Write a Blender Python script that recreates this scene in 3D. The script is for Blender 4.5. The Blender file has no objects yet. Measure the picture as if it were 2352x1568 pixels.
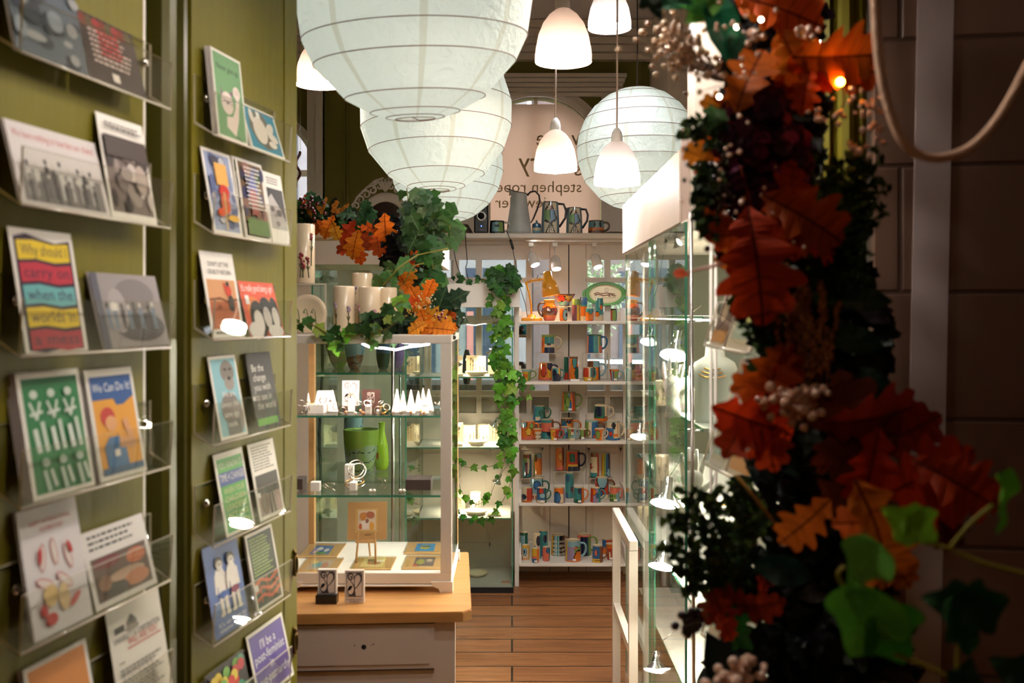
import bpy, bmesh, math, random
import numpy as np
from mathutils import Vector, Matrix
sc = bpy.context.scene
COL = sc.collection
random.seed(7)
PI = math.pi
F = 2287.0; CX = 1176.0; HY = 721.0; H = 1.4
# ---------------- camera, world, exposure
cam_d = bpy.data.cameras.new('camera'); cam = bpy.data.objects.new('camera', cam_d); COL.objects.link(cam)
cam.location = (0, 0, H); cam.rotation_euler = (PI/2, 0, 0)
cam_d.sensor_width = 36; cam_d.lens = 36*F/2352; cam_d.shift_y = -63/2352
cam_d.clip_start = .05; cam_d.clip_end = 200
cam_d.dof.use_dof = True; cam_d.dof.focus_distance = 4.0; cam_d.dof.aperture_fstop = 5.0
sc.camera = cam
sc.view_settings.view_transform = 'Standard'; sc.view_settings.look = 'None'
sc.view_settings.gamma = 1; sc.view_settings.exposure = 1.0
sc.view_settings.use_curve_mapping = False
sc.cycles.use_denoising = True
sc.cycles.max_bounces = 10; sc.cycles.transparent_max_bounces = 40
sc.cycles.diffuse_bounces = 4; sc.cycles.glossy_bounces = 4; sc.cycles.transmission_bounces = 8
sc.cycles.sample_clamp_indirect = 4.0
sc.cycles.caustics_reflective = False; sc.cycles.caustics_refractive = False

def lin(c):
    return tuple(((v/255)/12.92 if v/255 <= .04045 else ((v/255+.055)/1.055)**2.4) for v in c[:3]) + (1,)

w = bpy.data.worlds.new('world'); sc.world = w; w.use_nodes = True
nt = w.node_tree; nt.nodes.clear()
tc = nt.nodes.new('ShaderNodeTexCoord'); sep = nt.nodes.new('ShaderNodeSeparateXYZ')
rp = nt.nodes.new('ShaderNodeValToRGB'); bg = nt.nodes.new('ShaderNodeBackground'); wo = nt.nodes.new('ShaderNodeOutputWorld')
nt.links.new(tc.outputs['Generated'], sep.inputs[0]); nt.links.new(sep.outputs['Z'], rp.inputs[0])
nt.links.new(rp.outputs[0], bg.inputs[0]); nt.links.new(bg.outputs[0], wo.inputs[0])
e = rp.color_ramp.elements; e[0].position = .3; e[0].color = (.40, .40, .41, 1); e[1].position = .8; e[1].color = (.74, .75, .78, 1)
bg.inputs[1].default_value = 5.5

# ---------------- materials
MATS = {}
def mat(name, col, rough=.5, metal=0, noise=0, nscale=8, bump=0, bscale=60, spec=.5, coat=0, emit=None, estr=0, stretch=None):
    if name in MATS: return MATS[name]
    m = bpy.data.materials.new(name); m.use_nodes = True; n = m.node_tree; b = n.nodes['Principled BSDF']
    c = lin(col); b.inputs['Base Color'].default_value = c; b.inputs['Roughness'].default_value = rough; b.inputs['Metallic'].default_value = metal
    b.inputs['Specular IOR Level'].default_value = spec; b.inputs['Coat Weight'].default_value = coat
    t = n.nodes.new('ShaderNodeTexCoord'); src = t.outputs['Object']
    if stretch:
        mp = n.nodes.new('ShaderNodeMapping'); mp.inputs['Scale'].default_value = stretch; n.links.new(src, mp.inputs[0]); src = mp.outputs[0]
    if noise:
        nz = n.nodes.new('ShaderNodeTexNoise'); nz.inputs['Scale'].default_value = nscale; nz.inputs['Detail'].default_value = 6
        n.links.new(src, nz.inputs[0]); mx = n.nodes.new('ShaderNodeMix'); mx.data_type = 'RGBA'; mx.blend_type = 'MULTIPLY'
        mx.inputs[0].default_value = 1; mx.inputs[6].default_value = c
        r = n.nodes.new('ShaderNodeValToRGB'); n.links.new(nz.outputs[0], r.inputs[0])
        r.color_ramp.elements[0].position = .3; r.color_ramp.elements[0].color = (1-noise,)*3+(1,); r.color_ramp.elements[1].position = .7
        n.links.new(r.outputs[0], mx.inputs[7]); n.links.new(mx.outputs[2], b.inputs['Base Color'])
    if bump:
        nb = n.nodes.new('ShaderNodeTexNoise'); nb.inputs['Scale'].default_value = bscale; n.links.new(src, nb.inputs[0])
        bp = n.nodes.new('ShaderNodeBump'); bp.inputs['Strength'].default_value = bump; bp.inputs['Distance'].default_value = .01
        n.links.new(nb.outputs[0], bp.inputs['Height']); n.links.new(bp.outputs[0], b.inputs['Normal'])
    if emit: b.inputs['Emission Color'].default_value = lin(emit); b.inputs['Emission Strength'].default_value = estr
    MATS[name] = m; return m
def vcol(name, rough=.4, spec=.5, coat=0, transl=0, bump=0):
    """material that takes its pigment from the mesh's own colour attribute (glaze, print, petals)"""
    m = bpy.data.materials.new(name); m.use_nodes = True; n = m.node_tree; b = n.nodes['Principled BSDF']
    a = n.nodes.new('ShaderNodeAttribute'); a.attribute_name = 'pigment'
    n.links.new(a.outputs['Color'], b.inputs['Base Color'])
    b.inputs['Roughness'].default_value = rough; b.inputs['Specular IOR Level'].default_value = spec; b.inputs['Coat Weight'].default_value = coat
    if transl:
        tr = n.nodes.new('ShaderNodeBsdfTranslucent'); n.links.new(a.outputs['Color'], tr.inputs[0])
        mx = n.nodes.new('ShaderNodeMixShader'); mx.inputs[0].default_value = transl
        n.links.new(b.outputs[0], mx.inputs[1]); n.links.new(tr.outputs[0], mx.inputs[2]); n.links.new(mx.outputs[0], n.nodes['Material Output'].inputs[0])
    MATS[name] = m; return m
def emis(name, col, s):
    m = bpy.data.materials.new(name); m.use_nodes = True; n = m.node_tree; n.nodes.clear()
    e = n.nodes.new('ShaderNodeEmission'); e.inputs[0].default_value = lin(col); e.inputs[1].default_value = s
    o = n.nodes.new('ShaderNodeOutputMaterial'); n.links.new(e.outputs[0], o.inputs[0]); MATS[name] = m; return m
def glass(name, tint=(250, 255, 252), ior=1.45, rough=0.0, boost=1.0):
    m = bpy.data.materials.new(name); m.use_nodes = True; n = m.node_tree; n.nodes.clear()
    t = n.nodes.new('ShaderNodeBsdfTransparent'); t.inputs[0].default_value = lin(tint)
    g = n.nodes.new('ShaderNodeBsdfGlossy'); g.inputs['Roughness'].default_value = rough
    lw = n.nodes.new('ShaderNodeLayerWeight'); lw.inputs[0].default_value = .5
    pw = n.nodes.new('ShaderNodeMath'); pw.operation = 'POWER'; pw.inputs[1].default_value = 5; n.links.new(lw.outputs['Facing'], pw.inputs[0])
    f = pw; f0 = ((ior-1)/(ior+1))**2
    mu = n.nodes.new('ShaderNodeMath'); mu.operation = 'MULTIPLY_ADD'; mu.inputs[1].default_value = (1-f0)*boost; mu.inputs[2].default_value = f0; mu.use_clamp = True
    mx = n.nodes.new('ShaderNodeMixShader'); o = n.nodes.new('ShaderNodeOutputMaterial')
    n.links.new(f.outputs[0], mu.inputs[0]); n.links.new(mu.outputs[0], mx.inputs[0]); n.links.new(t.outputs[0], mx.inputs[1]); n.links.new(g.outputs[0], mx.inputs[2]); n.links.new(mx.outputs[0], o.inputs[0])
    MATS[name] = m; return m
def paper(name, col, transl=.6, crinkle=.5, trans2=None):
    m = bpy.data.materials.new(name); m.use_nodes = True; n = m.node_tree; n.nodes.clear()
    d = n.nodes.new('ShaderNodeBsdfDiffuse'); tr = n.nodes.new('ShaderNodeBsdfTranslucent'); d.inputs[0].default_value = lin(col); tr.inputs[0].default_value = lin(trans2 or col)
    mx = n.nodes.new('ShaderNodeMixShader'); mx.inputs[0].default_value = transl; o = n.nodes.new('ShaderNodeOutputMaterial')
    t = n.nodes.new('ShaderNodeTexCoord'); nz = n.nodes.new('ShaderNodeTexNoise'); nz.inputs['Scale'].default_value = 26; nz.inputs['Detail'].default_value = 3; nz.inputs['Distortion'].default_value = 1.5
    n.links.new(t.outputs['Object'], nz.inputs[0]); bp = n.nodes.new('ShaderNodeBump'); bp.inputs['Strength'].default_value = crinkle; bp.inputs['Distance'].default_value = .014
    n.links.new(nz.outputs[0], bp.inputs['Height']); n.links.new(bp.outputs[0], d.inputs['Normal']); n.links.new(bp.outputs[0], tr.inputs['Normal'])
    n.links.new(d.outputs[0], mx.inputs[1]); n.links.new(tr.outputs[0], mx.inputs[2]); n.links.new(mx.outputs[0], o.inputs[0]); MATS[name] = m; return m

WHITE = mat('white_paint', (236, 228, 218), .45, noise=.05, nscale=5)
CREAM = mat('cream_paint', (232, 218, 203), .4, noise=.05, nscale=6, bump=.06, bscale=12)
GREEN = mat('olive_gloss_paint', (116, 108, 26), .5, noise=.12, nscale=3, bump=.10, bscale=20, spec=.16, stretch=(3, 3, .5))
DGREEN = mat('dark_olive_paint', (84, 80, 22), .35, noise=.15, nscale=3)
WGREEN = mat('olive_wall_paint', (112, 104, 30), .7, noise=.1, nscale=3)
BLACK = mat('black_plastic', (18, 18, 20), .35)
STEEL = mat('brushed_steel', (190, 188, 184), .25, metal=1)
CHROME = mat('chrome', (230, 230, 230), .08, metal=1)
BRASS = mat('aged_brass', (110, 88, 50), .4, metal=1)
BROWN = mat('brown_stoneware', (78, 58, 46), .5, noise=.2)
CORD = mat('white_cord', (225, 205, 190), .6)
DCORD = mat('dark_cord', (45, 38, 34), .6)
ROPE = mat('pale_rope', (214, 178, 150), .8, bump=.4, bscale=260)
PINE = mat('varnished_pine', (205, 148, 88), .35, noise=.25, nscale=5, stretch=(1, 9, 9), coat=.2)
PINEL = mat('pale_pine', (224, 176, 116), .45, noise=.15, nscale=6, stretch=(1, 1, 6))
GLASS = glass('clear_glass', (252, 255, 254))
GLASST = glass('cabinet_glass', (243, 251, 247))
GEDGE = mat('green_glass_edge', (70, 140, 115), .1, coat=.5)
ACRYL = glass('clear_acrylic', (250, 250, 247), 1.42, 0.02, .6)
AEDGE = mat('acrylic_edge', (226, 216, 196), .15, coat=.5)
GLAZE = vcol('painted_glaze', .12, .6, coat=.6)
PRINT = vcol('printed_card', .45, .12)
FOLI = vcol('foliage', .5, .25, transl=.18)
PETAL = vcol('autumn_leaf', .6, .2, transl=.30)
PAPER = paper('lantern_paper', (236, 240, 232), .55, .7)
PAPER2 = paper('lantern_seam_paper', (222, 222, 208), .5, .3)
SHADE = paper('alabaster_glass', (240, 218, 204), .5, .05, (66, 58, 53))
PORC = mat('white_porcelain', (240, 234, 226), .2, coat=.4)
WIRE = mat('rib_wire', (120, 88, 72), .6)
VELVET = mat('white_acrylic_block', (245, 240, 236), .3)
SILVER = mat('silver', (225, 215, 205), .15, metal=1)
GOLD = mat('gold', (224, 170, 90), .2, metal=1)
CERAM = vcol('cream_ceramic', .22, .5, coat=.3)
BULBW = emis('warm_bulb', (255, 238, 222), 230)
BULBC = emis('cool_bulb', (236, 247, 255), 210)
LBULB = emis('lantern_bulb', (240, 248, 245), 20)
BULBE = emis('entrance_bulb', (255, 244, 232), 130)
SPOTV = emis('vitrine_lamp_face', (255, 228, 200), 95)
SPOTE = emis('spot_lamp_face', (255, 234, 212), 230)

# ---------------- mesh builder
class MB:
    def __init__(s): s.v = []; s.f = []; s.m = []; s.c = []; s.s = []
    def add(s, vs, fs, m=0, c=None, sm=False):
        o = len(s.v); s.v.extend([tuple(v) for v in vs])
        for i, f in enumerate(fs):
            s.f.append(tuple(o+k for k in f)); s.m.append(m if not isinstance(m, list) else m[i])
            s.c.append(c[i] if isinstance(c, list) else c); s.s.append(sm)
        return s
    def box(s, x0, x1, y0, y1, z0, z1, m=0, c=None, M=None):
        vs = [(x, y, z) for x in (x0, x1) for y in (y0, y1) for z in (z0, z1)]
        if M: vs = [M @ Vector(v) for v in vs]
        return s.add(vs, [(0, 1, 3, 2), (4, 6, 7, 5), (0, 4, 5, 1), (2, 3, 7, 6), (0, 2, 6, 4), (1, 5, 7, 3)], m, c)
    def bbox(s, x0, x1, y0, y1, z0, z1, b=.003, m=0, c=None):
        """box with chamfered vertical and horizontal edges"""
        vs = []; 
        def ring(z, i):
            return [(x0+i, y0+b, z), (x0+b, y0+i, z), (x1-b, y0+i, z), (x1-i, y0+b, z), (x1-i, y1-b, z), (x1-b, y1-i, z), (x0+b, y1-i, z), (x0+i, y1-b, z)]
        r = [ring(z0, b), ring(z0+b, 0), ring(z1-b, 0), ring(z1, b)]
        for q in r: vs += q
        fs = [tuple(range(7, -1, -1)), tuple(range(24, 32))]
        for k in range(3):
            for j in range(8): a = k*8+j; bb = k*8+(j+1) % 8; fs.append((a, bb, bb+8, a+8))
        return s.add(vs, fs, m, c)
    def lathe(s, prof, seg=24, m=0, c=None, cf=None, org=(0, 0, 0), sm=True, sx=1, sy=1, M=None):
        n = len(prof); vs = []; fs = []; cs = []
        for r, z in prof:
            for j in range(seg):
                a = 2*PI*j/seg; v = Vector((org[0]+r*sx*math.sin(a), org[1]-r*sy*math.cos(a), org[2]+z)); vs.append(M @ v if M else v)
        for i in range(n-1):
            for j in range(seg):
                a = i*seg+j; b = i*seg+(j+1) % seg
                fs.append((a, b, b+seg, a+seg))
                if cf: cs.append(cf((j+.5)/seg*2*PI, i+.5))
        if prof[0][0] > 1e-6: fs.append(tuple(range(seg-1, -1, -1))) ; cs.append(cs[0] if cs else None)
        return s.add(vs, fs, m, cs if cf else c, sm)
    def tube(s, pts, r, seg=8, m=0, c=None, cap=True, sm=True, closed=False):
        pts = [Vector(p) for p in pts]; n = len(pts); vs = []; fs = []
        up = None
        for i, p in enumerate(pts):
            if closed: t = pts[(i+1) % n]-pts[i-1]
            else: t = pts[min(i+1, n-1)]-pts[max(i-1, 0)]
            if t.length < 1e-9: t = Vector((0, 0, 1))
            t.normalize()
            if up is None: up = Vector((0, 0, 1)) if abs(t.z) < .9 else Vector((1, 0, 0))
            u = up - t*up.dot(t)
            if u.length < 1e-6: u = t.orthogonal()
            u.normalize(); w_ = t.cross(u); up = u
            rr = r[i] if isinstance(r, (list, tuple)) else r
            for j in range(seg):
                a = 2*PI*j/seg; vs.append(p+(u*math.cos(a)+w_*math.sin(a))*rr)
        for i in range(n if closed else n-1):
            for j in range(seg):
                a = i*seg+j; b = i*seg+(j+1) % seg; k = ((i+1) % n)*seg
                fs.append((a, k+j, k+(j+1) % seg, b))
        if cap and not closed: fs.append(tuple(range(seg))); fs.append(tuple(range((n-1)*seg+seg-1, (n-1)*seg-1, -1)))
        return s.add(vs, fs, m, c, sm)
    def cyl(s, p0, p1, r, seg=16, m=0, c=None): return s.tube([p0, p1], r, seg, m, c)
    def prism(s, pts, d, m=0, c=None):
        """pts: list of 3-D points of a planar outline, d: extrusion vector"""
        n = len(pts); d = Vector(d); a = [Vector(p) for p in pts]; vs = a+[p+d for p in a]
        fs = [tuple(range(n-1, -1, -1)), tuple(range(n, 2*n))]+[(i, (i+1) % n, n+(i+1) % n, n+i) for i in range(n)]
        return s.add(vs, fs, m, c)
    def ball(s, c0, r, m=0, c=None, seg=8, rings=5):
        prof = [(r*math.sin(PI*i/rings)+1e-7, -r*math.cos(PI*i/rings)) for i in range(rings+1)]
        return s.lathe(prof, seg, m, c, org=c0)
    def build(s, name, mats, parent=None, loc=(0, 0, 0), world=True, rotz=0):
        if not isinstance(mats, (list, tuple)): mats = [mats]
        org = Vector(loc)
        if parent is not None and world: org = Vector(parent.get('_wl', (0, 0, 0)))
        me = bpy.data.meshes.new(name)
        me.from_pydata([tuple(Vector(v)-org) for v in s.v], [], s.f)
        for m in mats: me.materials.append(m)
        me.polygons.foreach_set('material_index', s.m); me.polygons.foreach_set('use_smooth', s.s)
        if any(c is not None for c in s.c):
            at = me.color_attributes.new('pigment', 'FLOAT_COLOR', 'CORNER')
            arr = np.ones((len(me.loops), 4), dtype=np.float32); k = 0
            for f, c in zip(s.f, s.c):
                if c is not None: arr[k:k+len(f)] = lin(c)
                k += len(f)
            at.data.foreach_set('color', arr.ravel())
        me.update()
        o = bpy.data.objects.new(name, me); COL.objects.link(o)
        if parent is not None: o.parent = parent
        else: o.location = loc
        o['_wl'] = tuple(org)
        return o

def tag(o, label=None, cat=None, group=None, kind=None):
    if label: o['label'] = label
    if cat: o['category'] = cat
    if group: o['group'] = group
    if kind: o['kind'] = kind
    return o
def thing(name, label, cat, loc, group=None):
    o = bpy.data.objects.new(name, None); COL.objects.link(o); o.location = loc; o.empty_display_size = .05
    o['_wl'] = tuple(loc); return tag(o, label, cat, group)
def struct(name, mb, m, loc=(0, 0, 0)): return tag(mb.build(name, m, None, loc), kind='structure')
def X(px, Y): return (px-CX)*Y/F
def Z(py, Y): return H-(py-HY)*Y/F
def P(px, py, Y): return Vector((X(px, Y), Y, Z(py, Y)))

_tc = {}
def text_mesh(s):
    if s in _tc: return _tc[s]
    cu = bpy.data.curves.new('t', 'FONT'); cu.body = s; cu.size = 1; cu.resolution_u = 2
    ob = bpy.data.objects.new('t', cu); me = ob.to_mesh()
    vs = [tuple(v.co) for v in me.vertices]; fs = [tuple(p.vertices) for p in me.polygons]
    ob.to_mesh_clear(); bpy.data.objects.remove(ob); bpy.data.curves.remove(cu)
    w_ = (max(v[0] for v in vs)-min(v[0] for v in vs)) if vs else 0; x0 = min((v[0] for v in vs), default=0)
    _tc[s] = ([(v[0]-x0, v[1]) for v in vs], fs, w_); return _tc[s]
def put_text(mb, s, o, ex, ey, size, col, m=0, align='l', width=None, mirror=False):
    vs, fs, w_ = text_mesh(s)
    k = size; kx = size if width is None else width/max(w_, 1e-6)
    off = 0 if align == 'l' else (-w_*kx/2 if align == 'c' else -w_*kx)
    if mirror: out = [Vector(o)-Vector(ex)*(v[0]*kx+off)+Vector(ey)*v[1]*k for v in vs]
    else: out = [Vector(o)+Vector(ex)*(v[0]*kx+off)+Vector(ey)*v[1]*k for v in vs]
    mb.add(out, fs, m, col)
# ================= THE SHELL
def floor_mat():
    m = bpy.data.materials.new('pine_floorboards'); m.use_nodes = True; n = m.node_tree; b = n.nodes['Principled BSDF']
    t = n.nodes.new('ShaderNodeTexCoord'); br = n.nodes.new('ShaderNodeTexBrick'); n.links.new(t.outputs['Object'], br.inputs[0])
    br.inputs['Scale'].default_value = 1; br.inputs['Brick Width'].default_value = 1.7; br.inputs['Row Height'].default_value = .165; br.inputs['Mortar Size'].default_value = .0045
    br.inputs['Color1'].default_value = lin((178, 122, 76)); br.inputs['Color2'].default_value = lin((150, 98, 60)); br.inputs['Mortar'].default_value = lin((40, 24, 16)); br.offset = .37
    mp = n.nodes.new('ShaderNodeMapping'); mp.inputs['Scale'].default_value = (1.2, 14, 1); n.links.new(t.outputs['Object'], mp.inputs[0])
    nz = n.nodes.new('ShaderNodeTexNoise'); nz.inputs['Scale'].default_value = 3; nz.inputs['Detail'].default_value = 8; nz.inputs['Distortion'].default_value = 1; n.links.new(mp.outputs[0], nz.inputs[0])
    r = n.nodes.new('ShaderNodeValToRGB'); r.color_ramp.elements[0].position = .32; r.color_ramp.elements[0].color = (.5, .42, .36, 1); r.color_ramp.elements[1].position = .62
    mx = n.nodes.new('ShaderNodeMix'); mx.data_type = 'RGBA'; mx.blend_type = 'MULTIPLY'; mx.inputs[0].default_value = .8
    vo = n.nodes.new('ShaderNodeTexVoronoi'); vo.inputs['Scale'].default_value = 5.5; n.links.new(t.outputs['Object'], vo.inputs[0])
    r2 = n.nodes.new('ShaderNodeValToRGB'); r2.color_ramp.elements[0].position = .05; r2.color_ramp.elements[0].color = (.35, .2, .12, 1); r2.color_ramp.elements[1].position = .14
    m2 = n.nodes.new('ShaderNodeMix'); m2.data_type = 'RGBA'; m2.blend_type = 'MULTIPLY'; m2.inputs[0].default_value = .6
    n.links.new(nz.outputs[0], r.inputs[0]); n.links.new(br.outputs[0], mx.inputs[6]); n.links.new(r.outputs[0], mx.inputs[7])
    n.links.new(vo.outputs[0], r2.inputs[0]); n.links.new(mx.outputs[2], m2.inputs[6]); n.links.new(r2.outputs[0], m2.inputs[7])
    n.links.new(m2.outputs[2], b.inputs['Base Color']); b.inputs['Roughness'].default_value = .42
    bp = n.nodes.new('ShaderNodeBump'); bp.inputs['Strength'].default_value = .25; bp.inputs['Distance'].default_value = .01; n.links.new(r.outputs[0], bp.inputs['Height']); n.links.new(bp.outputs[0], b.inputs['Normal'])
    return m
fl = MB(); fl.box(-1.9, 2.4, -1.7, 6.45, -.05, 0); struct('floor', fl, floor_mat())
lob = MB(); lob.box(-1.9, -1.8, -1.6, 1.9, 0, 3.22); lob.box(-1.9, 2.4, -1.7, -1.6, 0, 3.22); lob.box(2.3, 2.4, -1.6, 1.75, 0, 3.22); lob.box(1.2, 2.4, 1.72, 1.8, 0, 3.22)  # unseen walls round the camera, added to keep sky light off the foreground
struct('wall_added_lobby', lob, mat('added_lobby_wall', (70, 56, 48), .8))
ce = MB(); ce.box(-1.9, 2.4, -1.7, 6.6, 3.22, 3.3); struct('ceiling', ce, mat('ceiling_paint', (205, 192, 184), .8, noise=.04))  # its end over the camera is added, shutting out the sky
g = MB(); g.box(-1.9, -1.8, 1.9, 6.4, 0, 3.22); struct('wall_left', g, WGREEN)
g = MB(); g.box(1.15, 1.25, 1.75, 6.4, 0, 3.22); struct('wall_right', g, CREAM)
# street wall (olive) with arched windows above and the shopfront opening below
YW = 6.32
def arch_section(mb, x0, x1, cx, r, zs, z1, y0, y1, z0):
    """wall piece between x0..x1, z0..z1 with an arched hole of radius r whose springing is zs (hole open down to z0)"""
    n = 20; arc = [(cx+r*math.cos(PI-PI*i/n), zs+r*math.sin(PI-PI*i/n)) for i in range(n+1)]
    arc = [(cx-r, z0)]+arc+[(cx+r, z0)]
    top = [(max(x0, min(x1, a[0] if 0 < i < len(arc)-1 else a[0])), z1) for i, a in enumerate(arc)]
    for i in range(1, len(arc)-2):
        a, b = arc[i], arc[i+1]
        mb.prism([(a[0], y0, a[1]), (b[0], y0, b[1]), (b[0], y0, z1), (a[0], y0, z1)], (0, y1-y0, 0))
    if cx-r > x0: mb.box(x0, cx-r, y0, y1, z0, z1)
    if cx+r < x1: mb.box(cx+r, x1, y0, y1, z0, z1)
AX, AR, AZ = X(1231, YW), .415, Z(372, YW)
BX = X(600, YW); BR = .33; BZ = Z(395, YW)
g = MB()
arch_section(g, -.75, 1.25, AX, AR, AZ, 3.22, YW, YW+.12, 1.87)
arch_section(g, -1.9, -.75, BX, BR, BZ, 3.22, YW, YW+.12, 1.87)
g.box(-1.9, 1.25, YW, YW+.12, 0, .55)
g.box(-1.9, -1.45, YW, YW+.12, .55, 1.87); g.box(1.05, 1.25, YW, YW+.12, .55, 1.87)
struct('wall_back', g, WGREEN)
# white arched architraves, lintel mouldings
def architrave(cx, r, zs, zb, wd, name, pedi=None):
    g = MB(); n = 24; y0 = YW-.035
    prof = [(r, 0), (r, -.02), (r+wd*.45, -.03), (r+wd*.5, -.012), (r+wd, -.02), (r+wd, 0)]
    pts = []
    path = [(-1, zb)]+[(a, None) for a in np.linspace(PI, 0, n)]+[(1, zb)]
    rows = []
    for k, (a, z) in enumerate(path):
        row = []
        for rr, dy in prof:
            if z is not None: row.append((cx+a*rr, YW+dy, zb))
            else: row.append((cx+rr*math.cos(a), YW+dy, zs+rr*math.sin(a)))
        rows.append(row)
    vs = [p for r_ in rows for p in r_]; m_ = len(prof)
    fs = [(i*m_+j, i*m_+j+1, (i+1)*m_+j+1, (i+1)*m_+j) for i in range(len(rows)-1) for j in range(m_-1)]
    g.add(vs, fs)
    return g
g = architrave(AX, AR, AZ, 1.87, .075, 'a')
z0, z1 = Z(215, YW-.1), Z(165, YW-.1)
xa, xb = X(1075, 6.25), X(1441, 6.2)
for k in range(5):
    za = z0+(z1-z0)*k/5; g.box(xa, xb-.01*(4-k), YW-.03-.014*k, YW, za, z0+(z1-z0)*(k+1)/5-.004)
g.box(xa, xa+.14, YW-.03, YW, 1.87, z0)
g.box(X(1385, 6.2), xb-.02, YW-.03, YW, 1.87, z0)
struct('trim_1', g, CREAM)
g = architrave(BX, BR, BZ, 1.87, .06, 'b')
xl, xr_ = X(690, 6.2), X(745, YW); g.box(xr_-.10, xr_, YW-.05, YW, 1.87, 2.85); g.box(xr_-.04, xr_+.0, YW-.075, YW, 1.87, 2.85)
g.box(BX-.45, xr_, YW-.06, YW, 2.85, 2.93)
struct('trim_2', g, WHITE)
g = MB()   # cornice round the back wall
for k in range(5): g.box(-1.8, 1.15, YW-.06-.03*k, YW, 3.0+.044*k, 3.0+.044*(k+1)-.004)
struct('trim_3', g, CREAM)
# moulding strips on the olive wall
g = MB()
for px in (790, 797, 1475): g.box(X(px, YW), X(px, YW)+.012, YW-.012, YW, 1.9, 3.0)
struct('trim_4', g, WGREEN)
# white boxed pilaster at right
g = MB(); xa = X(1533, 5.6); g.box(xa, 1.15, 5.6, YW, 0, 3.22); g.box(xa+.07, xa+.078, 5.592, 5.6, 0, 3.2); g.box(xa+.12, xa+.16, 5.585, 5.6, 0, 3.2)
struct('trim_5', g, CREAM)
# shopfront frame and panes
g = MB()
for px in (980, 1043, 1100, 1215, 1330, 1395, 1452):
    g.box(X(px, YW)-.02, X(px, YW)+.02, YW, YW+.06, .55, 1.87)
g.box(-1.45, 1.05, YW, YW+.06, 1.80, 1.87); g.box(-1.45, 1.05, YW-.02, YW+.08, .5, .56); g.box(-1.45, 1.05, YW, YW+.05, 1.36, 1.39)
gp = MB(); gp.box(-1.45, 1.05, YW+.02, YW+.026, .56, 1.80)
wf = struct('window_1', g, CREAM); gp.build('pane', GLASS, wf)
g = MB(); n = 16   # sash bars of arched windows
g.box(AX-.012, AX+.012, YW+.05, YW+.08, 1.87, AZ+AR); struct('window_2', g, CREAM)
g = MB(); g.box(BX-AR, BX+BR, YW+.05, YW+.08, BZ-.02, BZ+.02); g.box(BX-.012, BX+.012, YW+.05, YW+.08, 1.87, BZ+BR); struct('window_3', g, CREAM)

# roller blind with mirrored lettering, hanging in the arch
t = thing('window_blind', 'pale blind with gold mirrored lettering filling the arched back window', 'blind', (AX, YW+.02, 1.87))
g = MB(); zt = Z(237, YW); hw = lambda z: AR-.004 if z <= AZ else math.sqrt(max(0, (AR-.004)**2-(z-AZ)**2))
zs_ = list(np.linspace(1.88, zt, 26)); left = [(AX-hw(z), YW+.03, z) for z in zs_]; right = [(AX+hw(z), YW+.03, z) for z in reversed(zs_)]
g.prism(left+right, (0, .004, 0), 0)
bl = g.build('fabric', paper('blind_fabric', (240, 222, 206), .5, 0), t)
s_ = YW/F
GOLDC = (190, 168, 120)
def btxt(s, px, py, hpx):   # right-hand end px (text reads right to left)
    g = MB(); put_text(g, s, (X(px, YW), YW+.0255, Z(py, YW)), (1, 0, 0), (0, 0, 1), hpx*s_, GOLDC, mirror=True); g.build('lettering', mat('gold_vinyl', (186, 164, 116), .6), t)
btxt('w gre', 1350, 332, 52); btxt('s', 1335, 402, 50); btxt('ry', 1238, 390, 62); btxt('stephen roper', 1336, 440, 37); btxt('jeweller', 1256, 476, 37)

# panelled partition behind the rack (old glazed shutters)
YP = 5.42; g = MB()
yb = YP+.04
cols = [(930, 975), (990, 1042), (1054, 1094), (1106, 1180), (1187, 1209), (1221, 1261), (1349, 1389), (1401, 1437), (1449, 1490), (1502, 1550)]
rows = [(596, 637), (649, 735), (745, 897), (911, 948)]
xs0, xs1 = -1.35, X(1575, YP)
zt, zb_ = Z(552, YP), Z(956, YP)
# stiles
prev = xs0
for (a, b) in cols:
    g.box(prev, X(a, YP), YP, yb, Z(948, YP), zt); prev = X(b, YP)
g.box(prev, xs1, YP, yb, Z(948, YP), zt)
for (a, b) in cols:
    ra, rb = X(a, YP), X(b, YP); zp = zt
    for (ya, yb2) in rows:
        g.box(ra, rb, YP+.004, yb-.004, Z(ya, YP), zp); zp = Z(yb2, YP)
    # bead round each pane
    for (ya, yb2) in rows:
        zA, zB = Z(ya, YP), Z(yb2, YP)
        g.box(ra-.008, ra, YP-.006, YP, zB-.008, zA+.008); g.box(rb, rb+.008, YP-.006, YP, zB-.008, zA+.008)
        g.box(ra, rb, YP-.006, YP, zA, zA+.008); g.box(ra, rb, YP-.006, YP, zB-.008, zB)
g.box(xs0, xs1, YP, yb, 0, Z(948, YP))
def raised(x0, x1, z0, z1):
    for k, (i, d) in enumerate([(0, .010), (.012, .004), (.03, .012)]):
        if k == 0:
            g.box(x0, x1, YP-d, YP, z1-.012, z1); g.box(x0, x1, YP-d, YP, z0, z0+.012); g.box(x0, x0+.012, YP-d, YP, z0, z1); g.box(x1-.012, x1, YP-d, YP, z0, z1)
        if k == 2: g.box(x0+i, x1-i, YP-.006, YP, z0+i, z1-i)
for (a, b) in ((1045, 1128), (1190, 1248), (1350, 1428), (1440, 1500)):
    raised(X(a, YP), X(b, YP), Z(1250, YP), Z(1028, YP))
raised(X(940, YP), X(1030, YP), Z(1250, YP), Z(1028, YP))
tw = struct('wall_partition', g, CREAM)
g = MB()
for px in (1306.5,): g.box(X(px, YP)-.003, X(px, YP)+.003, YP-.0015, YP+.001, 0, zt)
for px in (1346, 1263): g.box(X(px, YP)-.001, X(px, YP)+.001, YP-.0012, YP+.001, 0, zt)
g.build('joint_gap', mat('gap_dark', (60, 44, 34), .9), tw)
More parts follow.
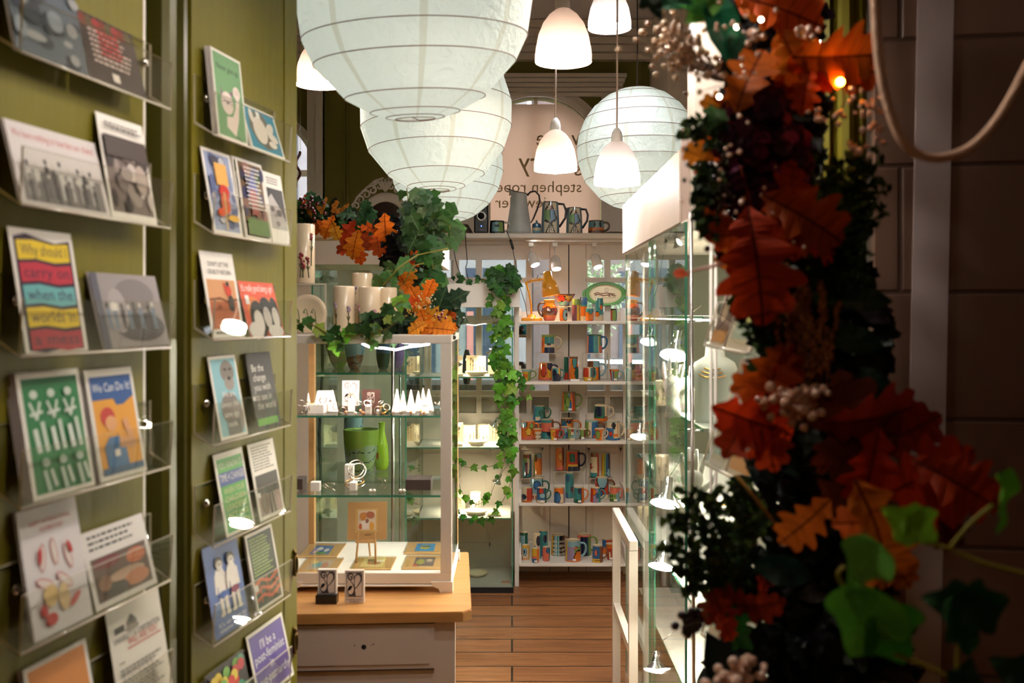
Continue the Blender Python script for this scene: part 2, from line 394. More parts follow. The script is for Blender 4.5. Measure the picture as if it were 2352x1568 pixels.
g = MB(); g.box(xs0, xs1, YP+.018, YP+.022, Z(948, YP), zt); g.build('pane', GLASS, tw)
g = MB()
# frosted lowest panes
for (a, b) in cols: g.box(X(a, YP), X(b, YP), YP+.023, YP+.025, Z(948, YP), Z(911, YP))
g.build('obscured_pane', mat('obscured_glass', (176, 156, 138), .35, noise=.2, nscale=12), tw)
# deep plate shelf on top of the partition
ZS = Z(536.5, YP-.12)
g = MB(); g.bbox(xs0, xs1, YP-.17, YP+.30, ZS-.028, ZS, .004); g.box(xs0, xs1, YP-.03, YP, ZS-.05, ZS-.028)
sh = tag(g.build('plate_shelf', CREAM), 'long cream shelf above the partition carrying jugs and a loudspeaker', 'shelf')

# items seen through the partition panes
g = MB(); g.box(X(1180, 5.75), X(1215, 5.75), YP+.04, 5.85, Z(772, 5.75), Z(768, 5.75)+.0)
tag(g.build('display_ledge', PINE), 'small brown ledge behind the partition pane left of rack', 'shelf')
g = MB(); zz = Z(768, 5.75)
g.lathe([(.012, 0), (.03, .01), (.04, .035), (.036, .05), (.032, .05), (.03, .02)], 16, c=(24, 22, 26), org=(X(1191, 5.75), 5.75, zz)); tag(g.build('bowl', GLAZE), 'black bowl on brown ledge behind the partition', 'bowl')
g = MB(); g.lathe([(.02, 0), (.024, .03), (.022, .065), (.018, .065), (.016, .02)], 16, c=(20, 170, 190), org=(X(1203, 5.76), 5.76, zz)); tag(g.build('vase', GLAZE), 'turquoise pot on brown ledge behind the partition', 'vase')
t = thing('reflection_tube', 'glowing tube standing in for a bright reflection behind the right partition panes', 'lamp', (X(1410, 5.9), 5.9, Z(831, 5.9)))
g = MB(); g.cyl((X(1350, 5.9), 5.9, Z(831, 5.9)), (X(1475, 5.9), 5.9, Z(831, 5.9)), .011); g.build('tube', emis('reflection_glow', (225, 240, 255), 6), t)  # glow stands in for a bright reflection band across the panes
g = MB(); g.box(X(1345, 5.9), X(1480, 5.9), 5.915, 5.95, Z(831, 5.9)-.02, Z(831, 5.9)+.02); g.build('housing', STEEL, t)
g = MB(); g.box(X(1340, 5.9), X(1500, 5.9), 5.8, 6.1, Z(900, 5.9), Z(858, 5.9)); g.box(X(1340, 5.9), X(1500, 5.9), 6.0, 6.1, 0, Z(858, 5.9))
tag(g.build('steel_counter', STEEL), 'steel topped counter seen through the right partition panes', 'counter')
g = MB(); xx = X(1060, 5.9); g.box(-1.3, X(1215, 5.9), 5.75, 6.2, .0, Z(880, 5.9)); tag(g.build('window_plinth', mat('plinth_grey', (120, 104, 92), .8)), 'grey brown plinth in window behind the partition', 'plinth')
g = MB(); zz = Z(880, 5.9)
for k, (px, r, h, c, nm) in enumerate([(1195, .05, .13, (60, 40, 30), 'dark brown'), (1072, .03, .20, (70, 64, 66), 'charcoal'), (1150, .045, .1, (150, 150, 150), 'grey'), (1236, .035, .12, (190, 190, 186), 'pale')]):
    g = MB(); g.lathe([(r*.6, 0), (r, h*.35), (r*.8, h*.8), (r*.5, h), (r*.4, h), (r*.5, h*.5)], 16, c=c, org=(X(min(px, 1208), 5.85), 5.85, zz))
    tag(g.build('pot', GLAZE), nm+' pot standing on the plinth behind the partition panes', 'pot', 'pots behind the partition')
# street outside
for (nm, x0, x1, y, z1, c, lab) in [('stone_building', -4.5, .2, 13, 9, (128, 126, 126), 'grey stone building across the street, left through the panes'), ('brick_building', .3, 5, 14, 8, (128, 112, 108), 'brownish building across the street, right through the panes')]:
    t = thing(nm, lab, 'building', ((x0+x1)/2, y, 0)); g = MB(); g.box(x0, x1, y, y+2, 0, z1); g.build('facade', mat(nm+'_wall', c, .9, noise=.3, nscale=2), t)
    for i in range(5):
        for j in range(3):
            xw = x0+.3+i*.9; g = MB(); g.box(xw, xw+.5, y-.02, y+.02, .6+j*2.2, 2.0+j*2.2); g.build('window', mat('dark_window', (52, 60, 74), .15), t)
g = MB(); g.box(-8, 8, 6.5, 16, -.15, -.1); tag(g.build('street_ground', mat('asphalt', (90, 90, 94), .9, noise=.2)), kind='structure')
g = MB(); g.box(X(1072, 11), X(1086, 11), 11, 11.2, 0, Z(715, 11)); tag(g.build('red_hoarding', mat('red_board', (176, 108, 100), .7)), 'red board out in the street behind left panes', 'board')
g = MB(); rnd = random.Random(3)
t = thing('street_tree', 'green tree in the street seen through the right panes', 'tree', (X(1372, 9), 9, 0))
g.cyl((X(1372, 9), 9, 0), (X(1372, 9), 9, 1.6), .05); g.build('trunk', BROWN, t); g = MB()
for k in range(700):
    a, b_ = rnd.uniform(0, 2*PI), rnd.uniform(-1, 1); r = .34*rnd.random()**.4
    c0 = Vector((X(1372, 9)+r*math.cos(a)*math.sqrt(1-b_*b_), 9+r*math.sin(a)*math.sqrt(1-b_*b_), 1.6+r*b_*1.3)); d = Vector((rnd.uniform(-1, 1), rnd.uniform(-1, 1), rnd.uniform(-1, 1)))*.03; e_ = d.orthogonal().normalized()*.016
    g.add([c0-d, c0+e_, c0+d, c0-e_], [(0, 1, 2, 3)], 0, rnd.choice([(120, 138, 96), (90, 110, 76), (150, 164, 130)]))
g.build('crown', FOLI, t)
# ================= LAMPS OVERHEAD
ZC = 3.22
def pendant(px, pyt, pyb, wpx, bulb, label, dia=.16, y=None, ztop=None):
    """bell glass pendant; pyt/pyb: top and rim of the glass in the photo"""
    Y = y or dia*F/wpx; x = X(px, Y); zr = Z(pyb, Y); hgt = dia*.94; zt = zr+hgt
    t = thing('pendant_lamp', label, 'lamp', (x, Y, zt+.035), 'bell glass pendant lamps')
    g = MB(); R = dia/2
    prof = [(R*.985, 0), (R*.995, .004), (R, .02), (R*.97, .25*hgt), (R*.88, .5*hgt), (R*.72, .72*hgt), (R*.5, .88*hgt), (R*.28, .97*hgt), (R*.2, hgt)]
    prof = [(r, z) for r, z in prof]
    n = len(prof); vs = []; g.lathe(prof, 40, org=(x, Y, zr)); g.f = [f for f in g.f if len(f) == 4]; g.m = g.m[:len(g.f)]; g.c = g.c[:len(g.f)]; g.s = g.s[:len(g.f)]
    g.build('lamp_shade', SHADE, t)
    g = MB(); g.lathe([(R*.20, hgt-.02), (R*.24, hgt), (R*.24, hgt+.014), (R*.20, hgt+.03), (R*.10, hgt+.042), (0.003, hgt+.045)], 20, org=(x, Y, zr)); g.build('lamp_holder', PORC, t)
    rb = .034
    g = MB(); g.ball((x, Y, zr+.022), rb, seg=20, rings=12); g.build('bulb', bulb, t)
    g = MB(); g.lathe([(rb*.5, .022+rb*.86), (rb*.42, .022+rb*1.5), (.014, hgt-.02)], 12, org=(x, Y, zr)); g.build('bulb_neck', PORC, t)
    g = MB(); g.tube([(x, Y, zt+.04), (x+.0015, Y, zt+.5), (x-.001, Y, ZC-.02)], .0032, 8); g.build('cord', CORD, t)
    g = MB(); g.lathe([(.035, -.02), (.045, -.015), (.045, 0)], 20, org=(x, Y, ZC)); g.build('ceiling_rose', PORC, t)
    return t
pendant(1294, 20, 143, 131, BULBW, 'larger warm white bell pendant lamp, upper one above the blind, left of two')
pendant(1400, -25, 66, 100, BULBC, 'cool white bell pendant lamp cut by the top edge')
pendant(1276, 305, 392, 100, BULBW, 'warm bell pendant lamp hanging low before the lettered blind')
pendant(1417, 331, 424, 107, BULBC, 'cool bell pendant lamp hanging in front of the right lantern')
pendant(733, 120, 196, 108, BULBW, 'warm bell pendant lamp half hidden by the biggest paper lantern and olive door')
# more of the same row, above the entrance (seen mirrored in the card racks)
for px_, Y_, py_, l_ in ((1350, 1.62, -60, 'warm bell pendant lamp just above the frame by the entrance, right'), (1080, 1.15, -420, 'warm bell pendant lamp high above the entrance, left of the garland'), (1500, 2.1, -90, 'bell pendant lamp above the right cabinet end, out of frame')):
    pendant(px_, 0, py_, 1, BULBE, l_, y=Y_)
def lantern(px, py, rpx, Y, label, tilt, latset, seed, top_open=True):
    rnd = random.Random(seed); R = rpx*Y/F; x = X(px, Y); z = Z(py, Y)
    t = thing('paper_lantern', label, 'lantern', (x, Y, z), 'round paper lanterns')
    lats = latset
    prof = [(R*math.sin(math.radians(a)), -R*math.cos(math.radians(a))*1.02) for a in lats]
    # facetted paper: straight between ribs, slightly sucked in at the seams
    seg = 96; p2 = []
    for i in range(len(prof)-1):
        (r0, z0), (r1, z1) = prof[i], prof[i+1]; nn = 4
        for k in range(nn): q = k/nn; p2.append((r0+(r1-r0)*q, z0+(z1-z0)*q))
    p2.append(prof[-1])
    g = MB(); vs = []; fs = []; ms = []
    for i, (r, zz) in enumerate(p2):
        for j in range(seg):
            a = 2*PI*j/seg; ph = tilt*math.sin(a+seed)*min(1, r/R)
            vs.append((x+r*math.sin(a), Y-r*math.cos(a), z+zz+ph*R*.9))
    for i in range(len(p2)-1):
        for j in range(seg):
            a = i*seg+j; b = i*seg+(j+1) % seg; fs.append((a, b, b+seg, a+seg)); ms.append(1 if j % 12 == (seed % 12) else 0)
    g.add(vs, fs, ms, None, False); g.build('paper_shade', [PAPER, PAPER2], t)
    for i, (r, zz) in enumerate(prof):
        tl = tilt*rnd.uniform(.9, 1.1) if 2 < i < len(prof)-2 else tilt
        pts = [(x+(r+.0008)*math.sin(2*PI*j/72), Y-(r+.0008)*math.cos(2*PI*j/72), z+zz+tilt*math.sin(2*PI*j/72+seed)*min(1, r/R)*R*.9) for j in range(72)]
        g = MB(); g.tube(pts, .0011, 5, closed=True); g.build('rib', WIRE, t)
    r, zz = prof[0]; g = MB(); g.tube([(x-r, Y, z+zz), (x-.01, Y, z+zz+.006), (x+.01, Y-.005, z+zz-.004), (x+r, Y, z+zz)], .0011, 5)
    g.tube([(x-.03, Y, z+R*.98), (x-.02, Y, z-R*.4), (x+.02, Y, z-R*.4), (x+.03, Y, z+R*.98)], .0012, 5); g.build('wire_frame', WIRE, t)
    g = MB(); g.ball((x, Y, z-R*.18), .035, seg=16, rings=10); g.build('bulb', LBULB, t)
    g = MB(); g.cyl((x, Y, z-R*.18+.03), (x, Y, z-R*.18+.09), .016); g.build('lamp_holder', PORC, t)
    g = MB(); g.tube([(x, Y, z-R*.18+.09), (x+.002, Y, z+R+.2), (x, Y, ZC)], .0026, 6); g.build('cord', DCORD, t)
    g = MB(); g.lathe([(.035, -.02), (.04, -.012), (.04, 0)], 20, org=(x, Y, ZC)); g.build('ceiling_rose', PORC, t)
    return t
LA = [9.5, 14, 22, 36, 58, 71, 92, 112, 130, 146, 160, 170]
lantern(954, 0, 272, 2.1, 'biggest and nearest white paper lantern, cut by the top of the picture', -.11, LA, 2)
lantern(1002, 262, 175, 3.29, 'middle white paper lantern in the row, partly behind the biggest one', -.05, [10, 15, 22, 39, 62, 80, 98, 118, 135, 150, 162, 170], 4)
lantern(1026, 378, 130, 4.43, 'farthest and lowest white paper lantern of the row, above the ivy', -.04, [11, 20, 30, 48, 66, 84, 100, 118, 135, 150, 162, 170], 5)
lantern(1463, 342, 138, 4.16, 'white paper lantern on its own at right behind the cool pendant lamp', .03, [12, 24, 38, 60, 78, 92, 104, 120, 134, 150, 162, 170], 7)
# track with three spot lights under the plate shelf
t = thing('track_rail', 'white lighting track under the long plate shelf', 'rail', (X(1330, 5.33), 5.33, Z(551, 5.33)))
g = MB(); g.bbox(X(1206, 5.33), X(1455, 5.33), 5.315, 5.345, Z(556, 5.33), ZS-.028, .002); g.build('rail', PORC, t)
for px, py, ax, lab in [(1220, 580, .35, 'white spot light on the track, leftmost and aimed right'), (1275, 588, .1, 'white spot light on the track, the middle one aimed down'), (1366, 584, .25, 'white spot light on the track, rightmost of the three')]:
    Y = 5.28; x = X(px, Y); z = Z(py, Y); t = thing('spot_light', lab, 'lamp', (x, Y, z), 'spot lights on the white track')
    g = MB(); zr = Z(556, Y); g.bbox(x-.014, x+.014, Y-.014+.03, Y+.045, zr-.022, zr, .002); g.cyl((x, Y+.03, zr-.02), (x, Y+.02, z-.005), .004); g.build('bracket', PORC, t)
    d = Vector((math.sin(ax), -.45, -1)).normalized(); c0 = Vector((x, Y+.01, z-.005)); M = Matrix.Translation(c0) @ d.to_track_quat('Z', 'Y').to_matrix().to_4x4()
    g = MB(); prof = [(.001, -.004), (.016, -.002), (.023, .006), (.026, .03), (.0265, .072), (.024, .072), (.023, .062)]
    vs = []; g.lathe([(r, zz) for r, zz in prof], 20, M=M); g.build('lamp_head', PORC, t)
    g = MB(); g.add([M @ Vector((.0228*math.cos(k*PI/10), .0228*math.sin(k*PI/10), .065)) for k in range(20)], [tuple(range(20))]); g.build('lamp_face', emis('track_face', (235, 240, 255), 45) if 'track_face' not in MATS else MATS['track_face'], t)

# ================= OLIVE FOLDING DOOR WITH CARD RACKS
D = Vector((.1865, .9825, 0)).normalized(); N = Vector((D.y, -D.x, 0)); O0 = Vector((-.4845, 1.5, 0))
def DP(t, out, z): return Vector((O0.x+D.x*t+N.x*out, O0.y+D.y*t+N.y*out, z))
def t_at(px, out):
    k = (px-CX)/F; ax = O0.x+N.x*out; ay = O0.y+N.y*out
    return (k*ay-ax)/(D.x-k*D.y)
def dbox(mb, t0, t1, o0, o1, z0, z1, m=0):
    vs = [DP(t, o, z) for t in (t0, t1) for o in (o0, o1) for z in (z0, z1)]
    mb.add(vs, [(0, 1, 3, 2), (4, 6, 7, 5), (0, 4, 5, 1), (2, 3, 7, 6), (0, 2, 6, 4), (1, 5, 7, 3)], m)
te = t_at(682, 0)
t_ = thing('door_leaf', 'tall olive green door leaf carrying six card racks, nearer the shop', 'door', DP(.2, 0, 0))
tl0 = t_at(440, 0)
g = MB(); dbox(g, tl0, te, -.04, 0, 0, 3.05); lf = g.build('door_board', GREEN, t_)
g = MB(); dbox(g, te-.062, te-.0605, 0, .0012, 0, 3.05); dbox(g, te-.06, te-.004, 0, .0015, 0, 3.05); g.build('edge_strip', GREEN, t_)
for zz, nm in ((Z(1303, 1.86), 'a'), (Z(1482, 1.86), 'b')):
    g = MB(); tt = te-.02; ring = [DP(tt+.007*math.cos(a), .006, zz+.018*math.sin(a)) for a in np.linspace(0, 2*PI, 20)[:-1]]
    g.tube(ring, .0028, 6, closed=True); g.tube([DP(tt, .001, zz+.03), DP(tt, .006, zz+.02)], .004, 6)
    pts = [DP(tt+.010*math.cos(a), .003, zz-.006+.022*math.sin(a)) for a in np.linspace(0, 2*PI, 20)[:-1]]; g.add(pts, [tuple(range(19))]); g.build('brass_ring_pull', BRASS, t_)
t_ = thing('door_leaf', 'olive green door leaf carrying card racks, nearest at far left', 'door', DP(-.36, 0, 0))
tw_ = t_at(329, 0)
g = MB(); dbox(g, -.62, tw_, -.04, 0, 0, 3.05); g.build('door_board', GREEN, t_)
g = MB(); dbox(g, tw_, tw_+.009, -.036, -.002, 0, 3.05); g.build('white_edge', WHITE, t_)
t_ = thing('door_post', 'dark olive moulded post between the two green door leaves', 'post', DP(-.07, 0, 0))
g = MB(); a, b = t_at(357, -.02), t_at(414, -.02)
prof = [(a, -.05), (a, -.01), (a+.012, -.004), (a+.03, -.004), (a+.036, -.018), (a+.05, -.018), (a+.056, -.006), (b-.008, -.004), (b, -.012), (b, -.05)]
g.prism([DP(p, o, 0) for p, o in prof], (0, 0, 3.05)); g.build('post', DGREEN, t_)

def rack(t0, t1, z, label, screw=True):
    """clear folded acrylic card holder: back plate, sloping base and front lip"""
    t = thing('card_holder', label, 'holder', DP((t0+t1)/2, 0, z), 'clear acrylic card holders on the olive doors')
    sec = [(.001, .092), (.001, .018), (.033, 0), (.037, .064)]; th = .0028
    g = MB()
    def rr(t): return [DP(t, o, z+h) for o, h in sec]
    inner = [(.001+th, .092), (.001+th, .018+th), (.033-th*.7, th*1.1), (.037-th, .064)]
    for t0_, t1_ in ((t0, t1),):
        A = [DP(t0_, o, z+h) for o, h in sec]; B = [DP(t1_, o, z+h) for o, h in sec]; A2 = [DP(t0_, o, z+h) for o, h in inner]; B2 = [DP(t1_, o, z+h) for o, h in inner]
        vs = A+B+A2+B2; fs = []; ms = []
        for i in range(3): fs += [(i, i+1, 5+i, 4+i)]; ms += [0]
        for i in range(3): fs += [(8+i, 12+i, 13+i, 9+i)]; ms += [0]
        for i in range(3): fs += [(i, 8+i, 9+i, i+1), (4+i, 5+i, 13+i, 12+i)]; ms += [1, 1]
        fs += [(0, 4, 12, 8), (3, 11, 15, 7)]; ms += [1, 1]
        g.add(vs, fs, ms)
    g.tube([DP(t0+.001, .033, z+.0005), DP(t1-.001, .033, z+.0005)], .0016, 6, 1)
    g.build('folded_sheet', [ACRYL, AEDGE], t)
    for tt in (t0+.03, t1-.02):
        g = MB(); c = DP(tt, .004, z+.062); q = N.to_track_quat('Z', 'Y').to_matrix().to_4x4(); g.lathe([(.0065, 0), (.0065, .003), (.003, .006), (.0001, .006)], 14, M=Matrix.Translation(c) @ q); g.build('screw', CHROME, t)
    return t
r2z = [1.671, 1.521, 1.360, 1.2005, 1.047, .897, .742]; r1z = [1.683, 1.518, 1.353, 1.188, 1.031, .872]
ordn = ['topmost', 'second', 'third', 'fourth', 'fifth', 'sixth', 'lowest visible']
for i, z in enumerate(r2z): rack(.008, .295, z, ordn[i]+' clear card holder from the top on the farther olive door leaf')
for i, z in enumerate(r1z): rack(-.425, -.115, z, (ordn[i] if i < 5 else 'lowest')+' clear card holder from the top on the nearest olive door leaf')

def card(blpx, brpx, z, hpx, top_out, art, label, stack=1, roll=0, out=.0285, H_=None, lift=.002):
    t0, t1 = t_at(blpx, out), t_at(brpx, out); w_ = t1-t0; p0 = DP(t0, out, 0)
    h = H_ or hpx*p0.y/F/ math.cos(.1)
    BL = DP(t0, out, z+lift+.001); ex = D.copy()
    lean = math.atan2(out-top_out, h); ey = (-N*math.sin(lean)+Vector((0, 0, 1))*math.cos(lean)).normalized()
    nrm = ex.cross(ey)
    if nrm.dot(N) < 0: nrm = -nrm
    if roll: ey2 = ey*math.cos(roll)+ex*math.sin(roll); ex2 = ex*math.cos(roll)-ey*math.sin(roll); ex, ey = ex2, ey2
    g = MB(); hw = h/w_
    th = .0007
    for k in range(stack):
        o = BL - nrm*(k*.0022) + ex*(-.0015*k)
        g.prism([o, o+ex*w_, o+ex*w_+ey*h, o+ey*h], -nrm*th, 0, (236, 230, 222) if k == 0 else (222, 214, 208))
    lay = [0]
    def pt(x, y): return BL+ex*(x*w_)+ey*(y*w_)+nrm*(.00012*(lay[0]+1))
    draw(g, art, pt, lay, hw, w_, BL, ex, ey, nrm)
    o = g.build('greeting_card', PRINT, None, tuple(BL)); tag(o, label, 'card', 'greeting cards in the clear racks'); return o
def draw(g, art, pt, lay, hw, w_, BL, ex, ey, nrm):
    for op in art:
        k = op[0]
        if k == 'bg': x0, y0, x1, y1, c = 0, 0, 1, hw, op[1]; g.add([pt(x0, y0), pt(x1, y0), pt(x1, y1), pt(x0, y1)], [(0, 1, 2, 3)], 0, c)
        elif k == 'r': # rect, y in fraction of height
            x0, y0, x1, y1, c = op[1:]; g.add([pt(x0, y0*hw), pt(x1, y0*hw), pt(x1, y1*hw), pt(x0, y1*hw)], [(0, 1, 2, 3)], 0, c)
        elif k == 'e':
            cx_, cy_, rx, ry, c = op[1:6]; rot = op[6] if len(op) > 6 else 0
            ps = []
            for i in range(18):
                a = 2*PI*i/18; u, v = rx*math.cos(a), ry*math.sin(a)*hw
                ps.append(pt(cx_+u*math.cos(rot)-v*math.sin(rot), cy_*hw+u*math.sin(rot)+v*math.cos(rot)))
            g.add(ps, [tuple(range(18))], 0, c)
        elif k == 'p': g.add([pt(x, y*hw) for x, y in op[1]], [tuple(range(len(op[1])))], 0, op[2])
        elif k == 'l':
            ps, wd, c = op[1:]; 
            for (xa, ya), (xb, yb) in zip(ps[:-1], ps[1:]):
                ya *= hw; yb *= hw; dx, dy = xb-xa, yb-ya; L = math.hypot(dx, dy) or 1; nx, ny = -dy/L*wd/2, dx/L*wd/2
                g.add([pt(xa+nx, ya+ny), pt(xa-nx, ya-ny), pt(xb-nx, yb-ny), pt(xb+nx, yb+ny)], [(0, 1, 2, 3)], 0, c)
        elif k == 't':
            s, x, y, size, c = op[1:6]; al = op[6] if len(op) > 6 else 'l'; wd = op[7]*w_ if len(op) > 7 and op[7] else None
            put_text(g, s, pt(x, y*hw), ex, ey, size*w_, c, 0, al, wd)
        elif k == 'tl': # block of unreadably small text lines
            x0, x1, y0, y1, n, c = op[1:]; rnd = random.Random(int(x0*97+n))
            for i in range(n):
                y = y1-(y1-y0)*i/n; x = x0; xe = x1-(x1-x0)*rnd.uniform(0, .25)
                while x < xe:
                    q = min(xe, x+rnd.uniform(.03, .09)); hh = (y1-y0)/n*.42
                    g.add([pt(x, y*hw), pt(q, y*hw), pt(q, (y-hh)*hw), pt(x, (y-hh)*hw)], [(0, 3, 2, 1)], 0, c); x = q+.018
        elif k == 'figs': # row of standing people, soft greys
            n, y0, y1, c1, c2, seed = op[1:]; rnd = random.Random(seed)
            for i in range(n):
                cx_ = .1+.8*(i+.5)/n+rnd.uniform(-.02, .02); hh = (y1-y0)*rnd.uniform(.85, 1); ww = .42/n; a = rnd.choice((c1, c2)); b = rnd.choice((c1, c2))
                g.add([pt(cx_+u*ww, (y0+v*hh)*hw) for u, v in ((-.5, 0), (-.1, 0), (0, .35), (.15, 0), (.55, 0), (.5, .5), (.75, .7), (.3, .82), (-.35, .82), (-.7, .6), (-.5, .45))], [tuple(range(11))], 0, a)
                g.add([pt(cx_+.4*ww*math.cos(q*PI/5), (y0+hh*.92)*hw+.4*ww*math.sin(q*PI/5)*1.2) for q in range(10)], [tuple(range(10))], 0, (205, 198, 192) if i % 2 else (60, 56, 56))
        lay[0] += 1
GR, DG, LG = (128, 122, 118), (52, 50, 52), (190, 184, 180)
def photo(x0, y0, x1, y1, tones, seed, n=26):
    rnd = random.Random(seed); a = [('r', x0, y0, x1, y1, tones[0])]
    for i in range(n):
        cx_, cy_ = rnd.uniform(x0+.06, x1-.06), rnd.uniform(y0+.06, y1-.06); rx = min(rnd.uniform(.04, .16), cx_-x0, x1-cx_); ry = min(rnd.uniform(.03, .12), cy_-y0, y1-cy_)
        a.append(('e', cx_, cy_, rx, ry, rnd.choice(tones)))
    return a
BW = [(120, 114, 112), (60, 56, 56), (90, 86, 84), (170, 164, 160), (205, 200, 196)]
z = r2z
card(502, 570, z[0], 207, .014, [('r', .05, .03, .95, .97, (118, 160, 116)), ('t', 'Never give up', .14, .79, .135, (50, 60, 50), 'l', .72),
     ('p', [(.2, .6), (.28, .5), (.62, .58), (.52, .44), (.22, .40)], (140, 100, 130)), ('e', .40, .42, .2, .13, (232, 214, 206)), ('p', [(.32, .14), (.6, .06), (.74, .26), (.82, .5), (.72, .56), (.66, .4), (.55, .28), (.34, .26)], (232, 214, 206)),
     ('e', .74, .58, .12, .075, (232, 214, 206)), ('e', .40, .42, .03, .018, (90, 80, 80)), ('l', [(.22, .42), (.58, .46)], .012, (90, 80, 80)), ('l', [(.22, .46), (.58, .41)], .012, (90, 80, 80)), ('l', [(.70, .62), (.70, .55)], .012, (90, 80, 80)), ('l', [(.77, .62), (.77, .55)], .012, (90, 80, 80)), ('l', [(.6, .06), (.78, .02)], .02, (70, 80, 70))],
     'green card with a white cat in a purple hat, topmost rack of farther door', 4)
card(579, 656, z[0], 113, .004, [('r', .05, .05, .95, .95, (62, 140, 168)), ('p', [(.12, .5), (.2, .9), (.6, .9), (.8, .6), (.85, .2), (.5, .1), (.25, .2)], (110, 104, 92)), ('e', .42, .5, .2, .3, (226, 216, 206), .4), ('e', .25, .78, .06, .16, (226, 216, 206)), ('e', .72, .6, .14, .12, (226, 216, 206), .5), ('e', .76, .42, .14, .1, (226, 216, 206), -.2), ('e', .7, .25, .12, .08, (226, 216, 206)), ('r', .4, .78, .5, .92, (240, 240, 236))], 'blue postcard with a white bird, topmost rack of farther door', 2)
card(493, 558, z[1], 203, .004, photo(.06, .04, .94, .96, [(150, 160, 190), (190, 190, 196), (90, 100, 140), (70, 70, 84)], 3)+[('r', .3, .58, .72, .84, (222, 168, 92)), ('e', .52, .5, .18, .09, (190, 50, 40)), ('e', .5, .36, .16, .12, (205, 90, 50)), ('l', [(.42, .05), (.5, .5)], .05, (200, 170, 110)), ('e', .3, .25, .12, .05, (210, 80, 40)), ('e', .7, .2, .2, .04, (220, 170, 60))], 'colour photo card of someone under a yellow placard, second rack of farther door', 1)
card(556, 596, z[1], 190, .006, photo(.06, .04, .94, .96, [(90, 100, 70), (60, 60, 60), (120, 80, 60)], 5), 'photo card mostly hidden behind its neighbour, second rack of farther door', 2, out=.0245)
card(566, 625, z[1], 189, .008, photo(.06, .04, .94, .96, [(110, 86, 64), (70, 90, 60), (60, 60, 90), (140, 100, 90)], 6)+[('p', [(.25, .6), (.5, .9), (.62, .62), (.4, .4)], (80, 90, 160)), ('r', .3, .3, .55, .62, (150, 70, 64)), ('r', .08, .05, .9, .25, (90, 120, 60)), ('tl', .2, .85, .35, .9, 11, (230, 226, 220))], 'photo card with white verse over red and green, second rack of farther door', 2)
card(627, 668, z[1], 167, .008, [('tl', .15, .9, .82, .93, 3, (60, 56, 56)), ('r', .08, .2, .95, .78, (176, 170, 166)), ('p', [(.08, .78), (.95, .78), (.95, .3), (.7, .5), (.3, .7), (.08, .62)], (40, 38, 40)), ('e', .25, .48, .12, .04, (60, 56, 56)), ('e', .6, .44, .14, .05, (60, 56, 56)), ('e', .45, .28, .12, .04, (120, 108, 106)), ('l', [(.42, .48), (.38, .36)], .04, (130, 122, 120))], 'black and white card of half a face, at right end of second rack', 1)
card(489, 563, z[2], 205, .005, [('r', .07, .10, .93, .68, (206, 150, 104)), ('r', .07, .1, .93, .42, (180, 96, 58)), ('t', "DON'T LET THE", .5, .83, .10, (80, 76, 74), 'c', .62), ('t', 'CRUELTY RETURN', .5, .74, .10, (80, 76, 74), 'c', .70), ('l', [(.07, .44), (.4, .46), (.6, .42), (.93, .45)], .03, (120, 50, 34)), ('e', .68, .55, .10, .07, (206, 70, 52)), ('e', .68, .63, .05, .03, (40, 34, 34)), ('l', [(.6, .56), (.56, .64)], .05, (206, 70, 52)), ('e', .72, .4, .09, .1, (60, 46, 44)), ('e', .35, .36, .05, .03, (140, 70, 44)), ('r', .1, .045, .9, .075, (120, 110, 106))], 'card reading do not let the cruelty return with a red figure, third rack', 1)
card(575, 654, z[2], 132, .004, [('bg', (216, 92, 62)), ('t', "It's really good being a girl", .5, .82, .13, (240, 232, 226), 'c', .88), ('e', .3, .5, .2, .22, (220, 124, 60)), ('e', .75, .55, .18, .15, (220, 124, 60)), ('e', .35, .3, .22, .35, (42, 38, 38)), ('e', .62, .4, .2, .32, (42, 38, 38)), ('e', .85, .36, .13, .36, (42, 38, 38)), ('e', .34, .26, .13, .22, (222, 214, 208)), ('e', .6, .34, .11, .2, (206, 198, 194)), ('e', .84, .33, .1, .2, (222, 214, 208)), ('e', .2, .1, .2, .16, (222, 216, 212)), ('e', .75, .08, .22, .12, (222, 216, 212)), ('r', .08, .58, .18, .74, (240, 236, 230))], 'orange red card with three laughing black and white faces, third rack', 1)
card(509, 570, z[3], 196, .004, [('r', .06, .04, .94, .96, (134, 186, 200)), ('e', .6, .8, .25, .14, (128, 120, 116)), ('e', .62, .66, .18, .09, (150, 140, 136)), ('e', .52, .35, .34, .2, (118, 108, 106)), ('e', .75, .25, .2, .2, (140, 130, 126)), ('r', .3, .04, .8, .22, (90, 84, 86)), ('e', .52, .83, .05, .015, (50, 46, 46)), ('e', .7, .83, .05, .015, (50, 46, 46)), ('e', .62, .72, .07, .025, (50, 46, 46)), ('t', 'We are', .5, .50, .15, (240, 236, 232), 'c'), ('t', 'always the', .5, .38, .15, (240, 236, 232), 'c'), ('t', 'same age', .5, .26, .15, (240, 236, 232), 'c'), ('t', 'inside.', .5, .14, .15, (240, 236, 232), 'c')], 'pale blue card with a grey child and words about age inside, fourth rack', 1)
card(593, 647, z[3], 180, .005, [('bg', (58, 54, 54)), ('t', 'Be the', .14, .76, .19, (236, 230, 224)), ('t', 'change', .14, .635, .19, (236, 230, 224)), ('t', 'you wish', .12, .51, .19, (236, 230, 224)), ('t', 'to see in', .12, .385, .19, (236, 230, 224)), ('t', 'the world', .14, .27, .19, (236, 230, 224)), ('r', .04, .06, .88, .15, (110, 176, 70)), ('r', -.0, .39, .09, .45, (240, 238, 236))], 'black card reading be the change with a green strip, fourth rack', 1)
